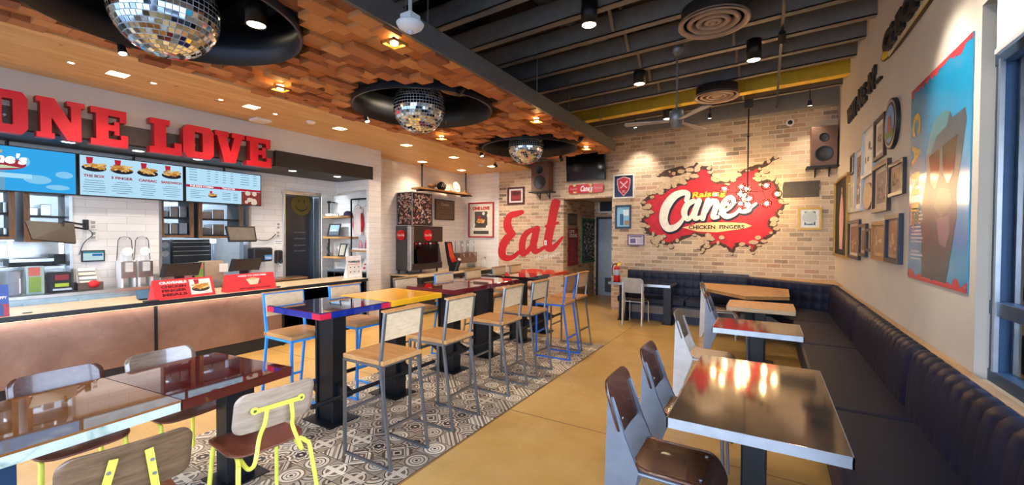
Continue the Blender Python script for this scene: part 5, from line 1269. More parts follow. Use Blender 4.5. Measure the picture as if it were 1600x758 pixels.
# ---- ONE LOVE letters
LR, LRS = M('letter_red', '#e32433', .4, var=.02), M('letter_side', '#a41820', .45)
XLf = -6.28
def yx(px): return U(px, 200, 'x', XLf)[1]
def zz(px): return 2.625 + (yx(px) - 1.2) * .02
def letter(ch, px0, px1, label):
    y0, y1 = yx(px0), yx(px1); z0, z1 = 2.645, 3.055
    q = Q((XLf, y0, z0), (XLf, y1, z0), (XLf, y1, z1), (XLf, y0, z1))
    t = thing('channel_letter', label, 'letter', q.base()); D = .11
    S_ = {'N': [(0, 0), (.36, 0), (.36, .13), (.30, .13), (.30, .52), (.62, .0), (.92, 0), (.92, .87), (1, .87), (1, 1), (.62, 1), (.62, .87), (.70, .87), (.70, .45), (.36, 1), (0, 1), (0, .87), (.08, .87), (.08, .13), (0, .13)],
          'E': [(0, 0), (1, 0), (1, .34), (.80, .34), (.80, .2), (.46, .2), (.46, .42), (.62, .42), (.62, .32), (.76, .32), (.76, .68), (.62, .68), (.62, .58), (.46, .58), (.46, .82), (.78, .82), (.78, .68), (.96, .68), (.96, 1), (0, 1), (0, .84), (.14, .84), (.14, .16), (0, .16)],
          'L': [(0, 0), (1, 0), (1, .36), (.76, .36), (.76, .2), (.50, .2), (.50, .84), (.62, .84), (.62, 1), (.02, 1), (.02, .84), (.14, .84), (.14, .18), (0, .18)],
          'V': [(.3, 0), (.68, 0), (.92, .84), (1, .84), (1, 1), (.56, 1), (.56, .84), (.64, .84), (.51, .34), (.37, .84), (.45, .84), (.45, 1), (0, 1), (0, .84), (.07, .84)]}
    if ch == 'O':
        def loop(w, h, r): return [(.5 + sx * (w - (r if k else 0)), .5 + sy * (h - (0 if k else r))) for sx, sy, o in ((1, 1, 0), (-1, 1, 1), (-1, -1, 0), (1, -1, 1)) for k in ((0, 1) if o == 0 else (1, 0))]
        Lo, Li = loop(.5, .5, .14), loop(.13, .30, .02); n = len(Lo)
        def ring(d0, d1):
            mb = MB(); vo1 = [q.p(u, v, d1) for u, v in Lo]; vi1 = [q.p(u, v, d1) for u, v in Li]; vo0 = [q.p(u, v, d0) for u, v in Lo]; vi0 = [q.p(u, v, d0) for u, v in Li]
            mb.add(vo1 + vi1 + vo0 + vi0, [(k, (k + 1) % n, n + (k + 1) % n, n + k) for k in range(n)] + [(k, 2 * n + k, 2 * n + (k + 1) % n, (k + 1) % n) for k in range(n)] + [(n + k, n + (k + 1) % n, 3 * n + (k + 1) % n, 3 * n + k) for k in range(n)]); return mb
        ring(-D, -.003).build('return', LRS, t); ring(-.003, 0).build('face', LR, t)
    else:
        P_ = S_[ch]; poly(MB(), q, P_, -D, D - .004).build('return', LRS, t); poly(MB(), q, P_, -.004, .004).build('face', LR, t)
    c = q.c(); MB().cyl((XLf - D, c.y, 2.83), (XW - .03, c.y, 2.83), .012, n=8).build('standoff', ALU, t)
for ch, a, b, l in (('O', -22, 44, 'red channel letter O, the first letter of the sign over the counter'), ('N', 57, 133, 'red channel letter N in the sign over the counter'), ('E', 142, 200, 'red channel letter E ending the first word of the sign'), ('L', 234, 284, 'red channel letter L starting the second word of the sign'), ('O', 286, 334, 'red channel letter O in the second word of the sign'), ('V', 336, 382, 'red channel letter V in the second word of the sign'), ('E', 385, 424, 'red channel letter E, the last letter of the sign over the counter')):
    letter(ch, a, b, l)
# ---- menu screens
XM = -7.2
def mq(px0, px1, z0=2.135, z1=2.645):
    a, b = U(px0, 270, 'x', XM)[1], U(px1, 270, 'x', XM)[1]; return Q((XM, a, z0), (XM, b, z0), (XM, b, z1), (XM, a, z1))
SCR = E('screen_pale', '#b4ddf4', 1.0)
def menu(label, q, base):
    t = thing('menu_screen', label, 'menu board', q.base())
    rect(MB(), q, 0, 1, 0, 1, -.06, .06).build('casing', BLACK, t); rect(MB(), q, .012, .988, .022, .978, .0015).build('screen', base, t)
    c = q.c(); MB().cyl((XM - .05, c.y, q.tl.z - .05), (XM - .05, c.y, 2.72), .015).build('hanger', BLACK, t); return t
IR, IN, IB = E('ink_red', '#b01c38', .9), E('ink_blue', '#5a7894', .9), E('ink_white', '#ffffff', 1.05)
b2 = mq(122.5, 287); w_ = b2.br.y - b2.bl.y
b1 = Q(*[v - Vector((0, w_ + .012, 0)) for v in (b2.bl, b2.br, b2.tr, b2.tl)])
b3 = mq(289, 408)
t = menu('menu screen showing blue sky and a roadside logo sign, the first over the kitchen opening', b1, E('screen_sky', '#35a6e8', 1.0))
mb = MB(); rr = random.Random(5)
for u, v, w, h in ((.7, .3, .22, .05), (.9, .45, .15, .04), (.3, .2, .3, .05), (.62, .68, .06, .05), (.85, .15, .2, .03), (.1, .4, .15, .06)): disc(mb, b1, u, v, w * .5, .003, 20, h)
mb.build('clouds', E('cloud', '#84c8ee', 1.0), t)
rect(MB(), b1, .44, .475, .02, .45, .0035).build('sign_pole', E('pole', '#6d9fc4', 1.0), t); rect(MB(), b1, .1, .66, .30, .40, .004).build('caption_box', E('capbox', '#a8dcf6', 1.0), t)
disc(MB(), b1, .42, .6, .22, .0045, 28, .075).build('logo_oval', E('logo_red', '#a83848', .9), t); poly(MB(), b1, [(.3, .52), (.45, .49), (.58, .53), (.46, .565)], .0052).build('logo_banner', E('bann', '#cfe0b8', .9), t)
text(MB(), b1, "Cane's", .24, .62, .6, .84, .006, .05, .15).build('logo_script', IB, t); text(MB(), b1, 'Raising', .30, .46, .82, .9, .0055, .03, .15).build('logo_small', E('lgy', '#d8b84a', .9), t)
t = menu('menu screen with four meal pictures and red captions, in the middle', b2, SCR)
for i, (nm, w) in enumerate((('THE BOX', .18), ('3 FINGER', .2), ('CANIAC', .18), ('SANDWICH', .22))):
    u = .13 + i * .245; food(b2, t, u, .74, .22, .003, .9)
    text(MB(), b2, nm, u - w / 2, u + w / 2, .46, .53, .003, .04).build('caption', IR, t)
    mb = MB()
    for k in range(6): hw = rr.uniform(.05, .1); rect(mb, b2, u - hw, u + hw, .38 - k * .055, .392 - k * .055, .003)
    mb.build('caption_lines', IN, t)
t = menu('menu screen with price columns and a red band, the last over the counter', b3, SCR)
mb = MB()
for k in range(5):
    for u, w in ((.05, .09), (.26, .04), (.36, .04), (.46, .04), (.56, .04), (.7, .12), (.88, .05)): rect(mb, b3, u, u + w, .93 - k * .075, .945 - k * .075, .003)
for k in range(5): rect(mb, b3, .45, .56, .32 - k * .05, .333 - k * .05, .003); rect(mb, b3, .6, .66, .32 - k * .05, .333 - k * .05, .003); rect(mb, b3, .06, .06 + rr.uniform(.1, .2), .34 - k * .05, .35 - k * .05, .003)
mb.build('price_lines', IN, t)
rect(MB(), b3, .012, .988, .43, .5, .0032).build('red_band', E('band_red', '#b8243c', .9), t)
text(MB(), b3, 'THE KIDS COMBO', .05, .34, .445, .49, .0042, .04).build('band_text', IB, t); text(MB(), b3, 'TAILGATES', .45, .62, .445, .49, .0042, .04).build('band_text', IB, t)
food(b3, t, .33, .24, .12, .003, .9)
rect(MB(), b3, .71, .988, .022, .42, .0033).build('photo_panel', E('photo_red', '#8c4038', .9), t)
mb = MB(); [disc(mb, b3, rr.uniform(.75, .96), rr.uniform(.08, .38), rr.uniform(.02, .04), .0042 + k * .0001, 10) for k in range(10)]; mb.build('photo_detail', E('photo_cream', '#dfc8b4', .95), t)
# ---- kitchen seen through the openings
KS, KB_ = STEEL, M('kitchen_black', '#17191d', .5)
WF = wood('pass_wood', '#6b4a30', '#8a6444', .5, (14, 14, 1.5))
XP = XK - .10
def rack(label, pl, pr, pb):
    a, b = U(pl, 340, 'x', XP)[1], U(pr, 340, 'x', XP)[1]; z0 = U((pl + pr) / 2, pb, 'x', XP)[2]; z1 = 2.40
    t = thing('pass_through_rack', label, 'kitchen rack', (XP, (a + b) / 2, z0))
    f = .045; mb = MB().box(XP - .05, XP, a, a + f, z0, z1).box(XP - .05, XP, b - f, b, z0, z1).box(XP - .05, XP, a + f, b - f, z0, z0 + f * .7)
    mb.build('wood_frame', WF, t, bevel=.002)
    B('side_panel', KB_, t, XP - .5, XP - .05, a, a + .012, z0, z1); B('side_panel', KB_, t, XP - .5, XP - .05, b - .012, b, z0, z1)
    for k, zf in enumerate((0, .32, .66)):
        z = z0 + .03 + (z1 - z0) * zf; B('rack_shelf', KB_, t, XP - .5, XP - .055, a + .013, b - .013, z, z + .02)
        n = 3
        for j in range(n):
            if rr.random() < .8:
                y0 = a + .03 + (b - a - .06) * j / n; tag(B('food_pan', KS if rr.random() < .6 else M('pan_white', '#aeb6bd', .4), None, XP - .42, XP - .12, y0 + .01, y0 + (b - a - .06) / n - .01, z + .02, z + .02 + rr.uniform(.08, .17), .006, loc=(XP - .3, y0 + .08, z + .02)), 'steel or white food pan standing on a rack behind the service openings', 'food pan', 'food pans on the pass-through racks')
    return t
rack('wood-framed kitchen rack in the first opening, at the edge of the view', -25, 24, 374)
rack('wood-framed kitchen rack in the first opening, partly behind the folded wall monitor', 38, 112, 378)
rack('wood-framed kitchen rack in the second opening, left one', 250, 303, 371)
rack('wood-framed kitchen rack in the second opening, right one', 311, 380, 372)
# heated cabinets, shelves and glowing stand-ins for reflections deeper in the kitchen
def kbox(label, name, cat, px0, px1, py0, py1, x, mat, dep=.4, extra=None, floor=False):
    a, b = U(px0, (py0 + py1) / 2, 'x', x)[1], U(px1, (py0 + py1) / 2, 'x', x)[1]; z1, z0 = U((px0 + px1) / 2, py0, 'x', x)[2], U((px0 + px1) / 2, py1, 'x', x)[2]
    t = thing(name, label, cat, (x - dep / 2, (a + b) / 2, z0))
    B('body', mat, t, x - dep, x, a, b, 0 if floor else z0, z1, min(.01, (z1 - z0) * .1, (b - a) * .1)); q = Q((x, a, z0), (x, b, z0), (x, b, z1), (x, a, z1))
    if extra: extra(q, t)
    return t
XQ = XK - .75
zl = U(50, 416, 'x', XK - .3)[2]
t = thing('pass_ledge', 'bright steel ledge across the bottom of the first kitchen opening', 'ledge', (XK - .4, 1, .95)); B('ledge_top', ALU, t, XK - .62, XK - .16, -2, K1 - .04, zl - .04, zl, .003); B('ledge_body', STEEL, t, XK - .6, XK - .2, -2, K1 - .05, .0, zl - .04)
kbox('plain stainless panel seen through the first opening', 'steel_panel', 'steel panel', -20, 112, 376, 408, XQ, STEEL, .5)  # plain steel panel below the racks, not a hood
kbox('black and steel warming shelf seen through the first opening', 'warming_shelf', 'warming shelf', 14, 84, 404, 416, XK - .3, KB_, .3, lambda q, t: rect(MB(), q, 0, 1, .55, .95, .001, .01).build('steel_lip', ALU, t))
kbox('black printer box at the right end of the warming shelf in the first opening', 'printer', 'printer', 84, 112, 397, 413, XK - .3, KB_, .25)
for px, l in ((12, 'first'), (92, 'second')):
    kbox('glowing strip imitating a vertical reflection in the kitchen, the %s one through the first opening' % l, 'kitchen_glint', 'lamp', px, px + 8, 378, 402, XQ + .02, M('glint_body', '#c9ccd0', .4), .04, lambda q, t: rect(MB(), q, .15, .85, .04, .96, .002).build('glowing_face', E('glint_glow', '#e9e4f4', 5.0), t))  # reflections put in as glowing faces, no lamps stand here
def rack2(q, t):
    mb = MB()
    for k in range(4): rect(mb, q, 0, 1, .1 + k * .24, .13 + k * .24, .002, .02)
    mb.build('tray_rail', ALU, t)
kbox('dark tray rack seen through the second opening below the wood frames', 'tray_rack', 'kitchen rack', 270, 328, 374, 402, XQ + .05, KB_, .3, rack2, True)
kbox('stainless fridge door seen through the second opening', 'kitchen_fridge', 'refrigerator', 330, 375, 372, 402, XQ + .05, M('brushed_steel', '#8f98a2', .3, .8), .5, lambda q, t: rect(MB(), q, .04, .08, .2, .9, .002, .02).build('handle', ALU, t), True)
kbox('grey prep shelf with round foil lids at the left of the second opening', 'prep_shelf', 'kitchen shelf', 250, 266, 374, 404, XQ + .1, M('prep_grey', '#5d6874', .4), .3, lambda q, t: disc(disc(MB(), q, .5, .7, .05, .003), q, .5, .25, .05, .003).build('foil_lids', ALU, t), True)
kbox('glowing patch imitating a reflected ceiling panel light far back in the kitchen', 'panel_reflection', 'lamp', 328, 338, 374, 380, XQ + .07, M('glint_body', '#c9ccd0', .4), .02, lambda q, t: rect(MB(), q, .05, .95, .05, .95, .002).build('glowing_face', E('glint_glow', '#e9e4f4', 5.0), t))  # small emissive box stands in for a reflection
lamp('AREA', 'kitchen_lamp', (-8.4, 1.2, 2.85), 110, (.85, .92, 1.0), 1.2, (-8.4, 1.2, 0)); lamp('AREA', 'kitchen_lamp', (-8.4, 3.6, 2.85), 80, (.85, .92, 1.0), 1.0, (-8.4, 3.6, 0))
# steel back counter
BT = .98; XB = -6.95
t = thing('back_counter', 'stainless back counter with drawers running under the kitchen openings', 'counter', (-7.15, 1.5, 0))
B('worktop', STEEL, t, XK + .002, XB, -2.4, 3.0, BT - .04, BT, .004); B('cabinet_body', M('steel_blue', '#a9c3cf', .35, .4), t, XK + .02, XB - .03, -2.4, 3.0, .1, BT - .041)
for a, b in ((.55, 1.18), (1.2, 1.62), (1.64, 2.1)): 
    d_ = B('drawer_front', M('drawer_front', '#b5cfda', .35, .3), t, XB - .03, XB - .018, a, b, .70, .90, .003); B('drawer_pull', ALU, d_, XB - .018, XB - .005, (a + b) / 2 - .06, (a + b) / 2 + .06, .85, .862)
B('recess_shade_sheet', KB_, t, XB - .031, XB - .0295, .75, 1.1, .62, .86)  # flat black sheet paints the shade of a recess
def onb(label, name, cat, px0, px1, pytop, pybot, mat, parts=None, x=-7.08, dep=.16):
    """thing standing on the back counter"""
    a, b = U(px0, pybot, 'x', x)[1], U(px1, pybot, 'x', x)[1]; z1 = U((px0 + px1) / 2, pytop, 'x', x)[2]
    t = thing(name, label, cat, (x - dep / 2, (a + b) / 2, BT)); B('body', mat, t, x - dep, x, a, b, BT, z1, .006)
    q = Q((x, a, BT), (x, b, BT), (x, b, z1), (x, a, z1))
    for n_, m_, r in (parts or []): rect(MB(), q, *r, .001, .012).build(n_, m_, t)
    return q, t
onb('grey lidded bin standing behind the blue card on the back counter', 'food_bin', 'bin', 18, 33, 424, 460, M('bin_grey', '#8a8f9b', .5), [('bin_label', WHITE, (.8, .95, .1, .7))])
onb('clear leaflet holder with a green picture and red heading on the back counter', 'leaflet_holder', 'leaflet holder', 41, 70, 416, 458, M('holder_pale', '#a9c4c6', .3), [('green_picture', M('leaf_green', '#7fa04a', .5), (.15, .8, .08, .62)), ('heading', M('leaf_red', '#c4655a', .5), (.12, .75, .66, .96))], dep=.06)
onb('black snack box with red and green packets on the back counter', 'snack_dispenser', 'dispenser', 79, 112, 426, 455, KB_, [('red_packets', M('packet_red', '#7d2430', .5), (.2, .85, .62, .9)), ('green_packets', M('packet_green', '#a8c23a', .5), (.2, .85, .28, .46)), ('steel_lip', ALU, (.1, 1, .1, .2))])
q, t = onb('slanted steel cutlery rack with pale straws and a red bundle on the back counter', 'straw_rack', 'rack', 122, 162, 441, 452, M('rack_brown', '#5c4a40', .5))
xr_ = -7.08; a_, b_ = U(122, 446, 'x', xr_)[1], U(162, 446, 'x', xr_)[1]
MB().prism([(xr_, a_, BT + .04), (xr_, b_, BT + .04), (xr_ - .12, b_ - .04, BT + .26), (xr_ - .12, a_, BT + .26)], (-.01, 0, 0)).build('slanted_back', M('rack_grey', '#8d9297', .35, .6), t)
for k in range(4):
    z = BT + .08 + k * .05; xx = xr_ - .02 - k * .027; MB().prism([(xx + .012, a_ + .02, z), (xx + .012, b_ - .05, z), (xx + .0, b_ - .05, z + .03), (xx, a_ + .02, z + .03)], (-.02, 0, 0)).build('straw_bundle', M('straw_cream', '#d9d0c2', .6) if k % 2 == 0 else WHITE, t)
MB().sph((xr_ + .0, b_ - .09, BT + .07), .06, 14, 10, (.5, .9, .8)).build('red_bundle', M('bundle_red', '#d4222c', .5), t)
# folded wall monitor on an arm, with its cable, small screen, sockets
xm = XK + .28
a, b = U(40, 360, 'x', xm), U(114, 360, 'x', xm)
t = thing('wall_monitor', 'flat black monitor on a folding wall arm before the first opening', 'monitor', ((a.x, (a.y + b.y) / 2, 1.8)))
ztop, zbot = U(77, 348, 'x', xm).z, U(77, 377, 'x', xm).z
MB().prism([(xm, a.y, ztop), (xm, b.y, ztop - .02), (xm + .1, b.y - .01, zbot - .03), (xm + .1, a.y + .03, zbot + .02)], (.03, 0, .012)).build('panel', M('monitor_back', '#33291f', .4), t, bevel=.006)
w0 = Vector((XK, U(133, 352, 'x', XK).y, U(133, 352, 'x', XK).z)); MB().bar((XK + .012, w0.y, w0.z - .05), (XK + .012, w0.y, w0.z + .07), .05).bar(w0 + Vector((.02, 0, 0)), (xm + .05, b.y - .1, w0.z + .04), .02).bar(w0 + Vector((.02, 0, -.05)), (xm + .05, b.y - .1, w0.z - .01), .02).build('wall_arm', BLACK, t)
pts = [U(133, 356, 'x', XK + .02), U(145, 366, 'x', XK + .02), U(131, 380, 'x', XK + .02), U(124, 398, 'x', XK + .02)]; MB().tube(smooth_pts([tuple(p) for p in pts], 6), .005, 6).build('cable', DARK, t)
a, b = U(353, 366, 'x', xm), U(398, 366, 'x', xm); zt_, zb_ = U(376, 354, 'x', xm).z, U(376, 377, 'x', xm).z
t = thing('wall_monitor', 'tilted black-framed monitor on a wall arm right of the second opening', 'monitor', (a.x, (a.y + b.y) / 2, 1.8))
q = Q((xm + .06, a.y + .02, zb_), (xm + .06, b.y, zb_), (xm, b.y + .0, zt_), (xm, a.y, zt_)); rect(MB(), q, 0, 1, 0, 1, -.03, .03).build('casing', BLACK, t, bevel=.004); rect(MB(), q, .04, .96, .08, .93, .001).build('screen', M('screen_brown', '#6a6158', .2), t)
w1 = U(431, 366, 'x', XK + .03); pts = [Vector((xm, b.y, zb_ + .03)), U(412, 376, 'x', XK + .05), U(422, 374, 'x', XK + .03), w1]; MB().tube(smooth_pts([tuple(p) for p in pts], 6), .007, 6).bar((XK + .0, b.y + .02, (zb_ + zt_) / 2), (xm, b.y - .05, (zb_ + zt_) / 2), .03).build('arm_and_cable', BLACK, t)
q = QW('x', XK, (127, 400), (162.5, 398), (145, 391.5), (145, 408.5)); t = thing('order_screen', 'small tablet screen with a pale blue page on the white tiles between the openings', 'screen', q.base())
rect(MB(), q, 0, 1, 0, 1, .002, .02).build('casing', BLACK, t, bevel=.003); rect(MB(), q, .05, .95, .1, .92, .0225).build('screen', E('tablet_page', '#c4e4ea', .9), t); rect(MB(), q, .05, .95, .76, .92, .0235).build('page_header', E('tablet_head', '#4a98a8', .8), t); rect(MB(), q, .45, .9, .5, .7, .0235).build('page_block', E('tablet_blk', '#3f7fc0', .8), t)
for px, py, l in ((145, 351, 'upper white wall socket right of the folded monitor'), (145.5, 368, 'lower white wall socket right of the folded monitor'), (434.5, 353, 'upper wall socket between the second opening and the dark doorway'), (434, 366, 'lower wall socket between the second opening and the dark doorway')):
    p = U(px, py, 'x', XK); t = thing('wall_socket', l, 'socket', p); B('cover_plate', M('socket_white', '#dcdcd8', .4), t, XK, XK + .008, p.y - .045, p.y + .045, p.z - .06, p.z + .06, .003); MB().box(XK + .008, XK + .011, p.y - .02, p.y + .02, p.z + .01, p.z + .045).box(XK + .008, XK + .011, p.y - .02, p.y + .02, p.z - .045, p.z - .01).build('outlet_face', M('outlet', '#9a9a98', .4), t)
q = QW('x', XK, (428.5, 379), (443, 379), (436, 374), (436, 384)); t = thing('wall_notice', 'small white paper notice below the sockets beside the dark doorway', 'notice', q.base()); rect(MB(), q, 0, 1, 0, 1, .001, .002).build('sheet', WHITE, t); rect(rect(MB(), q, .1, .9, .62, .7, .0035), q, .1, .8, .3, .38, .0035).build('text_lines', IN, t)
# beverage dispensers
def dispenser(label, px0, px1):
    x = -6.98; a, b = U(px0, 430, 'x', x)[1], U(px1, 430, 'x', x)[1]; c = (a + b) / 2; w = (b - a)
    t = thing('drink_dispenser', label, 'drink dispenser', (x - .15, c, BT))
    B('steel_tank', M('tank_steel', '#8c8680', .3, .7), t, x - .25, x - .04, a + .01, b - .01, BT + .12, BT + .33, .004)
    MB().lathe([(.085, BT + .33), (.07, BT + .60), (.05, BT + .64), (0, BT + .655)], (x - .16, c, 0), 24).build('clear_cylinder', CLEAR, t)
    MB().cyl((x - .07, c, BT + .46), (x - .066, c, BT + .46), .055, n=20).build('round_label', WHITE, t)
    MB().box(x - .04, x - .01, c - .035, c + .035, BT + .2, BT + .32).build('tap', M('tap_pale', '#c9c8c4', .3), t)
    for s_ in (-1, 1): B('leg', WHITE, t, x - .22, x - .05, c + s_ * (w / 2 - .02) - .012, c + s_ * (w / 2 - .02) + .012, BT, BT + .34)
dispenser('clear and steel drink dispenser on the back counter, nearer the tablet screen', 190, 216)
dispenser('clear and steel drink dispenser on the back counter, next to the second opening', 217, 243)
# towels, side boxes, paper towel and soap dispensers, sink unit
t = thing('towel_pile', 'crumpled white towel lying behind the first register screen', 'towel', (-7.1, 2.72, 1.12)); mb = MB(); rt = random.Random(3); ya_, yb__ = U(250, 425, 'x', -7.1)[1], U(300, 425, 'x', -7.1)[1]
mb = MB(); N_, K_ = 16, 8; vs = []
for j in range(K_ + 1):
    for i in range(N_ + 1):
        e = math.sin(PI * i / N_) * math.sin(PI * j / K_); vs.append((-7.28 + .26 * j / K_, ya_ + (yb__ - ya_) * i / N_, BT + .10 + e ** .5 * .07 + rt.uniform(-.012, .012) * e))
mb.add(vs, [(j * (N_ + 1) + i, j * (N_ + 1) + i + 1, (j + 1) * (N_ + 1) + i + 1, (j + 1) * (N_ + 1) + i) for j in range(K_) for i in range(N_)], True).build('cloth', M('towel_white', '#d8d8d6', .9), t, solid=.01)
onb('steel box under the crumpled white towel on the back counter', 'steel_box', 'box', 250, 301, 428, 448, STEEL, None, -7.0, .3)
onb('brown cardboard bag holder right of the first register screen', 'bag_holder', 'holder', 320, 350, 408, 440, M('kraft', '#a08b74', .7), [('white_panel', WHITE, (.75, 1.2, .4, .85))], -7.1, .2)
onb('green leaflet in a small stand behind the first register screen', 'leaflet_holder', 'leaflet holder', 305, 318, 410, 434, M('leaf_green', '#7fa04a', .5), [('heading', M('leaf_red', '#c4655a', .5), (.12, .85, .66, .96))], -7.1, .04)
a, b = U(396, 398, 'x', XK + .2), U(427, 398, 'x', XK + .2); zt_, zb_ = U(411, 387, 'x', XK + .2).z, U(411, 409, 'x', XK + .2).z
t = thing('paper_towel_dispenser', 'black paper towel dispenser with a blue label on the tiles left of the dark doorway', 'dispenser', (XK + .1, (a.y + b.y) / 2, zb_)); B('housing', BLACK, t, XK, XK + .2, a.y, b.y, zb_, zt_, .03)
B('label', M('disp_blue', '#3d86c4', .4), t, XK + .2, XK + .202, (a.y * .45 + b.y * .55), b.y - .02, zb_ + .03, zb_ + .11); text(MB(), Q((XK + .204, a.y * .42 + b.y * .58, zb_ + .04), (XK + .204, b.y - .03, zb_ + .04), (XK + .204, b.y - .03, zb_ + .08), (XK + .204, a.y * .42 + b.y * .58, zb_ + .08)), 'TORK', 0, 1, 0, 1, 0).build('label_text', WHITE, t)
a, b = U(433, 405, 'x', XK + .1), U(446, 405, 'x', XK + .1); zt_, zb_ = U(439, 391, 'x', XK + .1).z, U(439, 412, 'x', XK + .1).z
t = thing('soap_dispenser', 'small black soap dispenser beside the doorway frame', 'dispenser', (XK + .05, (a.y + b.y) / 2, zb_)); B('housing', BLACK, t, XK, XK + .1, a.y, b.y - .04, zb_, zt_, .02); MB().cyl((XK + .11, (a.y + b.y) / 2, zb_ - .0), (XK + .11, (a.y + b.y) / 2, zb_ + .09), .025, .015).build('clear_spout', CLEAR, t)
a, b = U(428, 438, 'x', -7.0), U(479, 438, 'x', -7.0)
t = thing('hand_sink', 'brushed steel hand sink unit standing left of the dark doorway', 'sink', (-7.15, (a.y + b.y) / 2, 0)); SNK = M('sink_bronze', '#a5876a', .3, .8)
B('cabinet', SNK, t, XK + .015, -7.02, a.y - .1, b.y, .0, .88, .004); B('top', SNK, t, XK + .015, -6.98, a.y - .12, b.y + .02, .88, .92, .006); B('leg', ALU, t, -7.02, -6.99, b.y - .03, b.y, 0, .88)
yt = U(435, 425, 'x', -7.2)[1]; MB().tube(smooth_pts([(-7.25, yt, .92), (-7.25, yt, 1.12), (-7.2, yt, 1.17), (-7.14, yt, 1.12)], 5), .012).build('tap', ALU, t)
# dark doorway: door leaf with a smiling face
t2 = struct(B('door_2', M('door_navy', '#141d2b', .3), None, XK - .16, XK - .12, K4 + .01, K5 - .02, .01, 2.36, loc=(0, 0, 0)))
t = thing('smile_decal', 'dull yellow round smiling face decal high on the dark kitchen door', 'decal', U(463, 319, 'x', XK - .118))
c = U(471, 320, 'x', XK - .12); q = Q((XK - .12, c.y - .27, c.z - .2), (XK - .12, c.y + .27, c.z - .2), (XK - .12, c.y + .27, c.z + .2), (XK - .12, c.y - .27, c.z + .2)); R_ = .2
disc(MB(), q, .5, .5, R_, .002, 36, R_).build('face_disc', M('smile_yellow', '#5c5212', .5), t)
ribbon(MB(), [(-.12, -.02, .01), (-.08, -.085, .024), (0, -.115, .03), (.08, -.085, .024), (.12, -.02, .01)], lambda x, y: Vector((XK - .116, c.y + x, c.z + y)), nv=(1, 0, 0)).build('smile', KB_, t)
for s_ in (-1, 1): disc(MB(), q, .5 + s_ * .1, .66, .016, .004, 14, .03).build('eye', KB_, t)
q = QW('x', XK - .119, (456, 370), (483, 370), (470, 360), (470, 400)); t = thing('door_notices', 'faint paper notices on the dark kitchen door', 'notice', q.base()); mb = MB()
for v in (.9, .66, .4, .18): rect(mb, q, .1, .8, v, v + .04, .002)
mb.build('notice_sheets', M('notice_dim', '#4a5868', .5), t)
# ---- display niche
NB = 5.715
NI = lambda px, py, y=5.562: U(px, py, 'y', y)
PIPE = M('black_pipe', '#17171a', .4, .4)
sh = []
for k, (pl, pr, py_) in enumerate(((504, 549, 340), (504, 550, 371), (504, 553, 401))):
    a, b = NI(pl, py_), NI(pr, py_); sh.append((a.x, b.x, a.z)); tag(MB().box(a.x, b.x + .02, 5.47, 5.7, a.z - .02, a.z + .02).build('wall_shelf', PINE, None, (a.x, 5.562, a.z), bevel=.003), 'thick wooden shelf in the display niche, %s of the three on the left' % ('top', 'middle', 'bottom')[k], 'shelf')
t = thing('pipe_bracket', 'black iron pipe frame carrying the niche shelves and the hanging shirts', 'pipe frame', (NI(551, 380).x, 5.562, .8)); x0 = NI(551.5, 380).x
MB().tube([(x0, 5.524, sh[2][2] - .15), (x0, 5.524, NI(551, 313).z), (x0 + .02, 5.524, NI(551, 312).z), (NX1 - .02, 5.524, NI(551, 312).z)], .016).build('upright_pipe', PIPE, t)
xp = NI(514, 330).x; MB().tube([(xp, 5.7, NI(514, 316).z), (xp, 5.562, NI(514, 316).z), (xp, 5.562, sh[0][2])], .016).cyl((xp + .04, 5.562, NI(514, 316).z), (xp - .03, 5.562, NI(514, 316).z), .026).build('elbow_pipe', PIPE, t)
MB().tube([(xp, 5.562, sh[1][2] - .02), (xp, 5.562, sh[2][2])], .016).build('short_pipe', PIPE, t)
MB().tube([(x0, 5.524, sh[2][2] - .03), (x0 + .22, 5.524, sh[2][2] - .03)], .016).sph((x0 + .24, 5.524, sh[2][2] - .03), .03).build('side_pipe', PIPE, t)
zr_ = NI(560, 392).z; tag(MB().box(x0 + .03, NX1 - .01, 5.47, 5.7, zr_ - .015, zr_ + .015).build('wall_shelf', PINE, None, (x0 + .2, 5.562, zr_)), 'short wooden shelf under the hanging shirts in the niche', 'shelf'); tag(MB().box(x0 + .06, NX1 - .03, 5.485, 5.677, zr_ + .015, zr_ + .05).build('folded_shirts', WHITE, None, (x0 + .2, 5.562, zr_ + .015), bevel=.008), 'flat white folded stack on the short shelf under the hanging shirts', 'folded clothes')
# hanging shirts
def shirt(label, xc, body, sleeve, w=.2, dy=0):
    zt_ = NI(565, 323).z; zb_ = NI(565, 367).z; y = 5.485 + dy; t = thing('hanging_shirt', label, 'shirt', (xc, y, zb_))
    P_ = [(-.5, 0), (.5, 0), (.46, .62), (.5, .9), (.2, 1), (0, .95), (-.2, 1), (-.5, .9), (-.46, .62)]
    MB().prism([(xc + u * w, y, zb_ + v * (zt_ - zb_)) for u, v in P_], (0, .05, 0)).build('body', body, t, bevel=.008)
    for s_ in (-1, 1): MB().prism([(xc + s_ * w * .47, y + .002, zb_ + .88 * (zt_ - zb_)), (xc + s_ * w * .35, y + .002, zb_ + .97 * (zt_ - zb_)), (xc + s_ * w * .72, y + .002, zb_ + .35 * (zt_ - zb_)), (xc + s_ * w * .55, y + .002, zb_ + .1 * (zt_ - zb_))], (0, .045, 0)).build('sleeve', sleeve, t)
    MB().tube([(xc - .08, y + .02, zt_), (xc, y + .02, zt_ + .04), (xc + .08, y + .02, zt_)], .004, 6).tube([(xc, y + .02, zt_ + .04), (xc, y + .05, NI(551, 312).z)], .003, 6).build('hanger', PIPE, t)
shirt('white shirt with red sleeves hanging in the niche, nearest the pipe upright', NI(563, 345).x, M('shirt_white', '#d9d0cc', .8), M('shirt_red', '#b8232f', .8), .2)
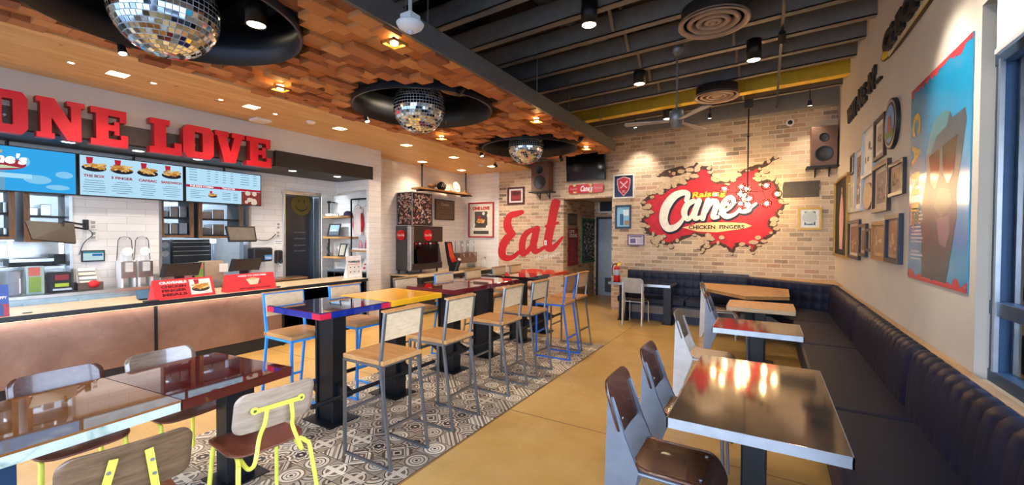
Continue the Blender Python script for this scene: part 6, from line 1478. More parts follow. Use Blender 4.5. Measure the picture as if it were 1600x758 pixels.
shirt('white and red raglan shirt hanging in the niche at the column side', min(NI(577, 345).x, NX1 - .13), M('shirt_white', '#d9d0cc', .8), M('shirt_red', '#b8232f', .8), .17, .08)
for px, l, c in ((564.5, 'pink and white drink bottle on the short niche shelf, left one', '#c98a92'), (574, 'red capped bottle on the short niche shelf, right one', '#b03a42')):
    p = NI(px, 385); tag(MB().lathe([(0, 0), (.035, 0), (.035, .09), (.02, .12), (.02, .16), (0, .16)], (min(p.x, NX1 - .06), 5.547, zr_ + .05), 16).build('bottle', M('bot' + c.strip('#'), c, .3), None, (p.x, 5.547, zr_ + .05)), l, 'bottle')
# shelf objects
p = NI(518, 338); t = thing('word_block', 'low white block letters spelling a name on the top niche shelf', 'decoration', (p.x, 5.531, sh[0][2] + .02)); zs = sh[0][2] + .02
a, b = NI(506, 336).x, NI(531, 336).x; q = Q((a, 5.516, zs), (b, 5.516, zs), (b, 5.516, zs + .06), (a, 5.516, zs + .06)); thick_text(q, 'RAISING', 0, 1, 0, 1, -.03, 0, M('block_cream', '#d9d3c8', .6), t, 'block_letters', .04)
p = NI(543, 333); t = thing('baseball_cap', 'dark purple baseball cap at the end of the top niche shelf', 'cap', (p.x, 5.547, zs)); CP = M('cap_purple', '#4a3a55', .8)
MB().lathe([(.09, 0), (.09, .03), (.075, .07), (.04, .095), (0, .1)], (p.x + .02, 5.562, zs), 20).build('crown', CP, t); MB().prism([(p.x - .13, 5.501, zs), (p.x - .02, 5.478, zs), (p.x + .02, 5.501, zs), (p.x - .06, 5.577, zs), (p.x - .12, 5.562, zs)], (0, 0, .01)).build('brim', CP, t)
def easel(label, cx_, w, h, zb_, art, y=5.531, lean=.06, fm=None):
    q = Q((cx_ - w / 2, y, zb_), (cx_ + w / 2, y, zb_), (cx_ + w / 2, y + lean, zb_ + h), (cx_ - w / 2, y + lean, zb_ + h)); return framed(label, q, fm or FD, .018, '#15161a', art, th=.018, name='tabletop_picture')
easel('black-framed photo of a building leaning on the middle niche shelf', NI(523, 360).x, .36, .26, sh[1][2] + .02, lambda q, t, b, fu, fv: (patch(q, t, 'print', '#86a4b8', .1, .9, .12, .9, .0125), patch(q, t, 'print_detail', '#4b5560', .1, .9, .12, .4, .0135), patch(q, t, 'print_detail', '#b8bdb8', .2, .7, .42, .55, .0135)))
easel('black-framed certificate leaning on the bottom niche shelf', NI(536, 390).x, .2, .26, sh[2][2] + .02, lambda q, t, b, fu, fv: patch(q, t, 'print', '#a8a08a', .12, .88, .1, .92, .0125))
p = NI(515, 392); t = thing('trophy', 'dark slim trophy bottle on the bottom niche shelf', 'trophy', (p.x, 5.531, sh[2][2] + .02)); MB().lathe([(0, 0), (.035, 0), (.03, .05), (.015, .08), (.03, .16), (.02, .22), (.028, .26), (0, .28)], (p.x, 5.531, sh[2][2] + .02), 16).build('body', KB_, t)
for dx, l in ((.06, 'first'), (.11, 'second')): tag(MB().lathe([(.016, 0), (.016, .002), (.022, .07), (.02, .07), (.014, .004), (0, .004)], (p.x + dx, 5.524, sh[2][2] + .02), 14).build('small_glass', CLEAR, None, (p.x + dx, 5.524, sh[2][2] + .02)), 'tiny clear glass on the bottom niche shelf, %s beside the trophy' % l, 'glass')
t = thing('niche_cabinet', 'low black cabinet with drawers at the bottom of the display niche', 'cabinet', (-6.9, 5.485, 0)); zc = NI(540, 425, 5.46).z; B('body', KB_, t, NX0 + .15, NX1 - .02, 5.46, 5.7, 0, zc, .004); B('top', M('cab_top', '#5e6a74', .4), t, NX0 + .14, NX1 - .01, 5.46, 5.7, zc, zc + .03)
for k in range(3): d_ = B('drawer_front', M('drawer_black', '#22252b', .4), t, NX0 + .17 + k * .22, NX0 + .37 + k * .22, 5.46, 5.46, zc - .2, zc - .03); B('knob', ALU, d_, NX0 + .26 + k * .22, NX0 + .28 + k * .22, 5.46, 5.46, zc - .12, zc - .10)
B('side_steel', ALU, t, NX0 + .13, NX0 + .15, 5.46, 5.7, 0, zc)
q = Q((NX1 - .18, 5.46, zc + .03), (NX1 - .03, 5.46, zc + .03), (NX1 - .05, 5.524, zc + .28), (NX1 - .13, 5.524, zc + .28)); t = thing('standing_card', 'small striped red and white card standing on the niche cabinet by the column', 'card', q.base()); rect(MB(), q, 0, 1, 0, 1, -.004, .004).build('card', WHITE, t); rect(rect(MB(), q, .3, .8, .2, .35, .001), q, .3, .8, .5, .62, .001).build('stripes', RED, t)
# ---- drink station
SX0, SX1, SY0, SZ = -7.04, -6.10, 6.52, .80
t = thing('drink_counter', 'black drink station counter with a thin pale top along the white tiles', 'counter', (-6.6, 8, 0))
B('worktop', BIRCH, t, SX0, SX1, SY0, 9.28, SZ - .022, SZ, .002); B('base_cabinet', M('station_black', '#26272b', .4), t, SX0, SX1 - .03, SY0 + .03, 9.28, 0, SZ - .022)
for k in range(4): d_ = B('cabinet_door', M('station_door', '#2c2d31', .38), t, SX1 - .03, SX1 - .012, SY0 + .06 + k * .65, SY0 + .68 + k * .65, .1, SZ - .1); B('pull_bar', ALU, d_, SX1 - .012, SX1 + .0, SY0 + .1 + k * .65, SY0 + .6 + k * .65, SZ - .14, SZ - .12)
# soda machine
mx0, mx1, my0, my1 = -7.03, -6.58, 6.70, 7.50
ztop_ = U(644, 350, 'y', 6.95)[2]
ztop_ = 1.86
t = thing('soda_machine', 'black and steel soda fountain with red round badges on the drink counter', 'soda machine', ((mx0 + mx1) / 2, (my0 + my1) / 2, SZ))
SM = M('soda_steel', '#55575c', .35, .7)
B('side_cabinet', SM, t, mx0, mx1 - .1, my0, my1 + .02, SZ + .08, ztop_, .006); B('upper_front', M('soda_front', '#4a403c', .35, .5), t, mx1 - .12, mx1, my0 + .09, my1 + .25, ztop_ - .36, ztop_, .008)
B('corner_post', ALU, t, mx1 - .14, mx1 + .005, my0, my0 + .1, SZ + .08, ztop_, .02); B('lower_front', M('soda_front', '#4a403c', .35, .5), t, mx1 - .1, mx1 + .03, my0 + .02, my1 + .2, SZ + .09, SZ + .23, .006)
B('back_panel', KB_, t, mx1 - .12, mx1 - .1, my0 + .1, my1 + .2, SZ + .23, ztop_ - .36); MB().prism([(mx1 + .01, my0 + .12, ztop_ - .40), (mx1 + .01, my1 + .1, ztop_ - .40), (mx1 + .09, my1 + .1, SZ + .24), (mx1 + .09, my0 + .12, SZ + .24)], (.006, 0, 0)).build('splash_screen', glassy('smoke_plastic', (.35, .4, .5, 1), .1, .02, 1.15), t)
for k in range(6):
    y = my0 + .16 + k * .115; v = MB().box(mx1 - .09, mx1 - .02, y, y + .05, ztop_ - .52, ztop_ - .37).build('valve', KB_, t); B('flavour_label', [RED, WHITE, REDM][k % 3], v, mx1 - .02, mx1 - .015, y - .012, y + .06, ztop_ - .44, ztop_ - .375)
for x_, y_ in ((mx0 + .04, my0 + .05), (mx1 - .16, my0 + .05), (mx0 + .04, my1 - .05), (mx1 - .05, my1 + .1)): MB().cyl((x_, y_, SZ), (x_, y_, SZ + .08), .016, .026, 12).build('foot', KB_, t)
def badge(q, R_, t, nm):
    o = disc(MB(), q, .5, .5, R_, .002, 32, R_, .02).build(nm, M('badge_red', '#c8101e', .25), t)
    text(MB(), q, 'Coca-Cola', .5 - R_ / q.w * .86, .5 + R_ / q.w * .86, .5 - R_ / q.h * .2, .5 + R_ / q.h * .22, .0232, .01, .15).build('badge_script', WHITE, o)
bz = 1.66
badge(Q((mx0 + .05, my0 - .006, bz - .2), (mx1 - .15, my0 - .006, bz - .2), (mx1 - .15, my0 - .006, bz + .2), (mx0 + .05, my0 - .006, bz + .2)), .12, t, 'badge'); badge(Q((mx1 + .002, my0 + .32, bz - .2), (mx1 + .002, my0 + .72, bz - .2), (mx1 + .002, my0 + .72, bz + .2), (mx1 + .002, my0 + .32, bz + .2)), .13, t, 'badge')
# display case of bottle caps / buttons on top
cz0, cz1 = ztop_ + .004, U(644, 299, 'y', 6.95)[2]; cz1 = 2.60; cx0, cx1, cy0, cy1 = -7.03, -6.56, 6.72, 7.38
t = thing('button_display_case', 'tall clear case covered with round badges standing on the soda machine', 'display case', ((cx0 + cx1) / 2, (cy0 + cy1) / 2, cz0))
B('dark_core', M('case_dark', '#2c1d1a', .5), t, cx0 + .015, cx1 - .015, cy0 + .015, cy1 - .015, cz0 + .01, cz1 - .01)
mb = MB()
for x_ in (cx0, cx1 - .015):
    for y_ in (cy0, cy1 - .015): mb.box(x_, x_ + .015, y_, y_ + .015, cz0, cz1)
mb.box(cx0, cx1, cy0, cy1, cz1 - .012, cz1).box(cx0, cx1, cy0, cy1, cz0, cz0 + .012); mb.build('metal_frame', ALU, t)
cols = ['#c9c3ba', '#a83038', '#e0dcd4', '#7d3a32', '#3a3f55', '#d8a68a', '#b8b4ae', '#55302c']
rb_ = random.Random(21); grp = {c: MB() for c in cols}; inn = {c: MB() for c in cols}
for q in (Q((cx0 + .02, cy0 + .013, cz0 + .02), (cx1 - .02, cy0 + .013, cz0 + .02), (cx1 - .02, cy0 + .013, cz1 - .02), (cx0 + .02, cy0 + .013, cz1 - .02)), Q((cx1 - .013, cy0 + .02, cz0 + .02), (cx1 - .013, cy1 - .02, cz0 + .02), (cx1 - .013, cy1 - .02, cz1 - .02), (cx1 - .013, cy0 + .02, cz1 - .02))):
    for k in range(170):
        u, v = rb_.uniform(.05, .95), rb_.uniform(.04, .96); r = rb_.uniform(.016, .026); c = rb_.choice(cols); d = .001 + k * .00006
        disc(grp[c], q, u, v, r, d, 12, r); disc(inn[rb_.choice(cols)], q, u, v, r * .6, d + .00003, 10, r * .6)
for c in cols:
    for g_ in (grp[c], inn[c]):
        o = g_.build('badges', M('badge_' + c.strip('#'), c, .4), t); o['kind'] = 'stuff'
# dispensers, tap and sign on the drink counter
def onc(px, py, y=None): return U(px, py, 'z', SZ)
p = Vector((-6.35, 8.0, SZ)); t = thing('vending_sign', 'leaning orange and black curved sign panel behind the soda machine', 'sign', p)
ya2, xx2 = 8.02, -6.45
a = U(701, 378, 'x', -6.4); 
prof = [U(698, 378, 'x', -6.4), U(706, 378, 'x', -6.4), U(709, 395, 'x', -6.4), U(716, 410, 'x', -6.4), U(704, 416, 'x', -6.4), U(701, 400, 'x', -6.4)]
MB().prism(prof, (-.07, 0, 0)).build('black_body', KB_, t); pr2 = [p_ + Vector((.002, 0, 0)) for p_ in [U(699, 380, 'x', -6.4), U(704.5, 380, 'x', -6.4), U(708, 396, 'x', -6.4), U(714, 408, 'x', -6.4), U(706, 410, 'x', -6.4), U(702, 399, 'x', -6.4)]]
MB().add(pr2, [tuple(range(6))]).build('orange_face', M('orange_face', '#d8502a', .4), t); q = Q(U(706, 412, 'x', -6.398), U(715, 410, 'x', -6.398), U(712, 402, 'x', -6.398), U(703, 404, 'x', -6.398)); rect(MB(), q, .1, .9, .2, .9, .002).build('red_foot', RED, t)
B('stand', KB_, t, -6.5, -6.38, U(708, 416, 'x', -6.4).y - .04, U(708, 416, 'x', -6.4).y + .04, SZ, U(708, 414, 'x', -6.4).z, .004)
a, b = U(720, 410, 'x', -6.45), U(746, 410, 'x', -6.45)
t = thing('drink_dispenser', 'steel drink urn with three taps and clear plastic covers on the drink counter', 'drink dispenser', (-6.6, (a.y + b.y) / 2, SZ)); zt_ = U(733, 395, 'x', -6.45).z
B('steel_tank', M('tank_brown', '#8b7060', .35, .6), t, -6.75, -6.47, a.y, b.y, SZ + .16, zt_, .005)
for k in range(3): y = a.y + (b.y - a.y) * (k + .5) / 3; MB().cyl((-6.47, y, zt_ - .04), (-6.43, y, zt_ - .04), .02).cyl((-6.43, y, zt_ - .1), (-6.43, y, zt_ - .02), .008).build('tap', STEEL, t); MB().cyl((-6.6, y, zt_), (-6.6, y, zt_ + .3), .1, n=24).build('clear_cylinder', CLEAR, t); MB().cyl((-6.498, y, zt_ + .2), (-6.495, y, zt_ + .2), .03, n=14).build('round_label', WHITE, t)
B('drip_tray', M('tray_gold', '#b89a64', .35, .5), t, -6.46, -6.25, a.y - .05, b.y + .05, SZ, SZ + .02)
for s_ in (a.y, b.y - .02): B('leg', ALU, t, -6.74, -6.5, s_, s_ + .02, SZ, SZ + .16)
B('clear_guard', CLEAR, t, -6.30, -6.295, a.y - .1, a.y + .1, SZ, SZ + .4)
p = onc(762, 416); py_ = min(p.y, 9.1); t = thing('water_tap', 'small chrome swan-neck water tap at the far end of the drink counter', 'tap', (-6.35, py_, SZ)); MB().lathe([(0, 0), (.09, 0), (.1, .02), (.08, .03), (0, .03)], (-6.35, py_, SZ), 20).build('basin_ring', ALU, t)
MB().tube(smooth_pts([(-6.42, py_, SZ + .02), (-6.42, py_, SZ + .2), (-6.38, py_ , SZ + .27), (-6.28, py_, SZ + .25)], 6), .008).sph((-6.30, py_, SZ + .28), .03).build('spout', STEEL, t)
p = onc(695, 424); t = thing('cup_holder', 'black and steel cup holder right of the soda machine', 'cup holder', (-6.38, 7.98, SZ)); MB().cyl((-6.38, 7.98, SZ + .02), (-6.30, 8.02, SZ + .26), .055, n=20).build('tube', KB_, t); MB().cyl((-6.31, 8.015, SZ + .24), (-6.285, 8.03, SZ + .30), .04, n=20).build('cup_stack', WHITE, t); B('foot', KB_, t, -6.44, -6.32, 7.92, 8.04, SZ, SZ + .03)
# carved plaque and hanging shelf on the tiled side wall
XS = -7.05
q = QW('x', XS, (679, 320), (708.5, 322), (694, 312.5), (694, 344)); t = thing('carved_plaque', 'weathered brown plaque with carved script on the white tiles', 'plaque', q.base()); rect(MB(), q, 0, 1, 0, 1, .002, .025).build('board', M('plaque_brown', '#6d5a4a', .7, var=.3, ns=30), t)
text(MB(), q, "Cane's", .3, .7, .7, .85, .028, .02, .1).build('script', M('plaque_pale', '#b8a48c', .7), t); mb = MB(); [rect(mb, q, .2, .8, .52 - k * .12, .54 - k * .12, .028) for k in range(3)]; mb.build('carved_lines', M('plaque_dark', '#4a3c30', .7), t); mb = MB()
for r in ((0, 1, 0, .05), (0, 1, .95, 1), (0, .04, .05, .95), (.96, 1, .05, .95)): rect(mb, q, *r, .027, .008)
mb.build('carved_border', M('plaque_dark', '#4a3c30', .7), t)
xh = -6.85; a, b = U(650, 296, 'x', xh), U(741, 305, 'x', xh); zsx = (U(660, 296, 'x', xh).z + U(735, 305, 'x', xh).z) / 2
t = thing('hanging_shelf', 'long wooden shelf hung from the pine ceiling on two black rods above the drink station', 'shelf', (xh, (a.y + b.y) / 2, zsx))
y_a, y_b = a.y, min(b.y, 9.05)
MB().box(xh - .15, xh + .15, y_a, y_b, zsx - .02, zsx + .02).build('board', PINE, t, bevel=.004)
for px in (659.5, 734): y = min(U(px, 290, 'x', xh).y, 9.0); MB().cyl((xh, y, zsx - .03), (xh, y, ZS), .016).cyl((xh, y, ZS - .015), (xh, y, ZS), .035).cyl((xh - .17, y, zsx - .035), (xh + .17, y, zsx - .035), .014).build('pipe_rod', PIPE, t)
MB().cyl((xh + .13, y_a - .05, zsx - .035), (xh + .13, y_b + .05, zsx - .035), .012).build('front_pipe', PIPE, t)
def onsh(px): return min(U(px, 290, 'x', xh).y, 8.95)
y = onsh(675.5); tag(MB().lathe([(.10, 0), (.115, .015), (.10, .05), (.09, .055), (.05, .05), (.0, .03)], (xh, y, zsx + .09), 24).cyl((xh, y, zsx + .02), (xh, y, zsx + .095), .05).build('leather_cap', M('cap_brown', '#7d5a34', .7), None, (xh, y, zsx + .02)), 'round brown hat on a stand on the hanging shelf', 'hat')
y = onsh(690); t = thing('football_helmet', 'black and white patterned helmet on the hanging shelf', 'helmet', (xh, y, zsx + .02)); MB().sph((xh, y, zsx + .13), .11, 20, 14, (1, 1.15, 1)).build('shell', KB_, t); mb = MB(); [ribbon(mb, [(-.1 + k * .05, -.02, .012), (-.06 + k * .05, .08, .014)], lambda u, v: Vector((xh + .112 - abs(u) * .2, y + u, zsx + .12 + v)), nv=(1, 0, 0)) for k in range(4)]; mb.build('white_feathers', WHITE, t)
y = onsh(712.5); q = Q((xh + .05, y - .12, zsx + .02), (xh + .05, y + .12, zsx + .02), (xh - .02, y + .12, zsx + .30), (xh - .02, y - .12, zsx + .30)); t = thing('round_sign', 'round cream sign with red numerals standing on the hanging shelf', 'sign', q.base()); disc(MB(), q, .5, .5, .135, 0, 32, .14, .012).build('disc', M('disc_cream', '#e0cfa8', .5), t); text(MB(), q, '1996', .15, .85, .5, .72, .0135, .04).build('numerals', M('num_red', '#a83a34', .5), t); disc(MB(), q, .6, .3, .03, .0135).build('red_dot', RED, t)
y = onsh(727); tag(MB().box(xh - .04, xh + .04, y - .06, y + .06, zsx + .02, zsx + .06).cyl((xh, y, zsx + .06), (xh, y + .02, zsx + .12), .025, .01).build('small_figurine', PINE, None, (xh, y, zsx + .02)), 'small brown figurine at the far end of the hanging shelf', 'figurine')
# fire extinguisher on the narrow table
p = U(964, 440, 'z', .76); p = Vector((-2.53, 8.24, .76)); t = thing('fire_extinguisher', 'red fire extinguisher with a yellow tag standing on the two-post table', 'fire extinguisher', p)
MB().lathe([(0, 0), (.062, 0), (.066, .01), (.066, .25), (.055, .285), (.025, .305), (.02, .32)], p, 28).build('cylinder', M('ext_red', '#c81722', .3), t); MB().lathe([(.0665, .13), (.0672, .135), (.0672, .235), (.0665, .24)], p, 28).build('label', M('ext_label', '#a8b3c0', .4), t)
MB().cyl(p + Vector((0, 0, .31)), p + Vector((0, 0, .35)), .02).bar(p + Vector((-.01, 0, .35)), p + Vector((.07, -.01, .385)), .018).bar(p + Vector((-.01, 0, .345)), p + Vector((.075, -.01, .345)), .014).build('valve_handle', KB_, t)
MB().tube(smooth_pts([tuple(p + Vector(v)) for v in ((-.01, 0, .345), (-.06, -.01, .34), (-.09, -.02, .26), (-.085, -.03, .14))], 6), .011).build('hose', KB_, t)
MB().prism([p + Vector((.02, -.05, .30)), p + Vector((.07, -.06, .32)), p + Vector((.10, -.05, .37)), p + Vector((.05, -.04, .385)), p + Vector((.01, -.045, .35))], (0, .004, 0)).build('yellow_tag', M('tag_yellow', '#eec02a', .5), t)
# small white switch plate in the red script
p = U(852.5, 379.5, 'y', YB); t = thing('switch_plate', 'white switch plate on the brick within the red script letters', 'switch', p); B('plate', WHITE, t, p.x - .035, p.x + .035, YB - .012, YB, p.z - .06, p.z + .06, .003); B('toggle', M('outlet', '#9a9a98', .4), t, p.x - .01, p.x + .01, YB - .018, YB - .012, p.z - .02, p.z + .02)
# ================================================================== LAMPS AND CEILING FITTINGS
WARM = (1, .80, .58); NEUT = (1, .90, .78)
LENS = E('lamp_lens', '#ffe9bf', 6.0)
# black cylinder downlights on the joists
def can_light(label, x, y, z, power=26, h=.26, r=.085):
    t = thing('cylinder_downlight', label, 'ceiling light', (x, y, z), group='black cylinder downlights')
    MB().lathe([(r - .012, .012), (r, .0), (r, h), (0, h)], (x, y, z), 24).build('housing', BLACK, t)
    MB().lathe([(0, .008), (r - .012, .008)], (x, y, z), 24).build('lens', LENS, t)
    lamp('SPOT', 'downlight_lamp', (x, y, z - .02), power, WARM, .06, (x, y, 0), 120, .8)
can_light('black cylinder downlight beside the first spiral duct, left of the large diffuser', -1.645, 4.30, 3.9)
can_light('black cylinder downlight left of the ceiling fan rod, farther from the camera', -1.635, 6.34, 3.9)
can_light('black cylinder downlight right of the ceiling fan rod, near the track of spotlights', -.17, 6.21, 3.9)
can_light('black cylinder downlight in the far row just behind the fan motor', -1.62, 8.35, 3.86)
can_light('black cylinder downlight inside the first round opening beside the biggest mirror ball', -3.90, 2.07, 3.52)
can_light('black cylinder downlight inside the second round opening above the mirror ball', -4.40, 4.24, 3.75)
can_light('black cylinder downlight high above the aisle near the camera', -1.0, 1.8, 3.9)
can_light('black cylinder downlight high above the banquette near the camera', .3, 3.4, 3.95)
# round ceiling diffusers
def diffuser(label, x, y, z, R, nh=.165):
    t = thing('round_air_diffuser', label, 'air diffuser', (x, y, z))
    dm = M('diffuser_beige', '#b39a86', .5)
    MB().lathe([(R, .0), (R - .012, -.012), (R - .05, .012), (R - .06, .03), (R, .03)], (x, y, z), 48).build('outer_ring', dm, t)
    for k, rr in enumerate((.72, .46, .22)):
        r = R * rr; MB().lathe([(r, .035), (r + .012, .02), (r - .02, -.006 + k * .004), (r - .045, .03), (r - .05, .07)], (x, y, z), 40).build('cone_ring', dm, t)
    MB().lathe([(0, .0), (R * .08, .004), (R * .1, .04)], (x, y, z), 20).build('centre_cap', dm, t)
    MB().lathe([(R - .03, .02), (R - .03, nh), (0, nh)], (x, y, z), 32).build('neck', M('diffuser_dark', '#3a322c', .7), t)
diffuser('large round air diffuser hanging above the fan, nearer of the two', -.51, 4.93, 3.9, .345)
diffuser('round air diffuser in front of the yellow joist', -.72, 7.55, 3.9, .335)
diffuser('round air diffuser inside the first opening of the block ceiling', -3.45, 1.75, 3.78, .28, .30)
diffuser('round air diffuser inside the second opening, right of the mirror ball', -3.75, 4.75, 3.72, .26, .36)
# mirror balls
def mirror_ball(label, x, y, z, r, rows):
    t = thing('mirror_ball', label, 'mirror ball', (x, y, z))
    MB().sph((x, y, z), r - .004, 48, 32).build('core', M('ball_grout', '#e4e6e4', .5, .0), t)
    mb = MB(); rr = random.Random(int(y * 10))
    for i in range(rows):
        t0, t1 = PI * (i + .08) / rows, PI * (i + .92) / rows; tm = (t0 + t1) / 2; n = max(4, int(2 * PI * math.sin(tm) / (PI / rows)))
        for k in range(n):
            a0, a1 = 2 * PI * (k + .07) / n, 2 * PI * (k + .93) / n; am = (a0 + a1) / 2
            nrm = Vector((math.sin(tm) * math.cos(am), math.sin(tm) * math.sin(am), math.cos(tm)))
            c = Vector((x, y, z)) + nrm * r
            ta = Vector((-math.sin(am), math.cos(am), 0)); tb = nrm.cross(ta)
            ta = (ta + nrm * rr.uniform(-.1, .1)).normalized(); tb = (tb + nrm * rr.uniform(-.1, .1)).normalized()
            w0 = math.sin(t0) * (a1 - a0) / 2 * r; w1 = math.sin(t1) * (a1 - a0) / 2 * r; h = (t1 - t0) / 2 * r
            up = nrm.cross(ta)
            if up.z < 0: up = -up
            mb.add([c - ta * w1 - up * h, c + ta * w1 - up * h, c + ta * w0 + up * h, c - ta * w0 + up * h], [(0, 1, 2, 3)])
    f = mb.build('mirror_facets', MIRROR, t)
    MB().cyl((x, y, z + r - .01), (x, y, z + r + .03), .03).cyl((x, y, z + r + .03), (x, y, 4.995), .006, n=8).build('hanging_rod', STEELB, t)
mirror_ball('largest mirror ball, hanging in the first round opening near the camera', -3.68, 1.33, 3.262, .325, 28)
mirror_ball('middle mirror ball, hanging in the second round opening', -3.80, 4.02, 3.29, .325, 28)
mirror_ball('smallest looking mirror ball, hanging in the farthest round opening near the loudspeaker', -3.80, 6.80, 3.29, .325, 28)
# square recessed lamps in the pine ceiling
def square_light(label, px, py, power=30, r=.075):
    p = U(px, py, 'z', ZS); x, y = p.x, p.y
    t = thing('square_downlight', label, 'ceiling light', (x, y, ZS), group='square recessed lights in the pine ceiling')
    MB().box(x - r, x + r, y - r, y + r, ZS - .003, ZS - .001).build('lens', E('square_lens', '#ffe6b4', 5.0), t)
    MB().box(x - r - .01, x + r + .01, y - r - .01, y + r + .01, ZS - .0015, ZS + .01).build('trim_ring', M('pine_trim', '#c9944f', .5), t)
    lamp('SPOT', 'square_lamp', (x, y, ZS - .02), power, WARM, .05, (x, y, 0), 125, .8)
for px, py, l in ((184, 116, 'square recessed light above the first red letters, next to the bright spotlight'), (393, 167, 'square recessed light above the last red letters'), (531, 201, 'square recessed light right of the round smoke sensor above the counter'), (582, 236, 'square recessed light at the end of the white soffit'), (635, 227, 'square recessed light above the entrance of the drink station'), (660, 253, 'square recessed light near the white wall above the hanging shelf'), (709, 246, 'square recessed light in the middle of the drink station ceiling'), (721, 266, 'square recessed light near the shelf rod at the far wall'), (768, 260, 'square recessed light nearest to the brick wall')):
    square_light(l, px, py)
# small round spots in the pine ceiling and soffit
def mini_spot(label, px, py, z=ZS, r=.03, power=3.0, grp='small round spots in the pine ceiling'):
    p = U(px, py, 'z', z); x, y = p.x, p.y
    t = thing('small_downlight', label, 'ceiling light', (x, y, z), group=grp)
    MB().lathe([(0, -.002), (r, -.002)], (x, y, z), 20).build('lens', E('mini_lens', '#fff3dc', 8.0), t)
    MB().lathe([(r, -.003), (r + .008, -.005), (r + .012, -.001)], (x, y, z), 20).build('trim_ring', WHITE, t)
    lamp('SPOT', 'small_lamp', (x, y, z - .015), power, NEUT, .03, (x, y, 0), 90, .6)
for px, py in ((111, 98), (240, 130), (345, 156), (430, 178)): mini_spot('tiny round ceiling spot in the row above the big red letters', px, py, ZS, .022, 3)
for px, py, l in ((107, 222, 'first'), (216, 236, 'second'), (310, 249, 'third'), (386, 257, 'fourth'), (457, 267, 'fifth'), (527, 276, 'sixth')):
    mini_spot('%s round downlight under the black soffit counting from the counter end by the camera' % l, px, py, 2.71, .055, 14, 'round downlights under the black soffit')
# track heads hanging below the block ceiling
def spot_head(label, px, py, z, aim, power, bright=10, grp=None, r=.032, white=False, below=True):
    p = U(px, py, 'z', z); a = (Vector(aim) - p).normalized()
    t = thing('spotlight', label, 'spotlight', p, group=grp)
    m = WHITE if white else BLACK
    MB().cyl(p - a * .10, p, r * .8, r, 16).build('housing', m, t)
    MB().cyl(p - a * .004, p + a * .002, r * .85, n=16).build('lens', E('spot_lens', '#fff6e0', 14.0), t)
    MB().cyl(p - a * .06, (p.x - a.x * .06, p.y - a.y * .06, z + .12), .008, n=8).build('stem', m, t)
    lamp('SPOT', 'spot_lamp', p + a * .02, power, NEUT, .02, aim, 55, .5)
for px, py, l in ((192, 84, 'bright spotlight below the biggest mirror ball'), (574, 190, 'bright spotlight between the pine ceiling and the second round opening'), (753, 244, 'bright spotlight left of the farthest round opening')):
    spot_head(l, px, py, 3.2, (U(px, py, 'z', 3.2).x + 1.0, U(px, py, 'z', 3.2).y + .2, 0), 30)
for px, py, l in ((616, 69, 'brass spotlight in a square recess of the block ceiling near the white ceiling sensor'), (438, 140, 'brass spotlight in a square recess between the first opening and the pine boards'), (690, 217, 'brass spotlight in a square recess below the second mirror ball'), (838, 190, 'brass spotlight in a square recess right of the second opening'), (916, 233, 'brass spotlight in a square recess above the television')):
    p = U(px, py, 'z', 3.22); t = thing('recessed_spotlight', l, 'spotlight', p, group=None)
    mb = MB(); w = .075
    for a in ((-w, w, -w, -w + .012), (-w, w, w - .012, w), (-w, -w + .012, -w, w), (w - .012, w, -w, w)): mb.box(p.x + a[0], p.x + a[1], p.y + a[2], p.y + a[3], 3.215, 3.235)
    mb.build('square_trim', M('brass_trim', '#d99a4a', .35, .6), t)
    MB().lathe([(0, 0), (.03, 0), (.035, .05)], (p.x, p.y, 3.215), 16).build('lens', E('brass_lens', '#ffd58a', 9.0), t)
    lamp('SPOT', 'recess_lamp', (p.x, p.y, 3.2), 26, WARM, .03, (p.x, p.y, 0), 80, .6)
for px, py, l in ((715, 148, 'black spotlight clipped inside the rim of the second opening'), (905, 220, 'black spotlight at the rim of the farthest opening')):
    p = U(px, py, 'z', 3.25); t = thing('spotlight', l, 'spotlight', p)
    MB().cyl(p, p + Vector((.03, .05, .08)), .035).build('housing', BLACK, t); MB().cyl(p, p + Vector((0, 0, .12)), .008).build('stem', BLACK, t)
# spotlight track along the right side
tk = thing('spotlight_track', 'long black track carrying six small spotlights parallel to the grey wall', 'light track', (.12, 6, 4.0))
mb = MB().box(.105, .135, 3.2, 9.1, 4.0, 4.03); mb.build('rail', BLACK, tk)
TA = [(1242, -5), (1238, 42), (1233, 83), (1231, 111), (1230, 135), (1229, 153), (1220, 170)]
for k, (px, py) in enumerate(TA):
    p = U(px, py, 'x', .12); y = p.y; z = p.z
    aim = (XR, y + .1, 2.5) if k < 5 else (.1, YB, 2.4)
    a = (Vector(aim) - Vector((.12, y, 3.93))).normalized(); c = Vector((.12, y, 3.93))
    h = MB().cyl(c - a * .09, c + a * .04, .036, .042).cyl(c, c + Vector((0, 0, .08)), .008, n=8).build('spot_housing', BLACK, tk)
    MB().cyl(c + a * .036, c + a * .044, .038, n=14).build('spot_lens', E('track_lens', '#fff6e6', 9.0), h)
    lamp('SPOT', 'track_lamp', c + a * .05, 30, NEUT, .02, aim, 40, .7)
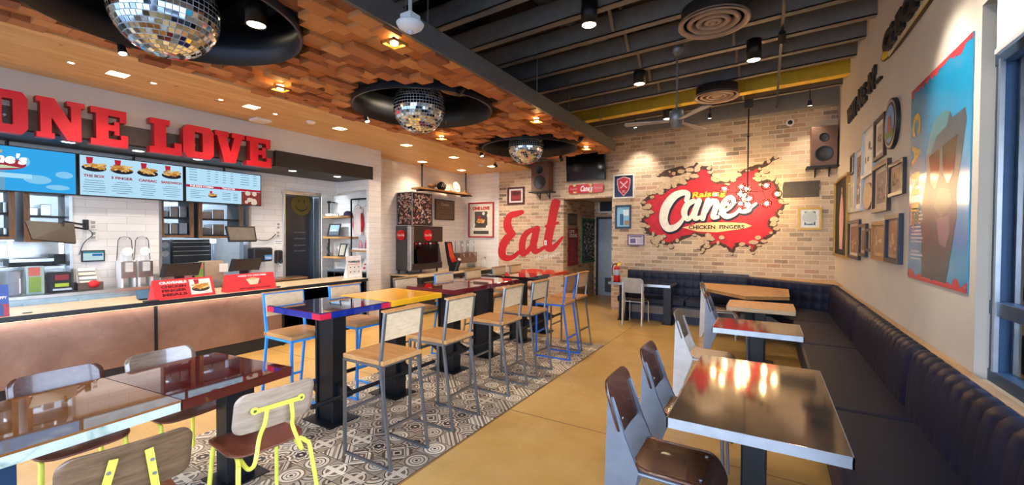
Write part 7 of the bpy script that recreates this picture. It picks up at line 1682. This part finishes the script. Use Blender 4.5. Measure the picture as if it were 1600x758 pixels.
# spotlights that wash the brick: small heads on the yellow joist
for x, pw in ((-2.35, 40), (-.95, 34), (.6, 16), (-3.6, 20), (-5.2, 20)):
    zz = 3.90 if x > -2.5 else 3.2
    c = Vector((x, 8.82 if x > -2.5 else 7.95, zz)); aim = Vector((x, YB, 2.15)); a = (aim - c).normalized()
    t = thing('spotlight', 'small black spotlight near the ceiling aimed down at the brick wall', 'spotlight', c, group='brick wall washers')
    MB().cyl(c - a * .09, c, .028, .034).build('housing', BLACK, t); MB().cyl(c, c + a * .003, .028, n=14).build('lens', E('track_lens', '#fff6e6', 9.0), t); MB().cyl(c - a * .05, (c.x, c.y, zr(x) + .07 if x > -2.5 else 3.4), .008, n=8).build('stem', BLACK, t)
    lamp('SPOT', 'wall_wash_lamp', c + a * .02, pw, NEUT, .025, aim, 75, .8)
# pendant cluster of glass globes
pc = Vector((-.36, 8.62, 0)); hub = U(1168, 300, 'y', 8.82)
t = thing('globe_pendant', 'pendant lamp with a cluster of clear glass globes hanging before the red mural', 'pendant lamp', (hub.x, hub.y, zr(hub.x)))
top = U(1165.5, 170, 'y', 8.82)
MB().cyl((hub.x, hub.y, hub.z), (hub.x, hub.y, top.z), .012, n=10).sph((hub.x, hub.y, (hub.z + top.z) / 2 + .25), .022).build('rod', M('bronze', '#2a201a', .4, .5), t)
B('ceiling_bracket', DARK, t, hub.x - .07, hub.x + .07, hub.y - .05, hub.y + .05, top.z, zr(hub.x) + .058)
GL = [(1132, 295), (1136, 319), (1118, 304), (1158, 292), (1167, 295), (1157, 303), (1157, 318), (1167, 321), (1171, 310), (1197, 290), (1214, 303), (1198, 318)]
rg = random.Random(5)
GLOBE = glassy('globe_glass', (1, .98, .95, 1), .02, .01, 1.18)
for k, (px, py) in enumerate(GL):
    yy = 8.82 + rg.uniform(-.13, .13); c = U(px, py, 'y', yy)
    end = Vector((hub.x + (c.x - hub.x) * .8, hub.y, hub.z))
    a = MB().cyl(hub, end, .007, n=8).cyl(end, c + (end - c).normalized() * .04, .006, n=8).build('arm', M('bronze', '#2a201a', .4, .5), t)
    g = MB().sph(c, .08, 20, 14).build('globe', GLOBE, t)
    MB().sph(c, .03, 12, 8).build('bulb', E('bulb', '#ffdca0', 60.0), g)
    l_ = lamp('POINT', 'globe_lamp', c, 4.0, (1, .78, .5), .024)
# ceiling fan
fx, fy = -.99, 5.64
t = thing('ceiling_fan', 'grey ceiling fan with three blades on a long rod', 'ceiling fan', (fx, fy, 4.0))
FG = M('fan_grey', '#8d9193', .4, .5)
MB().lathe([(0, 0), (.02, .0), (.05, .03), (.075, .07), (.07, .1), (0, .1)], (fx, fy, 3.93), 24).build('canopy', FG, t)
MB().cyl((fx, fy, 3.22), (fx, fy, 3.96), .012).build('rod', FG, t)
MB().lathe([(0, .10), (.06, .10), (.085, .085), (.088, -.03), (.07, -.045), (.065, -.09), (.05, -.1), (.045, -.12), (0, -.13)], (fx, fy, 3.15), 28).build('motor', FG, t)
for k in range(3):
    a = math.radians(190 + 120 * k); d = Vector((math.cos(a), math.sin(a), 0)); n_ = Vector((-d.y, d.x, .12))
    b0 = Vector((fx, fy, 3.115)); mb = MB(); L0, L1 = .09, .62
    mb.prism([b0 + d * L0 - n_ * .035, b0 + d * L1 - n_ * .065, b0 + d * (L1 + .02) + n_ * .0, b0 + d * L1 + n_ * .065, b0 + d * L0 + n_ * .035], (0, 0, .008))
    mb.build('blade', M('blade_pale', '#b9b4ae', .5), t)
# suspended white sensor near the fascia, ceiling sensors
s_ = U(641, 42, 'x', -2.2)
t = thing('ceiling_sensor', 'white round ceiling sensor hanging on a pipe in front of the block ceiling', 'sensor', s_)
MB().lathe([(0, -.035), (.03, -.034), (.05, -.028), (.085, -.004), (.098, .02), (.09, .028), (0, .03)], s_, 32).build('housing', WHITE, t)
MB().lathe([(0, -.052), (.018, -.048), (.026, -.034)], s_, 16).build('lens', M('sensor_lens', '#c9d3e6', .1, .2), t)
B('junction_box', WHITE, t, s_.x - .05, s_.x + .05, s_.y - .05, s_.y + .05, s_.z + .028, s_.z + .085, .003)
MB().cyl((s_.x, s_.y, s_.z + .08), (s_.x, s_.y, zr(s_.x) + .05), .014, n=12).build('pipe', M('pipe_white', '#b9b9b6', .5), t)
for px, py, l in ((486, 190, 'round white smoke sensor on the pine ceiling'), (752, 258, 'small white camera dome on the pine ceiling near the brick wall')):
    p = U(px, py, 'z', ZS); tag(MB().lathe([(0, -.035), (.04, -.033), (.06, -.012), (.062, 0)], (p.x, p.y, ZS), 24).build('smoke_sensor', WHITE, None, (p.x, p.y, ZS)), l, 'sensor')
p = U(407, 186, 'z', ZS); tag(MB().box(p.x - .11, p.x + .11, p.y - .11, p.y + .11, ZS - .04, ZS).build('ceiling_access_point', WHITE, None, (p.x, p.y, ZS), bevel=.02), 'white square access point on the pine ceiling above the last red letters', 'wireless access point')
# suspension wires for the fascia
for px, l in ((632, 0), (667, 0), (838, 1), (888, 1), (938, 1)):
    lo, hi = 1.5, 8.0
    for _ in range(40):
        m_ = (lo + hi) / 2; v = RC @ np.array([XF + .05, m_, 3.5 - CAMH]); x_ = 800 + FPX * v[0] / v[2]
        if x_ < px: lo = m_
        else: hi = m_
    tag(MB().cyl((XF + .06, m_, 3.47), (XF + .06, m_, zr(XF) + .08), .005, n=8).build('suspension_rod', M('rod_grey', '#8a8a88', .4, .6), None, (XF + .06, m_, 3.47)), 'thin grey rod holding up the grey fascia of the block ceiling', 'rod', 'suspension rods along the fascia')
